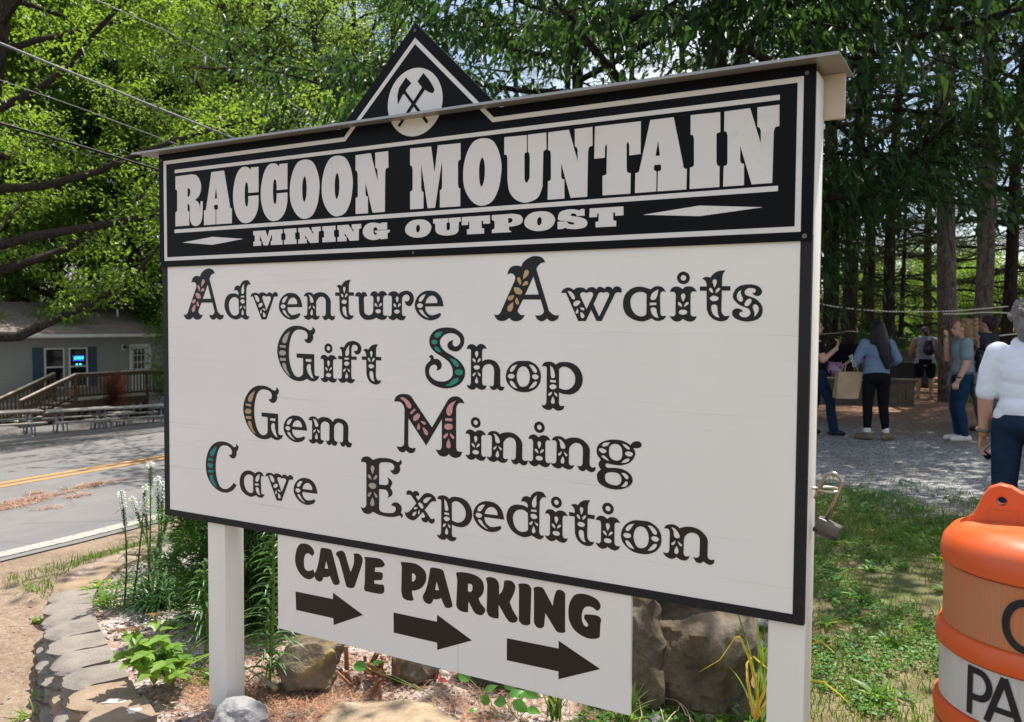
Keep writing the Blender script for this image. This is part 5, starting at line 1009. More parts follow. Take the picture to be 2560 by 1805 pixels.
def grow(name, label, cat, seed, height, r0, crown0, shape, nb, n2, nt, nl, leaf, lw, mats, lean=(0, 0), ang=(55, 75), up=.35, needle=False, droop=.35, lenj=.25, wig=.25, twig=.9, fork=True, leafspread=.28, clear=None):
    """one tree: tapered bent trunk with limbs (mesh 'trunk') and leaf blades on the twigs (mesh 'crown')"""
    rg = np.random.default_rng(seed); root = thing(name, label, cat); tr = MB(); lf = Leaves()
    def tp(h): return rv(lean[0] * h + wig * sin(h * .55 + seed) * (h / height), lean[1] * h + wig * cos(h * .47 + seed * 2) * (h / height), h)
    hs = np.linspace(-.4, height * .97, 16); rs = [r0 * (1.25 if h < .3 else 1) * (1 - .86 * max(h, 0) / height) + .01 for h in hs]; tr.tube([tp(h) for h in hs], rs, 12)
    P, D, S_ = [], [], []
    for i in range(nb):
        u = (i + rg.uniform(0, .8)) / nb; h = crown0 + (height * .98 - crown0) * u; L = shape(u) * rg.uniform(1 - lenj, 1 + lenj); az = i * 2.4 + rg.normal(0, .4)
        if clear and abs((az - clear[0] + pi) % (2 * pi) - pi) < clear[1]: continue
        el = radians(90 - rg.uniform(*ang)) * (1 - .2 * u); p = tp(h); d = rv(cos(az) * cos(el), sin(az) * cos(el), sin(el)); k = 7; br = [p]; rb = r0 * (1 - .85 * h / height) * .5
        for j in range(k):
            d = d / np.linalg.norm(d) + rg.normal(0, .13, 3) + rv(0, 0, up * .16 * (1 if j > 2 else .3) * (1 if not needle else .5)); d /= np.linalg.norm(d); p = p + d * L / k; br.append(p)
        tr.tube(br, list(np.linspace(rb + .012, .010, k + 1)), 6, False)
        for j in range(n2):
            t_ = .22 + .78 * (j + rg.random()) / n2; q = br[0] + 0; f_ = t_ * k; a_ = int(min(f_, k - 1)); q = br[a_] * (1 - (f_ - a_)) + br[a_ + 1] * (f_ - a_); bd = unit(br[a_ + 1] - br[a_]); sd_ = unit(np.cross(bd, rv(0, 0, 1)) * (1 if j % 2 else -1) + bd * rg.uniform(.5, 1.1) + rg.normal(0, .3, 3) + rv(0, 0, .1)); l2 = L * (.45 - .22 * t_) * rg.uniform(.7, 1.2) + .25
            tw = [q + sd_ * l2 * s_ + rv(0, 0, -droop * .25 * l2 * s_ * s_) + rg.normal(0, .02, 3) for s_ in (0, .35, .7, 1)]; tr.tube(tw, [.014, .010, .007, .004], 4, False)
            for m in range(nt):
                s_ = (m + rg.random()) / nt; c = tw[0] + (tw[3] - tw[0]) * s_; P.append(c); D.append(sd_); S_.append(l2)
    P, D = np.array(P), np.array(D)
    n = len(P); 
    if needle:
        for j in range(nl):
            d = unit(D * .55 + RNG.normal(0, .75, (n, 3)) + np.array([0, 0, .12])); lf.add(P + RNG.normal(0, leafspread * .35, (n, 3)), d, leaf * RNG.uniform(.7, 1.2, n), lw, .12)
    else:
        for j in range(nl):
            d = unit(D * .6 + RNG.normal(0, .65, (n, 3)) + np.array([0, 0, -.25 * droop])); lf.add(P + RNG.normal(0, leafspread, (n, 3)) * np.array([1, 1, .75]), d, leaf * RNG.uniform(.65, 1.25, n), lw * RNG.uniform(.8, 1.2, n), droop)
    tr.build('trunk', mats[0], root, True); lf.build('crown', mats[1], root); return root
def put(root, x, y, rz=0, s=1, dz=0, first=False, label=None, group=None):
    z = h1(x, y) + dz
    if first:
        root.location = (x, y, z); root.rotation_euler = (0, 0, rz); root.scale = (s,) * 3; tag(root, label, None, group); return root
    return dup(root, (x, y, z), rz, s, label, group)
def bear(px, D):                              # ground point in the direction of a photo column
    d = ray(px, 900); k = D / hypot(d.x, d.y); return CAM.x + d.x * k, CAM.y + d.y * k
dome = lambda R, a=.35: (lambda u: R * (.45 + .55 * sin(pi * min(1, (u * .9 + a))) ** .8))
# big oak beyond the road on the left
oak = grow('oak_tree', 'big spreading oak with a leaning dark trunk between the road and the grey house', 'tree', 3, 13.5, .30, 2.4, lambda u: 7.2 * (.62 + .38 * sin(pi * (u * .8 + .2))) * (1 - .55 * u ** 3), 30, 9, 6, 30, .12, .065, (M_oakb, M_oakl), (.05, .0), (58, 88), .5, leafspread=.17, wig=.5)
x, y = bear(-60, 21.5); put(oak, x, y, .6, 1, first=True)
oakB = grow('broadleaf_tree', 'tall dense bright green tree behind the grey house', 'tree', 9, 19, .30, 2.2, lambda u: 5.6 * (.45 + .55 * sin(pi * (u * .82 + .18))) * (1 - .4 * u ** 4), 34, 8, 4, 30, .18, .095, (M_oakb, M_oakl), (.01, 0), (45, 80), .5, leafspread=.27)
GB = 'dense green trees behind the grey house'; LB = 'tall dense bright green tree standing in the wood behind the grey house'
first = True
for i, (px, D, s) in enumerate(((-90, 41, 1.0), (40, 44, 1.05), (150, 42, .95), (260, 45, 1.1), (350, 41, .9), (430, 44, 1.1), (520, 42, 1.0), (-160, 50, 1.1), (90, 58, 1.2), (480, 56, 1.15))):
    x, y = bear(px, D); put(oakB, x, y, i * 1.9, s, 0, first, LB, GB); first = False
# lighter, finer trees along the far side of the road, seen over the sign
lit = grow('slender_tree', 'slender tree with fine light green leaves rising above the sign roof', 'tree', 17, 16, .17, 3.0, lambda u: 3.4 * (.5 + .5 * sin(pi * (u * .8 + .2))) * (1 - .5 * u ** 3), 38, 7, 4, 15, .11, .05, (M_oakb, M_litl), (.02, .01), (35, 65), .8, leafspread=.25)
first = True
for i, (px, D, s) in enumerate(((560, 27, 1.05), (680, 30, 1.1), (790, 28, 1.0), (880, 31, 1.15), (985, 29, .98), (630, 40, 1.25), (760, 43, 1.2), (880, 46, 1.25), (500, 33, 1.1))):
    x, y = bear(px, D); put(lit, x, y, i * 2.3, s, 0, first, 'slender tree with fine light green leaves beyond the sign, left of its peak', 'slender light green trees beyond the sign'); first = False
# pines
pin = grow('pine_tree', 'tall pine with a scaly grey trunk', 'tree', 23, 21, .195, 7.0, lambda u: 3.2 * (1 - .55 * u), 34, 8, 4, 20, .17, .010, (M_pineb, M_ndl), (.0, .0), (68, 96), .25, True, leafspread=.22, wig=.18)
pin2 = grow('pine_tree', 'tall pine with a dark trunk and drooping lower branches', 'tree', 29, 19, .165, 4.2, lambda u: 2.7 * (1 - .6 * u) + .4, 34, 8, 4, 18, .16, .010, (M_darkb, M_ndl), (.0, .0), (75, 105), .15, True, leafspread=.24, wig=.25)
x, y = bear(1110, 33); put(pin, x, y, 1.0, .95, 0, True, 'thin pine showing just right of the sign peak against white cloud')
PL = [('tall pine whose lichen grey trunk leans left behind the curly haired woman', 2378, 19.6, .98, (-.045, .0), 1), ('tall grey pine trunk right of the leaning one, behind the person in charcoal', 2452, 21.5, 1.0, (.02, .0), 1), ('thick pine trunk at the right edge, behind the white haired woman', 2575, 15.0, .95, (-.03, 0), 1), ('dark pine trunk between the white haired woman and the grey pines', 2512, 25.0, 1.0, (-.04, 0), 2), ('dark straight pine trunk behind the woman in blue', 2222, 26, 1.0, (.0, 0), 2), ('broad dark pine trunk left of the woman in blue', 2122, 24, 1.15, (.01, 0), 2), ('thin dark pine behind the left end of the rope lights', 2170, 30, .85, (-.02, 0), 2), ('dark pine trunk close beside the right sign post', 2075, 27, 1.1, (0, 0), 2), ('slim dark pine far behind the small table', 2318, 34, .95, (.01, 0), 2)]
for i, (lb, px, D, s, ln, kind) in enumerate(PL):
    x, y = bear(px, D); r = dup(pin if kind == 1 else pin2, (x, y, h1(x, y)), i * 1.3, s, lb, 'pines around the gravel lot') if i or True else None
    r.rotation_euler = (-ln[1], ln[0], i * 1.3)
first = True
for i, (px, D, s) in enumerate(((1290, 32, 1.0), (1420, 28, .95), (1560, 31, 1.0), (1700, 29, 1.0), (1850, 27, 1.0), (1950, 33, 1.05), (2010, 37, 1.1), (2590, 33, 1.0), (2680, 22, 1.0), (2750, 30, 1.1))):
    x, y = bear(px, D); put(pin2, x, y, i * 2.1 + .5, s, 0, first, 'dark pine in the wood beyond the gravel lot', 'dark pines in the wood'); first = False
# broadleaf tree with large dark leaves that hangs over the lot
brd = grow('broadleaf_tree', 'tree with large dark green leaves hanging over the lot right behind the sign', 'tree', 37, 9.5, .17, 2.7, lambda u: 5.0 * (.75 + .25 * sin(pi * (u * .8 + .2))) * (1 - .35 * u ** 3), 28, 10, 7, 9, .138, .066, (M_darkb, M_drkl), (.0, .0), (66, 98), .35, droop=.75, leafspread=.18, wig=.35)
x, y = bear(1815, 11.0); put(brd, x, y, 2.2, 1.0, 0, True)
x, y = bear(2010, 15.5); dup(brd, (x, y, h1(x, y)), 4.0, .92, 'smaller large leaved tree behind the hanging one, close to the right sign post')
x, y = bear(1420, 15.0); dup(brd, (x, y, h1(x, y)), .7, 1.05, 'large leaved tree farther back above the middle of the sign')
# understorey
und = grow('understorey_bush', 'bright green bush in the sun beyond the pines', 'bush', 41, 4.2, .05, .25, lambda u: 1.9 * (.6 + .4 * sin(pi * u)), 26, 7, 4, 14, .12, .06, (M_darkb, M_und), (0, 0), (35, 70), .5, leafspread=.25)
first = True
for i, (px, D, s) in enumerate(((2050, 36, .8), (2120, 38, 1.0), (2180, 36, .7), (2250, 47, 1.0), (2300, 40, .7), (2350, 50, 1.2), (2410, 38, 1.0), (2470, 36, .8), (2530, 38, 1.0), (2140, 56, 1.5), (2330, 62, 1.6), (2460, 58, 1.5))):
    x, y = bear(px, D); put(und, x, y, i * 1.7, s, -.1, first, 'bright green bush in the sun beyond the dark pines', 'bushes beyond the pines'); first = False
for i, (px, D, s) in enumerate(((-60, 36.5, .8), (150, 38.5, .9), (420, 40, 1.0), (480, 36, .9))):
    x, y = bear(px, D); put(und, x, y, i * 1.7, s, -.1, False, 'bushy undergrowth at the end of the grey house', 'bushes behind the grey house')

# dark low conifers that fill the middle of the wood, and unseen tall trees put outside the frame to shade the lot
low = grow('conifer', 'low dark conifer with drooping branches among the pine trunks', 'tree', 51, 8.5, .10, 1.3, lambda u: 2.5 * (1 - .75 * u) + .3, 34, 8, 4, 18, .12, .010, (M_darkb, M_ndl), (0, 0), (80, 112), .1, True, leafspread=.22, wig=.1)
first = True
for i, (px, D, s) in enumerate(((2060, 26, 1.0), (2250, 29, .9), (2160, 33, 1.0), (2440, 30, 1.0), (2520, 31, 1.0))):
    x, y = bear(px, D); put(low, x, y, i * 2.1, s, 0, first, 'low dark conifer with drooping branches among the pine trunks', 'low conifers among the pines'); first = False
can = grow('unseen_shade_tree', 'unseen tall broad tree put in to shade the gravel lot from the right', 'tree', 61, 16, .24, 7.0, lambda u: 5.4 * (.6 + .4 * sin(pi * (u * .8 + .2))) * (1 - .4 * u ** 3), 26, 8, 4, 14, .19, .10, (M_darkb, M_drkl), (0, 0), (55, 85), .4, leafspread=.34)
first = True
for x, y, r in ((7.6, 10.5, .3), (7.0, 16.0, 2.0), (6.4, 22.0, 4.1)): put(can, x, y, r, 1, 0, first, 'unseen tall broad tree put in to shade the gravel lot from the right', 'unseen shade trees right of the lot'); first = False
# ------------------------------------------------------------------ grey house across the road
XF = -28.0; HF = (XF - CAM.x) / (-22.0 - CAM.x); yf = lambda y: CAM.y + (y - CAM.y) * HF; zf = lambda z: CAM.z + (z - CAM.z) * HF     # surveyed on X=-22, true wall at XF
def siding(name, c):
    t = NT(name); p = t.pos(); s_ = t.n.new('ShaderNodeSeparateXYZ'); t.l.new(p, s_.inputs[0]); w = t.math('FRACT', t.math('MULTIPLY', s_.outputs[2], 1 / .115)); n = t.noise(p, 1.5, 5)
    q = t.mix(t.rng(n, .3, .7, 0, 1), tuple(x * .9 for x in c), c); q = t.mix(t.rng(w, .0, .10, .75, 0), q, tuple(x * .35 for x in c)); t.col(q).rough(.6).bump(w, .6, .02); return t.m
M_sid = siding('siding', (.30, .30, .285)); M_trim = plain('trim_white', (.62, .61, .57), .6, .06, 4); M_shut = plain('shutter_blue', (.045, .075, .115), .55, .1, 5); M_glass = plain('window_glass', (.008, .010, .012), .06, .1, 3, 0, 0, .6)
t = NT('shingle'); p = t.pos(); n = t.noise(t.pos((1, .35, 1)), 1.3, 6, .7); k = t.noise(p, 14, 4, .7); s_ = t.n.new('ShaderNodeSeparateXYZ'); t.l.new(p, s_.inputs[0]); w = t.math('FRACT', t.math('MULTIPLY', s_.outputs[0], 7))
q = t.ramp(n, [(.3, (.12, .10, .095)), (.55, (.21, .165, .15)), (.72, (.33, .19, .13))]); q = t.mix(t.rng(k, .4, .7, 0, .5), q, (.10, .085, .08)); q = t.mix(t.rng(w, 0, .12, .5, 0), q, (.06, .05, .05)); t.col(q).rough(.95).bump(k, .5, .03); M_roof = t.m
t = NT('skirting'); p = t.pos(); s_ = t.n.new('ShaderNodeSeparateXYZ'); t.l.new(p, s_.inputs[0]); w = t.math('FRACT', t.math('MULTIPLY', s_.outputs[1], 7)); t.col(t.mix(t.rng(w, 0, .12, 1, 0), (.47, .45, .40), (.22, .21, .19))).rough(.7); M_skirt = t.m
Y0, Y1 = yf(8.2), yf(23); ZG, ZE, ZS = -2.35, zf(.90), zf(-.98)
house = thing('grey_house', 'long single storey house with grey siding, blue shutters and a brown shingle roof', 'house', (XF, Y0, ZG)); O_ = Vector((XF, Y0, ZG)); T_ = Matrix.Translation(-O_)
def hb_(x0, x1, y0, y1, z0, z1, name, mat, par, bev=0):
    b = MB(); b.box(x0, x1, y0, y1, z0, z1, T_, bev); return b.build(name, mat, par)
hb_(XF - 8, XF, Y0, Y1, ZS, ZE + .1, 'wall', M_sid, house); hb_(XF - 7.97, XF - .03, Y0 + .03, Y1 - .03, ZG - .3, ZS - .002, 'skirting', M_skirt, house); hb_(XF + .003, XF + .02, Y0, Y1, ZS - .06, ZS + .04, 'base_trim', M_trim, house)
b = MB(); ov = .32; zr_ = zf(1.48) + .10
b.add([T_ @ Vector(v) for v in ((XF + ov, Y0 - .3, ZE + .05), (XF + ov, Y1 + .3, ZE + .05), (XF - 4, Y1 + .3, zr_ + .55), (XF - 4, Y0 - .3, zr_ + .55), (XF - 8.3, Y0 - .3, ZE + .05), (XF - 8.3, Y1 + .3, ZE + .05), (XF + ov, Y0 - .3, ZE - .0), (XF + ov, Y1 + .3, ZE - .0), (XF - 8.3, Y1 + .3, ZE), (XF - 8.3, Y0 - .3, ZE))], [(0, 1, 2, 3), (3, 2, 5, 4), (6, 7, 1, 0), (6, 9, 8, 7), (0, 3, 4, 9, 6), (1, 7, 8, 5, 2), (4, 5, 8, 9)])
roof = b.build('roof', M_roof, house); b = MB(); b.tube([T_ @ Vector((XF - 2.2, yf(16.5), zr_ - .1)), T_ @ Vector((XF - 2.2, yf(16.5), zr_ + .32))], .05, 8); b.build('vent_pipe', M_trim, roof, True)
b = MB(); b.prism([(ov + .002, ZE - .02), (ov + .13, ZE + .02), (ov + .13, ZE + .12), (ov + .002, ZE + .12)], Y0 - .3, Y1 + .3, T_ @ Matrix(((1, 0, 0, XF), (0, 0, 1, 0), (0, 1, 0, 0), (0, 0, 0, 1)))); b.build('gutter', M_trim, house)
def window(y0, y1, z0, z1, neon=False):
    y0, y1, z0, z1 = yf(y0), yf(y1), zf(z0), zf(z1); zm = z0 + (z1 - z0) * .53; x = XF + .004
    b = MB(); w = .055
    for a in ((y0, y0 + w, z0, z1), (y1 - w, y1, z0, z1), (y0 + w, y1 - w, z1 - w, z1), (y0 + w, y1 - w, z0, z0 + w), (y0 + w, y1 - w, zm - .025, zm + .025)): b.box(x, x + .05, *a, T_)
    o = b.build('window', M_trim, house); hb_(x, x + .02, y0 + w, y1 - w, z0 + w, zm - .025, 'pane', M_glass, o); hb_(x, x + .02, y0 + w, y1 - w, zm + .025, z1 - w, 'pane', M_glass, o); return o
window(12.80, 13.42, -.62, .59); wn2 = window(13.56, 14.17, -.62, .59)
for y0, y1 in ((12.46, 12.78), (14.20, 14.49)):
    b = MB(); a, c, z0, z1 = yf(y0), yf(y1), zf(-.62), zf(.61); b.box(XF + .003, XF + .025, a, c, z0, z1, T_)
    for u, v in ((z0 + .05, (z0 + z1) / 2 - .03), ((z0 + z1) / 2 + .03, z1 - .05)): b.box(XF + .026, XF + .034, a + .06, c - .06, u, v, T_, .003)
    b.build('shutter', M_shut, house)
b = MB(); y0, y1, z0, z1 = yf(15.64), yf(16.42), zf(-.93), zf(.66); w = .09
for a in ((y0, y0 + w, z0, z1), (y1 - w, y1, z0, z1), (y0 + w, y1 - w, z1 - w, z1)): b.box(XF + .003, XF + .05, *a, T_)
b.build('door_frame', M_trim, house); M_door = plain('door_cream', (.50, .49, .42), .55, .06, 4)
door = hb_(XF + .003, XF + .035, y0 + w + .004, y1 - w - .004, z0, z1 - w - .004, 'door', M_door, house); ga, gb, gz0, gz1 = yf(15.775), yf(16.19), zf(-.15), zf(.52); hb_(XF + .036, XF + .040, ga, gb, gz0, gz1, 'pane', M_glass, door)
b = MB()
for i in range(4): yy = ga + (gb - ga) * i / 3; b.box(XF + .041, XF + .050, yy - .012, yy + .012, gz0, gz1, T_)
for i in range(4): z_ = gz0 + (gz1 - gz0) * i / 3; b.box(XF + .0415, XF + .052, ga, gb, z_ - .012, z_ + .012, T_)
b.build('muntins', M_trim, door); b = MB(); b.ball(T_ @ Vector((XF + .07, y0 + .17, z0 + .95)), .035, 8); b.ball(T_ @ Vector((XF + .06, y0 + .17, z0 + 1.12)), .028, 8); b.build('handle', plain('door_knob', (.10, .09, .07), .35, .1, 5, 0, .8), door, True)
lp = MB(); lp.box(XF + .003, XF + .03, yf(15.35), yf(15.50), zf(.47), zf(.65), T_); lo_ = lp.build('wall_lamp', M_trim, house); lp = MB(); lp.lathe([(.0, .10), (.04, .09), (.075, .0), (.07, -.04), (.0, -.04)], 14, T_ @ Matrix.Translation((XF + .10, yf(15.43), zf(.56)))); lp.build('lamp_shade', plain('lamp_black', (.015, .015, .016), .4), lo_, True)
# lit OPEN sign in the right window
ns = thing('neon_sign', 'small lit blue and green OPEN sign in the right hand house window', 'neon sign', (XF + .045, yf(13.86), zf(.25))); t = NT('neon_blue'); t.col((.02, .05, .3)).emit((.03, .10, 1.0), 2.2); M_nb = t.m; t = NT('neon_green'); t.col((.02, .3, .12)).emit((.04, .45, .75), 2.6); M_ng = t.m
Rn = Matrix.Rotation(pi / 2, 4, 'Z') @ Matrix.Rotation(pi / 2, 4, 'X')
text_mesh('OPEN', .15, 'lettering', M_ng, ns, Matrix.Translation((.012, 0, .02)) @ Rn, .006, .25)
b = MB(); b.box(0, .004, -.22, .22, .092, .104); b.box(0, .004, -.22, .22, -.064, -.052); b.build('tube_frame', M_nb, ns); b = MB(); b.box(0, .004, -.10, -.03, -.24, -.19); b.box(0, .004, .04, .12, -.24, -.19); b.build('tube_dots', M_ng, ns)
# timber deck with steps
M_deck = plain('deck_wood', (.105, .066, .043), .8, .3, 6, .2); M_deckl = plain('deck_light', (.36, .31, .255), .8, .2, 6, .2)
XD = -26.3; DF = (XD - CAM.x) / (-19.8 - CAM.x); yd = lambda y: CAM.y + (y - CAM.y) * DF; zd = lambda z: CAM.z + (z - CAM.z) * DF
DO = Vector((XD, yd(12.3), -2.3)); deck = thing('deck', 'brown timber deck with railing and steps along the front of the house', 'deck', DO); T_ = Matrix.Translation(-DO)
FZ = -1.42; ya, yb = yd(12.34), yd(14.62)
b = MB()
for i in range(12): x0 = XF + .12 + i * .135; b.box(x0, x0 + .128, ya, yb + 2.4, FZ - .04, FZ, T_)
b.build('floor', M_deckl, deck); hb_(XD - .02, XD, ya, yb, FZ - .30, FZ - .042, 'fascia', M_deck, deck)
b = MB()
for y_ in np.arange(ya + .05, yb, .30): b.box(XD - .05, XD - .03, y_, y_ + .16, -2.35, FZ - .31, T_)
b.build('lattice', plain('deck_dark', (.035, .026, .02), .9), deck)
def railing(p0, p1, hr, step=.14, cap=M_deckl, base_off=.10):
    p0, p1 = Vector(p0), Vector(p1); n = int((p1 - p0).length / step); b = MB()
    for i in range(n + 1): q = p0.lerp(p1, i / n); b.box(q.x - .018, q.x + .018, q.y - .018, q.y + .018, q.z + base_off, q.z + hr - .04, T_)
    d = (p1 - p0).normalized(); s = Vector((-d.y, d.x, 0)).normalized()
    def bar(za, zb, hw, m, nm):
        bb = MB(); vs = [T_ @ (q + s * sg * hw + Vector((0, 0, z))) for q in (p0, p1) for z in (za, zb) for sg in (-1, 1)]; bb.add(vs, [(0, 1, 3, 2), (4, 6, 7, 5), (0, 4, 5, 1), (2, 3, 7, 6), (0, 2, 6, 4), (1, 5, 7, 3)]); bb.build(nm, m, deck)
    b.build('balusters', M_deck, deck); bar(hr - .17, hr - .045, .02, M_deck, 'rail'); bar(hr - .04, hr, .075, cap, 'handrail'); bar(base_off - .02, base_off + .06, .018, M_deck, 'rail')
HR = .95
railing((XD, ya, FZ), (XD, yb, FZ), HR); railing((XD, yb, FZ), (XD + .1, yb + 2.6, FZ - .12), HR)
for y_ in (ya, (ya + yb) / 2, yb): hb_(XD - .045, XD + .045, y_ - .045, y_ + .045, -2.4, FZ + HR - .05, 'post', M_deck, deck)
# steps run down to the left of the deck, parallel to the house front
ye, zbot = yd(10.95), -2.18; n = 5
for i in range(n):
    f_ = (i + .5) / n; y_ = ya - (ya - ye) * f_; z_ = FZ - (FZ - zbot) * (i + 1) / (n + 1); hb_(XD - 1.2, XD - .04, y_ - .17, y_ + .17, z_ - .045, z_, 'tread', M_deckl, deck)
for xs in (XD, XD - 1.25):
    railing((xs, ya, FZ + .02), (xs, ye - .2, zbot - .02), .92, .15); hb_(xs - .045, xs + .045, ye - .24, ye - .15, -2.45, zbot + .88, 'post', M_deck, deck); hb_(xs - .045, xs + .045, ya - .045, ya + .045, -2.45, FZ + .9, 'post', M_deck, deck) if xs != XD else None
    b = MB(); b.add([T_ @ Vector(v) for v in ((xs + .03, ya, FZ - .05), (xs + .03, ya, FZ - .33), (xs + .03, ye - .1, zbot - .28), (xs + .03, ye - .1, zbot), (xs - .01, ya, FZ - .05), (xs - .01, ya, FZ - .33), (xs - .01, ye - .1, zbot - .28), (xs - .01, ye - .1, zbot))], [(0, 1, 2, 3), (4, 7, 6, 5), (0, 3, 7, 4), (1, 5, 6, 2), (0, 4, 5, 1), (3, 2, 6, 7)]); b.build('stringer', M_deck, deck)
# potted thing and red leaved bush by the deck
b = MB(); b.lathe([(.12, 0), (.17, .30), (.18, .32), (.15, .32)], 16); pt = b.build('flower_pot', plain('terracotta', (.42, .20, .12), .8), None, True); pt.location = (XD - .45, ya + .25, FZ); tag(pt, 'terracotta flower pot at the top of the deck steps', 'flower pot')
rb = dup(und, (XD + .55, (ya + yb) / 2 - .2, -2.3), 1.0, (.30, .36, .36), 'sparse dark red leaved shrub in front of the deck railing', None, 'shrub'); M_rl = leafmat('maroon_leaf', (.05, .012, .012), (.11, .03, .02), .3)
for k in kids(rb):
    if k.name.startswith('crown'): k.data = k.data.copy(); k.data.materials[0] = M_rl
# picnic tables
M_tab = plain('table_plank', (.34, .31, .27), .8, .2, 5, .2); M_pipe = plain('galvanised_pipe', (.30, .30, .30), .5, .15, 8, 0, .5)
def table_(label, loc, rz, w=1.85, group='picnic tables beside the road'):
    r = thing('picnic_table', label, 'picnic table', loc, rz, group); b = MB()
    for i in range(4): b.box(-w / 2, w / 2, -.37 + i * .188, -.37 + i * .188 + .178, .715, .755)
    b.build('tabletop', M_tab, r)
    for s in (-1, 1):
        b = MB(); b.box(-w / 2, w / 2, s * .70 - .125, s * .70 + .125, .42, .46); b.build('seat', M_tab, r)
    for x in (-w * .33, w * .33):
        b = MB(); b.tube([(x, -.30, .712), (x, -.28, .30), (x, -.36, .09), (x, -.46, .025), (x, -.85, .022)], .032, 7); b.tube([(x, .30, .712), (x, .28, .30), (x, .36, .09), (x, .46, .025), (x, .85, .022)], .032, 7); b.tube([(x, -.75, .40), (x, .75, .40)], .022, 7); b.tube([(x, -.75, .42), (x, -.75, .025)], .02, 6); b.tube([(x, .75, .42), (x, .75, .025)], .02, 6); b.build('leg_frame', M_pipe, r, True)
    return r
def tloc(px, py, D): q = atd(px, py, D); return Vector((q.x, q.y, q.z))
def tgt(p, D):
    q = atd(p[0], p[1], D); return (q.x, q.y, q.z)
kz = 2000 / 420
table_('picnic table in shade in front of the deck steps', tgt(((975) / kz, 780 + 1440 / kz), 29.5), radians(72)); dup([o for o in bpy.data.objects if o.name == 'picnic_table'][0], tgt((1660 / kz, 780 + 1385 / kz), 31.0), radians(76), None, 'pale sunlit picnic table beside the sign edge in front of the deck'); dup([o for o in bpy.data.objects if o.name == 'picnic_table'][0], tgt((60 / kz, 780 + 1500 / kz), 28.0), radians(70), None, 'dark picnic table at the left, in front of the house skirting'); dup([o for o in bpy.data.objects if o.name == 'picnic_table'][0], tgt((1330 / kz, 780 + 1400 / kz), 29.8), radians(74), .72, 'low child sized picnic table between the two taller ones')
# overhead wires
def wire(label, pts, r, mat):
    P = [Vector(atd(px, py, D)) for px, py, D in pts]; b = MB(); Q = []
    for i in range(len(P) - 1):
        for k in range(8): t_ = k / 8; Q.append(P[i].lerp(P[i + 1], t_))
    b.tube(Q + [P[-1]], r, 6); tag(b.build('overhead_wire', mat, None, True), label, 'wire', 'overhead wires')
M_wg, M_wb = plain('wire_grey', (.22, .22, .23), .6), plain('wire_black', (.012, .012, .014), .5)
wire('thick grey overhead cable sloping down across the oak to the sign roof', [(-200, 30, 12.5), (0, 108, 13.2), (350, 252, 14.5), (600, 352, 15.5), (800, 430, 16.5)], .017, M_wg)
wire('thick black overhead cable, the lower of the pair running behind the sign', [(-200, 258, 12), (0, 308, 12.8), (200, 365, 13.6), (400, 426, 14.6), (620, 490, 15.8)], .019, M_wb)
wire('thin black wire close under the thick black cable', [(-200, 290, 12), (0, 325, 12.8), (160, 372, 13.4), (400, 430, 14.6), (620, 488, 15.8)], .006, M_wb)
wire('thin grey overhead wire crossing the topmost leaves', [(150, -40, 14), (240, 0, 14.5), (420, 80, 15.5), (560, 165, 16.4), (800, 300, 18)], .010, M_wg)
wire('thin grey wire between the two thick cables', [(-100, 170, 13), (0, 200, 13.4), (200, 270, 14.2), (400, 345, 15), (620, 425, 16)], .006, M_wg)
# ------------------------------------------------------------------ people
def skin(name, c):
    t = NT(name); n = t.noise(t.co(), 14, 4); t.col(t.mix(t.rng(n, .35, .7, 0, .5), c, (c[0] * 1.02, c[1] * .85, c[2] * .8))).rough(.5).spec(.35); return t.m
def cloth(name, c, var=.25, sc=9, r=.85):
    t = NT(name); p = t.co(); n = t.noise(p, sc, 5, .6, .6); k = t.noise(p, 300, 2); q = t.ramp(n, [(.3, tuple(x * (1 - var) for x in c)), (.7, tuple(min(1, x * (1 + var * .6)) for x in c))]); t.col(q).rough(r).spec(.1).bump(t.math('ADD', n, t.math('MULTIPLY', k, .15)), .5, .03); return t.m
def hairm(name, a, b_):
    t = NT(name); n = t.noise(t.co(scale=(30, 30, 5)), 4, 6, .7); t.col(t.ramp(n, [(.3, a), (.7, b_)])).rough(.45).spec(.4).bump(n, .8, .02); return t.m
M_sk, M_sk2 = skin('skin_fair', (.52, .30, .215)), skin('skin_tan', (.42, .235, .16))
M_denim, M_denimb, M_blackc, M_bluesw, M_char, M_capri = cloth('denim', (.014, .028, .060)), cloth('denim_blue', (.012, .036, .075)), cloth('black_cloth', (.008, .008, .011)), cloth('blue_sweat', (.155, .215, .315), .15), cloth('charcoal_tee', (.032, .034, .042)), cloth('grey_capri', (.085, .09, .115))
M_greyt, M_whitet, M_lilac, M_shoe, M_boot, M_pat = cloth('grey_tee', (.20, .255, .28), .12), cloth('white_tee', (.74, .77, .86), .06), cloth('lilac_hoodie', (.165, .135, .165)), plain('white_shoe', (.62, .60, .56), .6), plain('tan_boot', (.15, .11, .075), .85), cloth('patterned_top', (.30, .32, .36), .5, 40)
M_leather = plain('black_leather', (.012, .012, .014), .32, .3, 20, .1, 0, .5)
def capsule(mb, a, ra, b, rb, n=12):
    a, b = Vector(a), Vector(b); d = b - a; L = d.length; q = d.to_track_quat('Z', 'Y').to_matrix().to_4x4() if L > 1e-6 else Matrix.Identity(4); pr = []
    for i in range(6): t_ = pi / 2 * i / 5; pr.append((ra * sin(t_) + (1e-5 if i == 0 else 0), -ra * cos(t_)))
    for i in range(6): t_ = pi / 2 * i / 5; pr.append((rb * cos(t_) + (1e-5 if i == 5 else 0), L + rb * sin(t_)))
    mb.lathe(pr, n, Matrix.Translation(a) @ q)
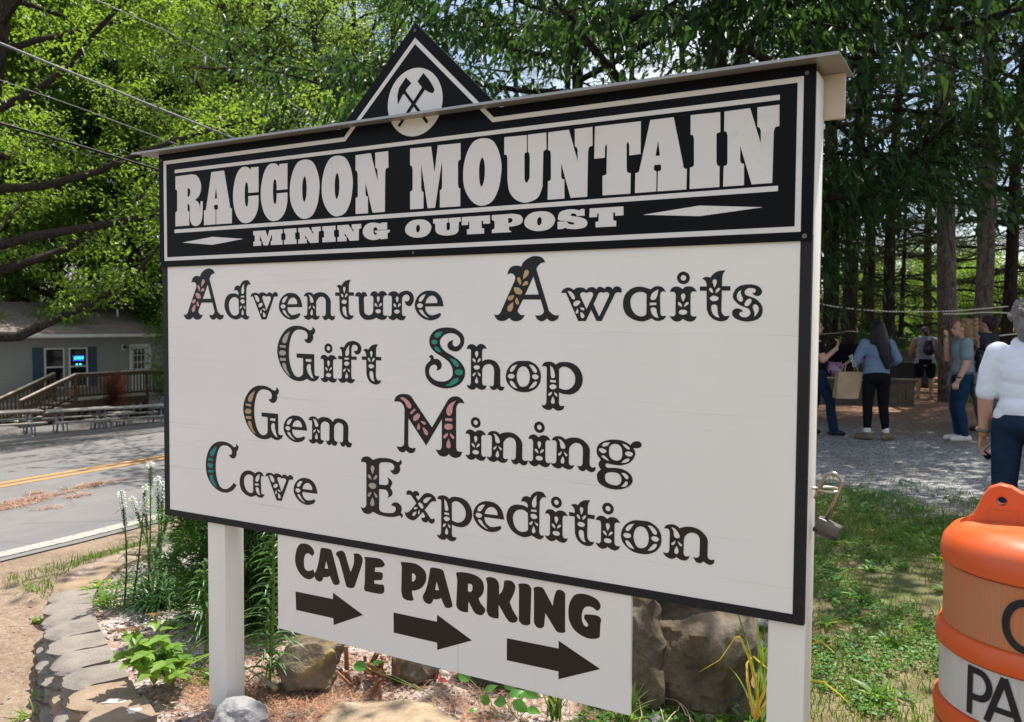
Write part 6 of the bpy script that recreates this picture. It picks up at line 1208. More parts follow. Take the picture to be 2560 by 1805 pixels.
def blob(name, parts, vox, mat, parent, smooth=4):
    """one closed surface grown round the given limbs (chains of joints with radii, and balls)"""
    mb = MB()
    for P in parts:
        if P[0] == 'e': mb.ball(P[1], P[2], 16, P[3] if len(P) > 3 else None)
        else:
            for i in range(len(P) - 1): capsule(mb, P[i][0], P[i][1], P[i + 1][0], P[i + 1][1])
    me = bpy.data.meshes.new(name); me.from_pydata(mb.v, [], mb.f); tmp = bpy.data.objects.new(name, me); COL.objects.link(tmp)
    m = tmp.modifiers.new('r', 'REMESH'); m.mode = 'VOXEL'; m.voxel_size = vox; m.use_smooth_shade = True
    s = tmp.modifiers.new('s', 'SMOOTH'); s.iterations = smooth; s.factor = .5
    dg = bpy.context.evaluated_depsgraph_get(); out = bpy.data.meshes.new_from_object(tmp.evaluated_get(dg)); bpy.data.objects.remove(tmp); out.materials.clear(); out.materials.append(mat); out.name = name
    return link(bpy.data.objects.new(name, out), parent)
def hand(w, fwd, side, s=1.0, curl=.5, thumb=1):
    """palm, four fingers of unequal length bent at the knuckle, and a thumb; fwd runs wrist to fingertips, side points to the thumb"""
    w, f, sd = Vector(w), Vector(fwd).normalized(), Vector(side).normalized(); nrm = f.cross(sd).normalized(); P = []
    for k, L in zip((-1.5, -.5, .5, 1.5), (.060, .072, .078, .068)):
        b0 = w + f * .045 * s + sd * k * .0125 * s; kn = w + f * .085 * s + sd * k * .0185 * s; m1 = kn + (f * cos(curl) + nrm * sin(curl)) * L * .5 * s; m2 = m1 + (f * cos(curl * 2.1) + nrm * sin(curl * 2.1)) * L * .5 * s
        P.append([(w, .021 * s), (b0, .014 * s), (kn, .0115 * s), (m1, .0095 * s), (m2, .0078 * s)])
    t0 = w + f * .025 * s + sd * .024 * s * thumb; t1 = t0 + (f * .7 + sd * .7) * .036 * s; t2 = t1 + (f + nrm * .3) * .030 * s; P.append([(w, .02 * s), (t0, .0135 * s), (t1, .0115 * s), (t2, .0085 * s)]); return P
def head(c, fwd, s=1.0, eyes=True):
    c, f = Vector(c), Vector(fwd).normalized(); r = f.cross(Vector((0, 0, 1))).normalized(); u = r.cross(f); R = Matrix((r, f, u)).transposed()
    P = [('e', c + u * .022 * s - f * .008 * s, (.074 * s, .090 * s, .090 * s), R), ('e', c - u * .045 * s + f * .018 * s, (.056 * s, .066 * s, .066 * s), R), [(c - u * .075 * s + f * .052 * s, .020 * s), (c - u * .088 * s + f * .050 * s, .016 * s)], [(c + u * .012 * s + f * .085 * s, .009 * s), (c - u * .022 * s + f * .104 * s, .0125 * s)], [(c - u * .048 * s + f * .084 * s - r * .017 * s, .0085 * s), (c - u * .048 * s + f * .084 * s + r * .017 * s, .0085 * s)], [(c - u * .060 * s + f * .082 * s - r * .012 * s, .009 * s), (c - u * .060 * s + f * .082 * s + r * .012 * s, .009 * s)]]
    for sg in (-1, 1): P.append(('e', c - u * .008 * s - f * .012 * s + r * sg * .076 * s, (.010 * s, .021 * s, .031 * s), R)); P.append([(c + u * .020 * s + f * .076 * s + r * sg * .028 * s, .011 * s), (c + u * .022 * s + f * .074 * s + r * sg * .040 * s, .010 * s)])
    return P
def eyes(c, fwd, s, parent):
    c, f = Vector(c), Vector(fwd).normalized(); r = f.cross(Vector((0, 0, 1))).normalized(); u = r.cross(f); b = MB()
    for sg in (-1, 1): b.ball(c + u * .006 * s + f * .081 * s + r * sg * .031 * s, .0085 * s, 8)
    b.build('eyes', M_leather, parent, True)
V3 = lambda *a: Vector(a)
def person(label, x, y, face, S=1.0):
    return thing('person', label, 'person', (x, y, h1(x, y) + .002), face, None, S)
def legs(hipL, kneeL, ankL, hipR, kneeR, ankR, k=1.0, r=(.088, .060, .042), pel=.125, pz=.02):
    mid = (Vector(hipL) + Vector(hipR)) / 2
    return [('e', mid + Vector((0, -.012, pz)), (pel * 1.22 * k, pel * .98 * k, .115)), [(hipL, r[0] * k), (kneeL, r[1] * k), (Vector(kneeL).lerp(Vector(ankL), .35) + Vector((0, -.008, 0)), r[1] * .96 * k), (ankL, r[2] * k)], [(hipR, r[0] * k), (kneeR, r[1] * k), (Vector(kneeR).lerp(Vector(ankR), .35) + Vector((0, -.008, 0)), r[1] * .96 * k), (ankR, r[2] * k)]]
def shoe(a, fwd, s=1, w=.046, L=.19, h=.0):
    a, f = Vector(a), Vector(fwd).normalized(); z = Vector((0, 0, 1)); g = Vector((a.x, a.y, .0))
    return [[(g - f * .045 * s + z * .045, w * .88), (g + f * .05 * s + z * .042, w * .92), (g + f * (L - .06) * s + z * .032, w * .78)], [(a + z * .02, w * .95), (g + z * .06, w * .95)]]
def torso(w=.165, d=.105, hz=.90, sz=1.35, bust=.0, lean=(0, 0), wa=.88):
    lx, ly = lean
    return [('e', (lx * .2, ly * .2, hz + .05), (w * .98, d * 1.12, .13)), ('e', (lx * .45, ly * .45, hz + .17), (w * wa, d * .98, .15)), ('e', (lx * .8, ly * .8 + bust * .3, sz - .14), (w * .98, d * 1.08, .17)), ('e', (lx, ly, sz - .04), (w * 1.05, d * .80, .085))]
# local frame of every figure: +Y is where the body faces, +X its right hand side, scale 1 = 1.62 m tall

# woman in the blue sweatshirt, seen from behind
q = onz(2187, 1099, -.125); p = person('woman in blue sweatshirt and black leggings from behind, tan bag on her arm', q.x, q.y, radians(22), .985)
blob('body', [[((0, 0, 1.30), .055), ((0, .0, 1.44), .047)]] + head((0, .02, 1.50), (.25, 1, -.05)) + [[((-.225, .12, 1.00), .036), ((-.175, .22, 1.04), .026)], [((.235, .03, 1.06), .036), ((.19, .14, 1.02), .026)]] + hand((-.175, .22, 1.04), (.6, .6, .2), (0, 0, 1)) + hand((.19, .14, 1.02), (-.5, .8, .1), (0, 0, 1)) + legs((-.085, 0, .84), (-.10, .02, .46), (-.105, -.01, .10), (.085, 0, .84), (.10, .01, .46), (.13, -.02, .10), .8), .009, M_sk, p)
blob('sweatshirt', torso(.178, .118, .88, 1.34, 0, (0, .0), .95) + [[((-.165, 0, 1.31), .070), ((-.265, .0, 1.08), .062), ((-.24, .105, 1.01), .050)], [((.165, 0, 1.31), .070), ((.262, -.02, 1.10), .062), ((.238, .03, 1.06), .052)], [((-.10, 0, .82), .085), ((.10, 0, .82), .085)]], .011, M_bluesw, p)
blob('leggings', legs((-.088, -.005, .84), (-.10, .02, .46), (-.105, -.01, .13), (.088, -.005, .84), (.10, .01, .46), (.13, -.02, .13), 1.06, (.092, .063, .044), .135), .010, M_blackc, p)
blob('hair', [('e', (.005, .0, 1.535), (.092, .098, .098)), [((.0, -.06, 1.50), .085), ((.03, -.09, 1.32), .088), ((.06, -.105, 1.16), .070), ((.11, -.10, 1.0), .035)], [((.05, -.03, 1.48), .06), ((.11, -.06, 1.25), .055), ((.14, -.06, 1.06), .03)], [((-.05, -.03, 1.5), .06), ((-.07, -.06, 1.33), .045)]], .010, hairm('black_hair', (.004, .004, .005), (.015, .013, .014)), p)
for sg, ax, ay, fx_ in ((-1, -.105, -.01, -.8), (1, .13, -.02, .9)):
    blob('sock', [[((ax, ay, .10), .047), ((ax, ay, .155), .050)]], .010, M_shoe, p); blob('boot', shoe((ax, ay, .08), (fx_, .75, 0), 1.05, .052, .20), .010, M_boot, p)
bg = MB(); pts = [(-.265, -.015, .98), (-.285, .0, 1.035)]
text_mesh('SNIO', .075, 'sleeve_print', M_shoe, p, Matrix.Translation((-.326, -.045, 1.075)) @ Matrix.Rotation(radians(-35), 4, 'Z') @ Matrix.Rotation(radians(-12), 4, 'Y') @ Matrix.Rotation(pi / 2, 4, 'X') @ Matrix.Rotation(radians(-80), 4, 'Z'), .004)
def box_bag(name, label, cat, M, w, d, h, mat, taper=.9, lean=0):
    b = MB(); vs = [(-w / 2 * taper, -d / 2, 0), (w / 2 * taper, -d / 2, 0), (w / 2 * taper, d / 2, 0), (-w / 2 * taper, d / 2, 0), (-w / 2, -d / 2 * .8, h), (w / 2, -d / 2 * .8, h), (w / 2, d / 2 * .8, h), (-w / 2, d / 2 * .8, h)]
    bm = bmesh.new(); V = [bm.verts.new((v[0] + lean * (1 - v[2] / h), v[1], v[2])) for v in vs]
    for f in ((3, 2, 1, 0), (4, 5, 6, 7), (0, 1, 5, 4), (1, 2, 6, 5), (2, 3, 7, 6), (3, 0, 4, 7)): bm.faces.new([V[i] for i in f])
    bmesh.ops.subdivide_edges(bm, edges=bm.edges[:], cuts=6, use_grid_fill=True)
    for v in bm.verts: v.co += Vector((mnoise.noise(v.co * 9), mnoise.noise(v.co * 9 + Vector((5, 0, 0))), mnoise.noise(v.co * 7 + Vector((0, 5, 0))) * .6)) * .016
    me = bpy.data.meshes.new('bag_body'); bm.to_mesh(me); bm.free(); me.materials.append(mat); me.polygons.foreach_set('use_smooth', [True] * len(me.polygons)); me.set_sharp_from_angle(angle=radians(50))
    r = thing(name, label, cat, (0, 0, 0)); r.matrix_world = M; link(bpy.data.objects.new('bag_body', me), r); return r
bpy.context.view_layer.update(); PM = p.matrix_world.copy(); M_tote = plain('tan_tote', (.40, .285, .175), .7, .12, 8)
tb = box_bag('tote_bag', 'tan paper like tote bag hanging from the arm of the woman in blue', 'bag', PM @ Matrix.Translation((-.335, .06, .56)) @ Matrix.Rotation(.15, 4, 'Z'), .34, .15, .36, M_tote, .88, -.05)
b = MB()
for yy in (-.05, .05): b.tube([(-.09, yy, .355), (-.07, yy * .8, .46), (.02, yy * .5, .53), (.08, yy * .8, .45), (.09, yy, .355)], .008, 6)
b.build('handle', M_tote, tb, True)

# woman at the sign post: black shirt, blue jeans, hand raised
q = onz(2042, 1086, -.125); p = person('woman in black shirt and jeans half hidden by the sign post, hand raised', q.x, q.y, radians(-62), 1.0); p.location.z = h1(q.x, q.y)
blob('body', [[((0, -.06, 1.32), .055), ((0, -.06, 1.45), .047)]] + head((0, -.05, 1.50), (.25, 1, 0)) + [[((.19, -.06, 1.30), .055), ((.24, -.02, 1.05), .043), ((.21, .17, 1.21), .030)], [((-.19, -.06, 1.30), .055), ((-.25, -.05, 1.05), .043), ((-.20, .14, 1.05), .030)]] + hand((.21, .17, 1.21), (-.1, .35, .9), (-.9, .2, .2), 1, .7) + hand((-.20, .14, 1.05), (.3, .9, .1), (0, 0, 1)) + legs((-.085, -.02, .86), (-.09, .0, .47), (-.09, -.08, .09), (.085, -.02, .86), (.10, .14, .48), (.10, .20, .09), .8), .009, M_sk, p)
blob('shirt', torso(.165, .112, .90, 1.35, .0, (0, -.06)) + [[((-.17, -.06, 1.32), .066), ((-.225, -.055, 1.19), .062)], [((.17, -.06, 1.32), .066), ((.222, -.045, 1.19), .062)]], .011, M_blackc, p)
blob('jeans', legs((-.088, -.02, .85), (-.09, .0, .47), (-.09, -.08, .10), (.088, -.02, .85), (.10, .14, .48), (.10, .20, .07), 1.04, (.09, .066, .064), .132), .010, M_denim, p)
blob('hair', [('e', (0, -.07, 1.53), (.088, .092, .092)), [((0, -.12, 1.49), .07), ((.02, -.14, 1.30), .06), ((.02, -.13, 1.2), .04)]], .011, hairm('brown_hair', (.03, .016, .01), (.09, .05, .03)), p); eyes((0, -.05, 1.50), (.25, 1, 0), 1, p)
for ax, ay in ((-.09, -.08), (.10, .20)): blob('shoe', shoe((ax, ay, .06), (0.1, 1, 0), 1, .045, .19), .010, M_leather, p)
b = MB(); b.box(.04, .10, .058, .063, 1.24, 1.275); b.build('name_badge', M_shoe, p)

# woman with curly hair in profile
q = onz(2402, 1103, -.125); p = person('curly haired woman in a grey tee, lilac hoodie round her waist, in profile', q.x, q.y, radians(104), 1.0)
blob('body', [[((0, 0, 1.31), .056), ((0, .02, 1.44), .047)]] + head((0, .05, 1.49), (0, 1, .02)) + [[((-.175, .0, 1.28), .056), ((-.205, .01, 1.02), .046), ((-.19, .10, .80), .031)], [((.175, .0, 1.28), .056), ((.19, .15, 1.08), .046), ((.06, .20, 1.34), .031)]] + hand((-.19, .10, .80), (.0, .25, -1), (0, 1, .2), .95, .8) + hand((.06, .20, 1.34), (-.45, -.1, .9), (0, -.2, 1), .9, .6) + legs((-.085, 0, .85), (-.08, .05, .46), (-.07, -.03, .09), (.085, 0, .85), (.08, .07, .46), (.07, .02, .09), .8), .009, M_sk, p)
blob('tee_shirt', torso(.168, .128, .90, 1.33, .05, (0, .0), .97) + [[((-.160, 0, 1.295), .080), ((-.20, .005, 1.14), .076)], [((.160, 0, 1.295), .080), ((.195, .07, 1.18), .076)]], .011, M_greyt, p)
blob('jeans', legs((-.088, 0, .84), (-.08, .05, .46), (-.07, -.03, .10), (.088, 0, .84), (.08, .07, .46), (.07, .02, .10), 1.1, (.096, .066, .047), .142), .010, M_denimb, p)
blob('tied_hoodie', [('e', (0, 0, .90), (.185, .152, .050)), [((-.10, -.13, .87), .055), ((.10, -.13, .87), .055)], [((-.10, -.15, .80), .060), ((.10, -.15, .80), .060)], [((-.09, -.155, .70), .056), ((.10, -.155, .68), .056)], [((-.07, -.15, .62), .035), ((.09, -.15, .61), .035)], [((.03, .15, .90), .026), ((.06, .17, .72), .020)], [((-.02, .15, .90), .026), ((-.03, .18, .74), .020)]], .011, M_lilac, p)
M_curl = hairm('curly_hair', (.06, .03, .015), (.42, .27, .13)); rg = random.Random(4); hh_ = [('e', (0, -.01, 1.545), (.092, .098, .092)), [((0, -.06, 1.48), .092), ((0, -.07, 1.33), .088)]]
for i in range(90): a = rg.uniform(0, 2 * pi); z_ = rg.uniform(1.24, 1.62); rr = .10 + .03 * (1.62 - z_) / .35; hx, hy = rr * cos(a) * .92, -.04 + rr * sin(a); hh_ += [('e', (hx, min(hy, .045 if z_ < 1.56 else .09), z_), (.026, .026, .026))] if hy < .06 else []
blob('hair', hh_, .008, M_curl, p, 1); eyes((0, .05, 1.49), (0, 1, .02), 1, p)
for ax, ay in ((-.07, -.03), (.07, .02)): blob('shoe', shoe((ax, ay, .055), (0, 1, 0), 1.05, .046, .20), .009, M_shoe, p)
b = MB(); b.tube([(-.19 + .034 * cos(t_), .085 + .034 * sin(t_), .855) for t_ in np.linspace(0, 2 * pi, 15)], .011, 6, False); b.build('wrist_watch', M_leather, p, True)
bpy.context.view_layer.update(); PM = p.matrix_world.copy()
bp = thing('backpack', 'small black leather backpack worn by the curly haired woman', 'backpack'); bp.matrix_world = PM @ Matrix.Translation((.05, -.205, .93))
blob('pack_body', [('e', (0, -.02, .09), (.135, .085, .13)), ('e', (0, .0, .19), (.115, .075, .09)), [((-.09, -.05, .02), .05), ((.09, -.05, .02), .05)]], .010, M_leather, bp); blob('flap', [('e', (0, -.035, .215), (.118, .075, .045)), [((-.06, -.09, .19), .022), ((.06, -.09, .19), .022)]], .009, M_leather, bp)
b = MB(); b.tube([(-.08, .05, .26), (-.10, .12, .42), (-.10, .24, .40), (-.10, .31, .26), (-.12, .20, .06), (-.10, .05, .03)], .011, 6); b.tube([(.08, .05, .26), (.10, .12, .42), (.10, .24, .40), (.10, .31, .26), (.13, .20, .06), (.10, .05, .03)], .011, 6); b.tube([(.02, -.02, .02), (.06, -.05, -.06), (-.04, -.05, -.09), (-.08, -.02, .0)], .006, 5); b.build('strap', M_leather, bp, True)

# person in charcoal behind her, hand on hip
q = onz(2462, 1079, -.125); p = person('person in a charcoal tee and grey capri trousers, dark red hair, hand on hip', q.x, q.y, radians(62), 1.04)
blob('body', [[((0, 0, 1.31), .058), ((0, .02, 1.45), .05)]] + head((0, .03, 1.50), (-.1, 1, 0)) + [[((-.19, .0, 1.30), .058), ((-.27, -.25, 1.10), .046), ((-.225, -.02, .945), .032)], [((.19, .0, 1.30), .058), ((.25, .06, 1.05), .046), ((.20, .20, 1.1), .032)]] + hand((-.225, -.02, .945), (.35, .8, -.45), (0, -.3, 1), 1, .5) + hand((.20, .20, 1.1), (-.2, 1, .2), (0, 0, 1)) + legs((-.09, 0, .85), (-.10, .03, .47), (-.11, 0, .09), (.09, 0, .85), (.09, .02, .47), (.09, -.02, .09), .82), .009, M_sk2, p)
blob('tee_shirt', torso(.182, .125, .90, 1.34, .02, (0, 0), .98) + [[((-.16, 0, 1.31), .074), ((-.225, -.10, 1.21), .072)], [((.16, 0, 1.31), .074), ((.225, .03, 1.17), .072)]], .011, M_char, p)
blob('capri_trousers', legs((-.092, 0, .84), (-.10, .03, .47), (-.108, .0, .30), (.092, 0, .84), (.09, .02, .47), (.09, -.01, .30), 1.12, (.10, .086, .084), .145), .011, M_capri, p)
blob('hair', [('e', (0, .0, 1.545), (.086, .094, .086)), ('e', (0, -.105, 1.55), (.055, .055, .055)), [((0, -.07, 1.50), .07), ((0, -.06, 1.44), .05)]], .010, hairm('red_hair', (.02, .006, .008), (.07, .018, .022)), p); eyes((0, .03, 1.5), (-.1, 1, 0), 1, p)
for ax, ay in ((-.11, 0), (.09, -.02)): blob('shoe', shoe((ax, ay, .045), (.0, 1, 0), 1, .040, .19), .009, M_leather, p)

# older woman in white, nearest, holding sunglasses
p = person('grey haired woman in a white tee and dark jeans seen from behind, holding sunglasses', 2.50, 4.50, radians(-6), 1.045); p.location.z = h1(2.5, 4.5) - .01
HW = Vector((-.245, .075, .735))
blob('body', [[((0, 0, 1.31), .060), ((0, .015, 1.45), .055)]] + head((0, .03, 1.505), (-.25, 1, -.02), 1.02) + [[((-.185, -.01, 1.28), .055), ((-.225, -.01, 1.02), .049), ((-.235, .06, .775), .033)], [((.185, -.01, 1.28), .055), ((.225, -.01, 1.02), .049), ((.235, .06, .78), .033)]] + hand(HW + Vector((0, 0, .03)), (-.05, .35, -1), (.4, .9, .2), 1.05, .45) + hand((.25, .06, .765), (0, .3, -1), (-.3, .9, .2), 1.05, .5) + legs((-.09, 0, .85), (-.10, .02, .47), (-.11, 0, .09), (.09, 0, .85), (.10, .02, .47), (.11, 0, .09), .82), .0075, M_sk, p)
blob('tee_shirt', torso(.168, .120, .90, 1.315, .02, (0, 0), .98) + [[((-.160, -.005, 1.300), .078), ((-.200, -.01, 1.18), .072), ((-.220, -.01, 1.05), .066)], [((.160, -.005, 1.300), .078), ((.200, -.01, 1.18), .072), ((.220, -.01, 1.05), .066)], [((-.09, .0, .90), .092), ((.09, .0, .90), .092)], [((-.045, -.01, 1.365), .048), ((.045, -.01, 1.365), .048)]], .009, M_whitet, p)
blob('jeans', legs((-.095, 0, .84), (-.105, .02, .47), (-.11, 0, .06), (.095, 0, .84), (.105, .02, .47), (.11, 0, .06), 1.0, (.100, .078, .070), .138), .010, M_denim, p)
M_gh = hairm('grey_hair', (.085, .075, .072), (.34, .32, .31)); rg = random.Random(9); hh_ = [('e', (0, -.015, 1.545), (.092, .102, .092)), [((0, -.06, 1.48), .078), ((0, -.045, 1.425), .056)]]
for i in range(120):
    a = rg.uniform(0, 2 * pi); b_ = rg.uniform(-.35, 1.2); rr = .092; c_ = Vector((rr * cos(a) * cos(b_), -.02 + .102 * sin(a) * cos(b_), 1.54 + .092 * sin(b_)))
    if c_.y > .06 and c_.z < 1.57: continue
    d_ = Vector((cos(a) * .4 + rg.gauss(0, .3), sin(a) * .4 - .3, .6 + rg.gauss(0, .3))).normalized(); hh_.append([(c_, .014), (c_ + d_ * .030, .006)])
blob('hair', hh_, .0065, M_gh, p, 1); eyes((0, .03, 1.505), (-.25, 1, -.02), 1.02, p)
b = MB(); b.tube([(-.2365 + .040 * cos(t_), .053 + .040 * sin(t_), .80 + .01 * sin(t_)) for t_ in np.linspace(0, 2 * pi, 17)], .011, 8, False); b.build('wrist_watch', plain('watch_band', (.16, .14, .12), .4, .1, 20), p, True)
b = MB(); b.tube([(-.083, .045 + .008 * cos(t_), 1.455 + .012 * sin(t_)) for t_ in np.linspace(0, 2 * pi, 11)], .0025, 5, False); b.build('earring', plain('gold', (.7, .45, .15), .25, 0, 5, 0, 1), p, True)
for ax in (-.11, .11): blob('shoe', shoe((ax, 0, .05), (0, 1, 0), 1.05, .046, .20), .010, M_shoe, p)
bpy.context.view_layer.update(); PM = p.matrix_world.copy()
sg_ = thing('sunglasses', 'dark sunglasses dangling from the hand of the woman in white', 'sunglasses'); sg_.matrix_world = PM @ Matrix.Translation((-.19, .10, .60)) @ Matrix.Rotation(radians(20), 4, 'Z') @ Matrix.Rotation(radians(38), 4, 'Y')
for sx in (-1, 1):
    b = MB(); b.prism([(.029 * cos(t_) + sx * .034, .021 * sin(t_) * (1.1 if sin(t_) < 0 else .8)) for t_ in np.linspace(0, 2 * pi, 25)[:-1]], -.002, .002, Matrix.Rotation(pi / 2, 4, 'X')); b.build('lens', M_glass, sg_)
b = MB(); b.tube([(-.066, 0, .012), (0, -.003, .016), (.066, 0, .012)], .0035, 6); b.tube([(-.066, 0, .010), (-.072, -.02, .03), (-.062, -.05, .11), (-.058, -.045, .135)], .003, 6); b.tube([(.066, 0, .010), (.055, -.03, .05), (.0, -.045, .10), (-.03, -.045, .12)], .003, 6); b.build('frame', M_leather, sg_, True)

# far woman at the sluice table
q = onz(2310, 996, -.14); p = person('far woman in a sleeveless patterned top and black shorts leaning at the wooden counter', q.x, q.y, radians(8), .97); p.location.z = h1(q.x, q.y)
blob('body', [[((0, 0, 1.31), .058), ((0, .05, 1.42), .05)]] + head((-.01, .10, 1.46), (-.2, 1, -.4)) + [[((-.20, .02, 1.28), .058), ((-.28, .10, 1.05), .046), ((-.30, .28, .98), .032)], [((.20, .02, 1.28), .058), ((.26, .10, 1.05), .046), ((.20, .28, .98), .032)]] + hand((-.30, .28, .98), (.2, 1, -.2), (1, 0, .2)) + hand((.20, .28, .98), (-.2, 1, -.2), (-1, 0, .2)) + legs((-.10, 0, .83), (-.12, .02, .46), (-.12, 0, .09), (.10, 0, .83), (.13, .02, .46), (.14, 0, .09), .98), .011, M_sk2, p)
blob('top', torso(.195, .145, .88, 1.34, .0, (0, .0), 1.0) + [[((-.11, 0, .80), .115), ((.11, 0, .80), .115)]], .012, M_pat, p); blob('shorts', [('e', (0, 0, .82), (.19, .15, .11)), [((-.105, 0, .80), .115), ((-.118, .01, .52), .096)], [((.105, 0, .80), .115), ((.125, .01, .52), .096)]], .012, M_blackc, p)
blob('hair', [('e', (-.01, .06, 1.50), (.09, .095, .085)), [((0, -.02, 1.45), .06), ((.03, -.03, 1.38), .045)]], .012, hairm('dark_hair', (.02, .012, .01), (.06, .035, .03)), p)
for ax in (-.12, .14): blob('sandal', shoe((ax, 0, .04), (0, 1, 0), 1, .042, .18), .011, M_sk2, p)
bpy.context.view_layer.update(); PM = p.matrix_world.copy(); bp2 = thing('backpack', 'small black drawstring backpack on the far woman at the counter', 'backpack'); bp2.matrix_world = PM @ Matrix.Translation((.06, -.19, .99)); blob('pack_body', [('e', (0, 0, .10), (.13, .06, .15)), ('e', (0, .0, .24), (.09, .05, .07))], .012, M_leather, bp2)
b = MB(); b.tube([(-.05, 0, .28), (-.10, .10, .34), (-.22, .16, .16), (-.16, .05, .0), (-.08, 0, .02)], .008, 5); b.tube([(.05, 0, .28), (.08, .10, .34), (.10, .2, .2), (.12, .05, .0)], .008, 5); b.build('strap', M_leather, bp2, True)

# ------------------------------------------------------------------ things around them
M_oldw = plain('weathered_wood', (.105, .085, .06), .85, .3, 5, .3)
def boxes(name, label, cat, loc, rz, parts, group=None):
    r = thing(name, label, cat, loc, rz, group)
    for nm, m, L in parts:
        b = MB()
        for a in L: b.box(*a)
        b.build(nm, m, r)
    return r
q = onz(2150, 1012, -.13); pl_ = [(-1.15 + i * .152, -1.15 + i * .152 + .145, -.02, .02, 0, .48) for i in range(14)]
tb_ = boxes('tree_bench', 'low box bench of weathered boards round a pine, behind the woman in blue', 'bench', (q.x, q.y, h1(q.x, q.y)), radians(18), (('board_side', M_oldw, pl_ + [(.98, 1.02, 0, .14 + .15 * k, 0, .48) for k in ()]), ('end_board', M_oldw, [(.945, .985, .025 + .152 * i, .17 + .152 * i, 0, .48) for i in range(5)]), ('seat', M_oldw, [(-1.2, 1.03, -.07, .14, .482, .525), (-1.2, 1.03, .15, .36, .482, .525)])))
q = onz(2290, 985, -.14); wy = .62
boxes('sluice_counter', 'long weathered timber counter on posts where the far woman stands', 'counter', (q.x, q.y + wy, h1(q.x, q.y)), radians(10), (('counter_top', M_oldw, [(-1.6, 2.2, -.30, .30, .93, .98)]), ('front_board', M_oldw, [(-1.6, 2.2, -.30, -.26, .72, .925)]), ('post', M_oldw, [(-1.25, -1.15, -.26, -.16, 0, .93)]), ('post', M_oldw, [(1.9, 2.0, -.26, -.16, 0, .93)]), ('slatted_panel', M_oldw, [(.6 + .085 * i, .66 + .085 * i, .20, .23, .0, .75) for i in range(16)]), ('trough', M_leather, [(-.95, .25, .0, .24, .18, .68)])))
q = onz(2190, 985, -.1); bgz = thing('plastic_bag', 'crumpled clear plastic bag on the timber counter', 'bag', (q.x - .1, q.y + .9, h1(q.x, q.y) + .97)); blob('crumpled_film', [('e', (random.uniform(-.12, .12), random.uniform(-.08, .08), random.uniform(.02, .12)), (.06, .05, .06)) for _ in range(14)], .012, plain('film', (.42, .43, .44), .25, .2, 20), bgz, 1)
q = onz(2085, 1005, -.13); kb = thing('backpack', 'purple and pink patterned backpack standing on the low bench', 'backpack', (q.x, q.y + .05, h1(q.x, q.y) + .525), .3); t = NT('bag_print'); v = t.vor(t.co(), 9, 'Color'); s_ = t.n.new('ShaderNodeSeparateColor'); t.l.new(v, s_.inputs[0]); t.col(t.ramp(s_.outputs[0], [(0, (.03, .035, .09)), (.4, (.36, .13, .42)), (.7, (.50, .32, .38)), (1, (.03, .03, .07))])).rough(.7); blob('pack_body', [('e', (0, 0, .16), (.15, .10, .17)), ('e', (0, 0, .30), (.13, .09, .11)), ('e', (0, -.08, .12), (.11, .06, .09))], .012, t.m, kb); b = MB(); b.tube([(-.03, .02, .40), (0, .02, .45), (.03, .02, .40)], .01, 6); b.build('strap', M_leather, kb, True)
q = atd(2118, 882, 12.9); db = thing('duffel_bag', 'black bag held up between the woman in black and the woman in blue', 'bag', q, radians(20)); blob('bag_body', [[((-.20, 0, -.06), .075), ((.20, 0, -.06), .075)], [((-.13, 0, .05), .085), ((.15, 0, .05), .085)]], .012, M_blackc, db)
b = MB(); b.tube([(.2, 0, 0), (.34, .05, .02), (.42, .1, -.05)], .012, 6); b.build('strap', M_blackc, db, True)
# white cars parked beyond the trees
def car(label, loc, rz):
    r = thing('parked_car', label, 'car', loc, rz, 'white cars parked beyond the trees'); Mp = plain('car_white', (.62, .63, .63), .25, .04, 3, 0, 0, .5); b = MB()
    b.prism([(-2.2, .35), (-2.25, .75), (-2.0, .95), (-1.2, 1.0), (2.0, 1.0), (2.25, .85), (2.25, .35)], -.85, .85, Matrix.Rotation(pi / 2, 4, 'X')); b.build('body', Mp, r, 30); b = MB(); b.prism([(-1.25, 1.0), (-.55, 1.48), (1.35, 1.50), (1.95, 1.0)], -.72, .72, Matrix.Rotation(pi / 2, 4, 'X')); cb_ = b.build('cabin', Mp, r, 30)
    for sg in (-1, 1):
        b = MB(); b.prism([(-1.05, 1.03), (-.48, 1.40), (.35, 1.42), (.35, 1.03)], sg * .725 - .004, sg * .725 + .004, Matrix.Rotation(pi / 2, 4, 'X')); b.build('window', M_glass, cb_); b = MB(); b.prism([(.42, 1.03), (.42, 1.42), (1.25, 1.42), (1.68, 1.03)], sg * .725 - .004, sg * .725 + .004, Matrix.Rotation(pi / 2, 4, 'X')); b.build('window', M_glass, cb_)
        for x in (-1.4, 1.4): b = MB(); b.lathe([(.0, -.09), (.33, -.09), (.34, -.05), (.34, .05), (.33, .09), (.0, .09)], 20, Matrix.Translation((x, sg * .78, .33)) @ Matrix.Rotation(pi / 2, 4, 'X')); w_ = b.build('wheel', M_leather, r, 40); b = MB(); b.lathe([(0, sg * -.095), (.2, sg * -.095), (.2, sg * -.08)], 16, Matrix.Translation((x, sg * .78, .33)) @ Matrix.Rotation(pi / 2, 4, 'X')); b.build('rim', M_pipe, w_, True)
    return r
x, y = bear(2265, 42); car('white car partly hidden by leaves left of the far woman', (x, y, h1(x, y) + .35), radians(12))
x, y = bear(2400, 44); c2_ = car('white car behind the trunks right of the far woman', (x, y, h1(x, y) + .35), radians(8))
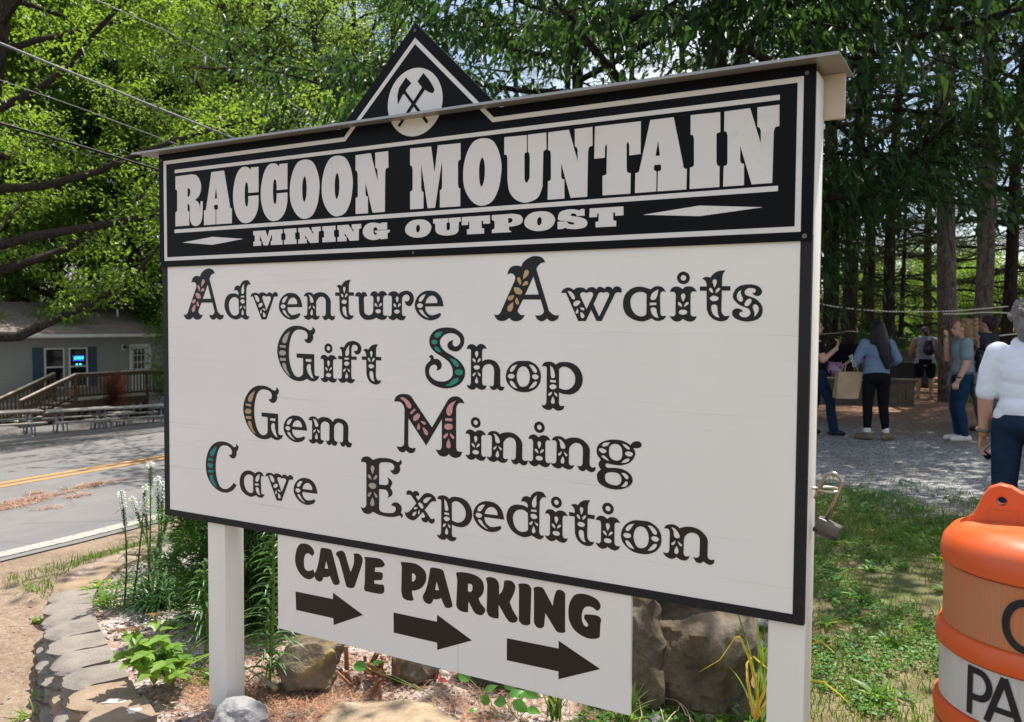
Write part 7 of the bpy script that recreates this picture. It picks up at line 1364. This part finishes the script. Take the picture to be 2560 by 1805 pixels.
# potted shrub by the right pine
x, y = bear(2478, 14.5); fp = thing('potted_shrub', 'potted shrub with pale green leaves beside the person in charcoal', 'potted plant', (x, y, h1(x, y))); b = MB(); b.lathe([(.14, 0), (.20, .30), (.21, .33), (.17, .33)], 18); b.build('pot', M_leather, fp, True); lf = Leaves(); n = 420; a = RNG.uniform(0, 2 * pi, n); h_ = RNG.random(n); R_ = .30 * np.sin(pi * (h_ * .8 + .12)); lf.add(np.stack([R_ * np.cos(a), R_ * np.sin(a), .3 + .55 * h_], 1), np.stack([np.cos(a), np.sin(a), .4 + 0 * a], 1) + RNG.normal(0, .4, (n, 3)), .09, .045, .2); lf.build('leaves', leafmat('variegated', (.10, .20, .06), (.30, .36, .18), .4), fp)
# rope lights strung between the pines
M_rope = plain('rope_light', (.62, .58, .46), .4, .2, 60); M_bead = plain('rope_bead', (.80, .76, .62), .3, .05, 10)
def rope(label, P, r=.012, beads=True):
    pts = [Vector(atd(px, py, D)) for px, py, D in P]; Q = []
    for i in range(len(pts) - 1):
        p0, p1, p2, p3 = pts[max(i - 1, 0)], pts[i], pts[i + 1], pts[min(i + 2, len(pts) - 1)]
        for k in range(8): t_ = k / 8; Q.append(.5 * (2 * p1 + (p2 - p0) * t_ + (2 * p0 - 5 * p1 + 4 * p2 - p3) * t_ * t_ + (3 * p1 - p0 - 3 * p2 + p3) * t_ ** 3))
    Q.append(pts[-1]); root = thing('rope_light', label, 'rope light', Q[0], 0, 'rope lights between the pines'); b = MB(); b.tube([q - Q[0] for q in Q], r * .6, 6); b.build('cord', M_rope, root, True)
    if beads:
        b = MB(); L = 0; nxt = 0
        for i in range(len(Q) - 1):
            d = (Q[i + 1] - Q[i]).length
            while nxt < L + d: b.ball(Q[i].lerp(Q[i + 1], (nxt - L) / d) - Q[0], r * 1.25, 6); nxt += .075
            L += d
        tag(b.build('beads', M_bead, root, True), kind='stuff')
rope('upper string of white rope lights sagging above the people', [(2020, 752, 14), (2060, 762, 14.2), (2130, 772, 14.6), (2210, 778, 15), (2290, 779, 15.6), (2370, 778, 16.2), (2440, 773, 16.8), (2520, 766, 17.6)])
rope('second string of rope lights just below, right of the leaning pine', [(2360, 785, 16), (2420, 784, 16.6), (2460, 781, 17), (2540, 783, 18)])
rope('dull lower string of rope lights behind the woman in blue', [(2040, 836, 19), (2100, 832, 19), (2130, 828, 19), (2220, 842, 20), (2280, 847, 20.5), (2350, 846, 21)], .010, False)
rope('short beaded string behind the raised elbow', [(2480, 842, 16), (2510, 838, 16.3), (2560, 832, 16.8)])
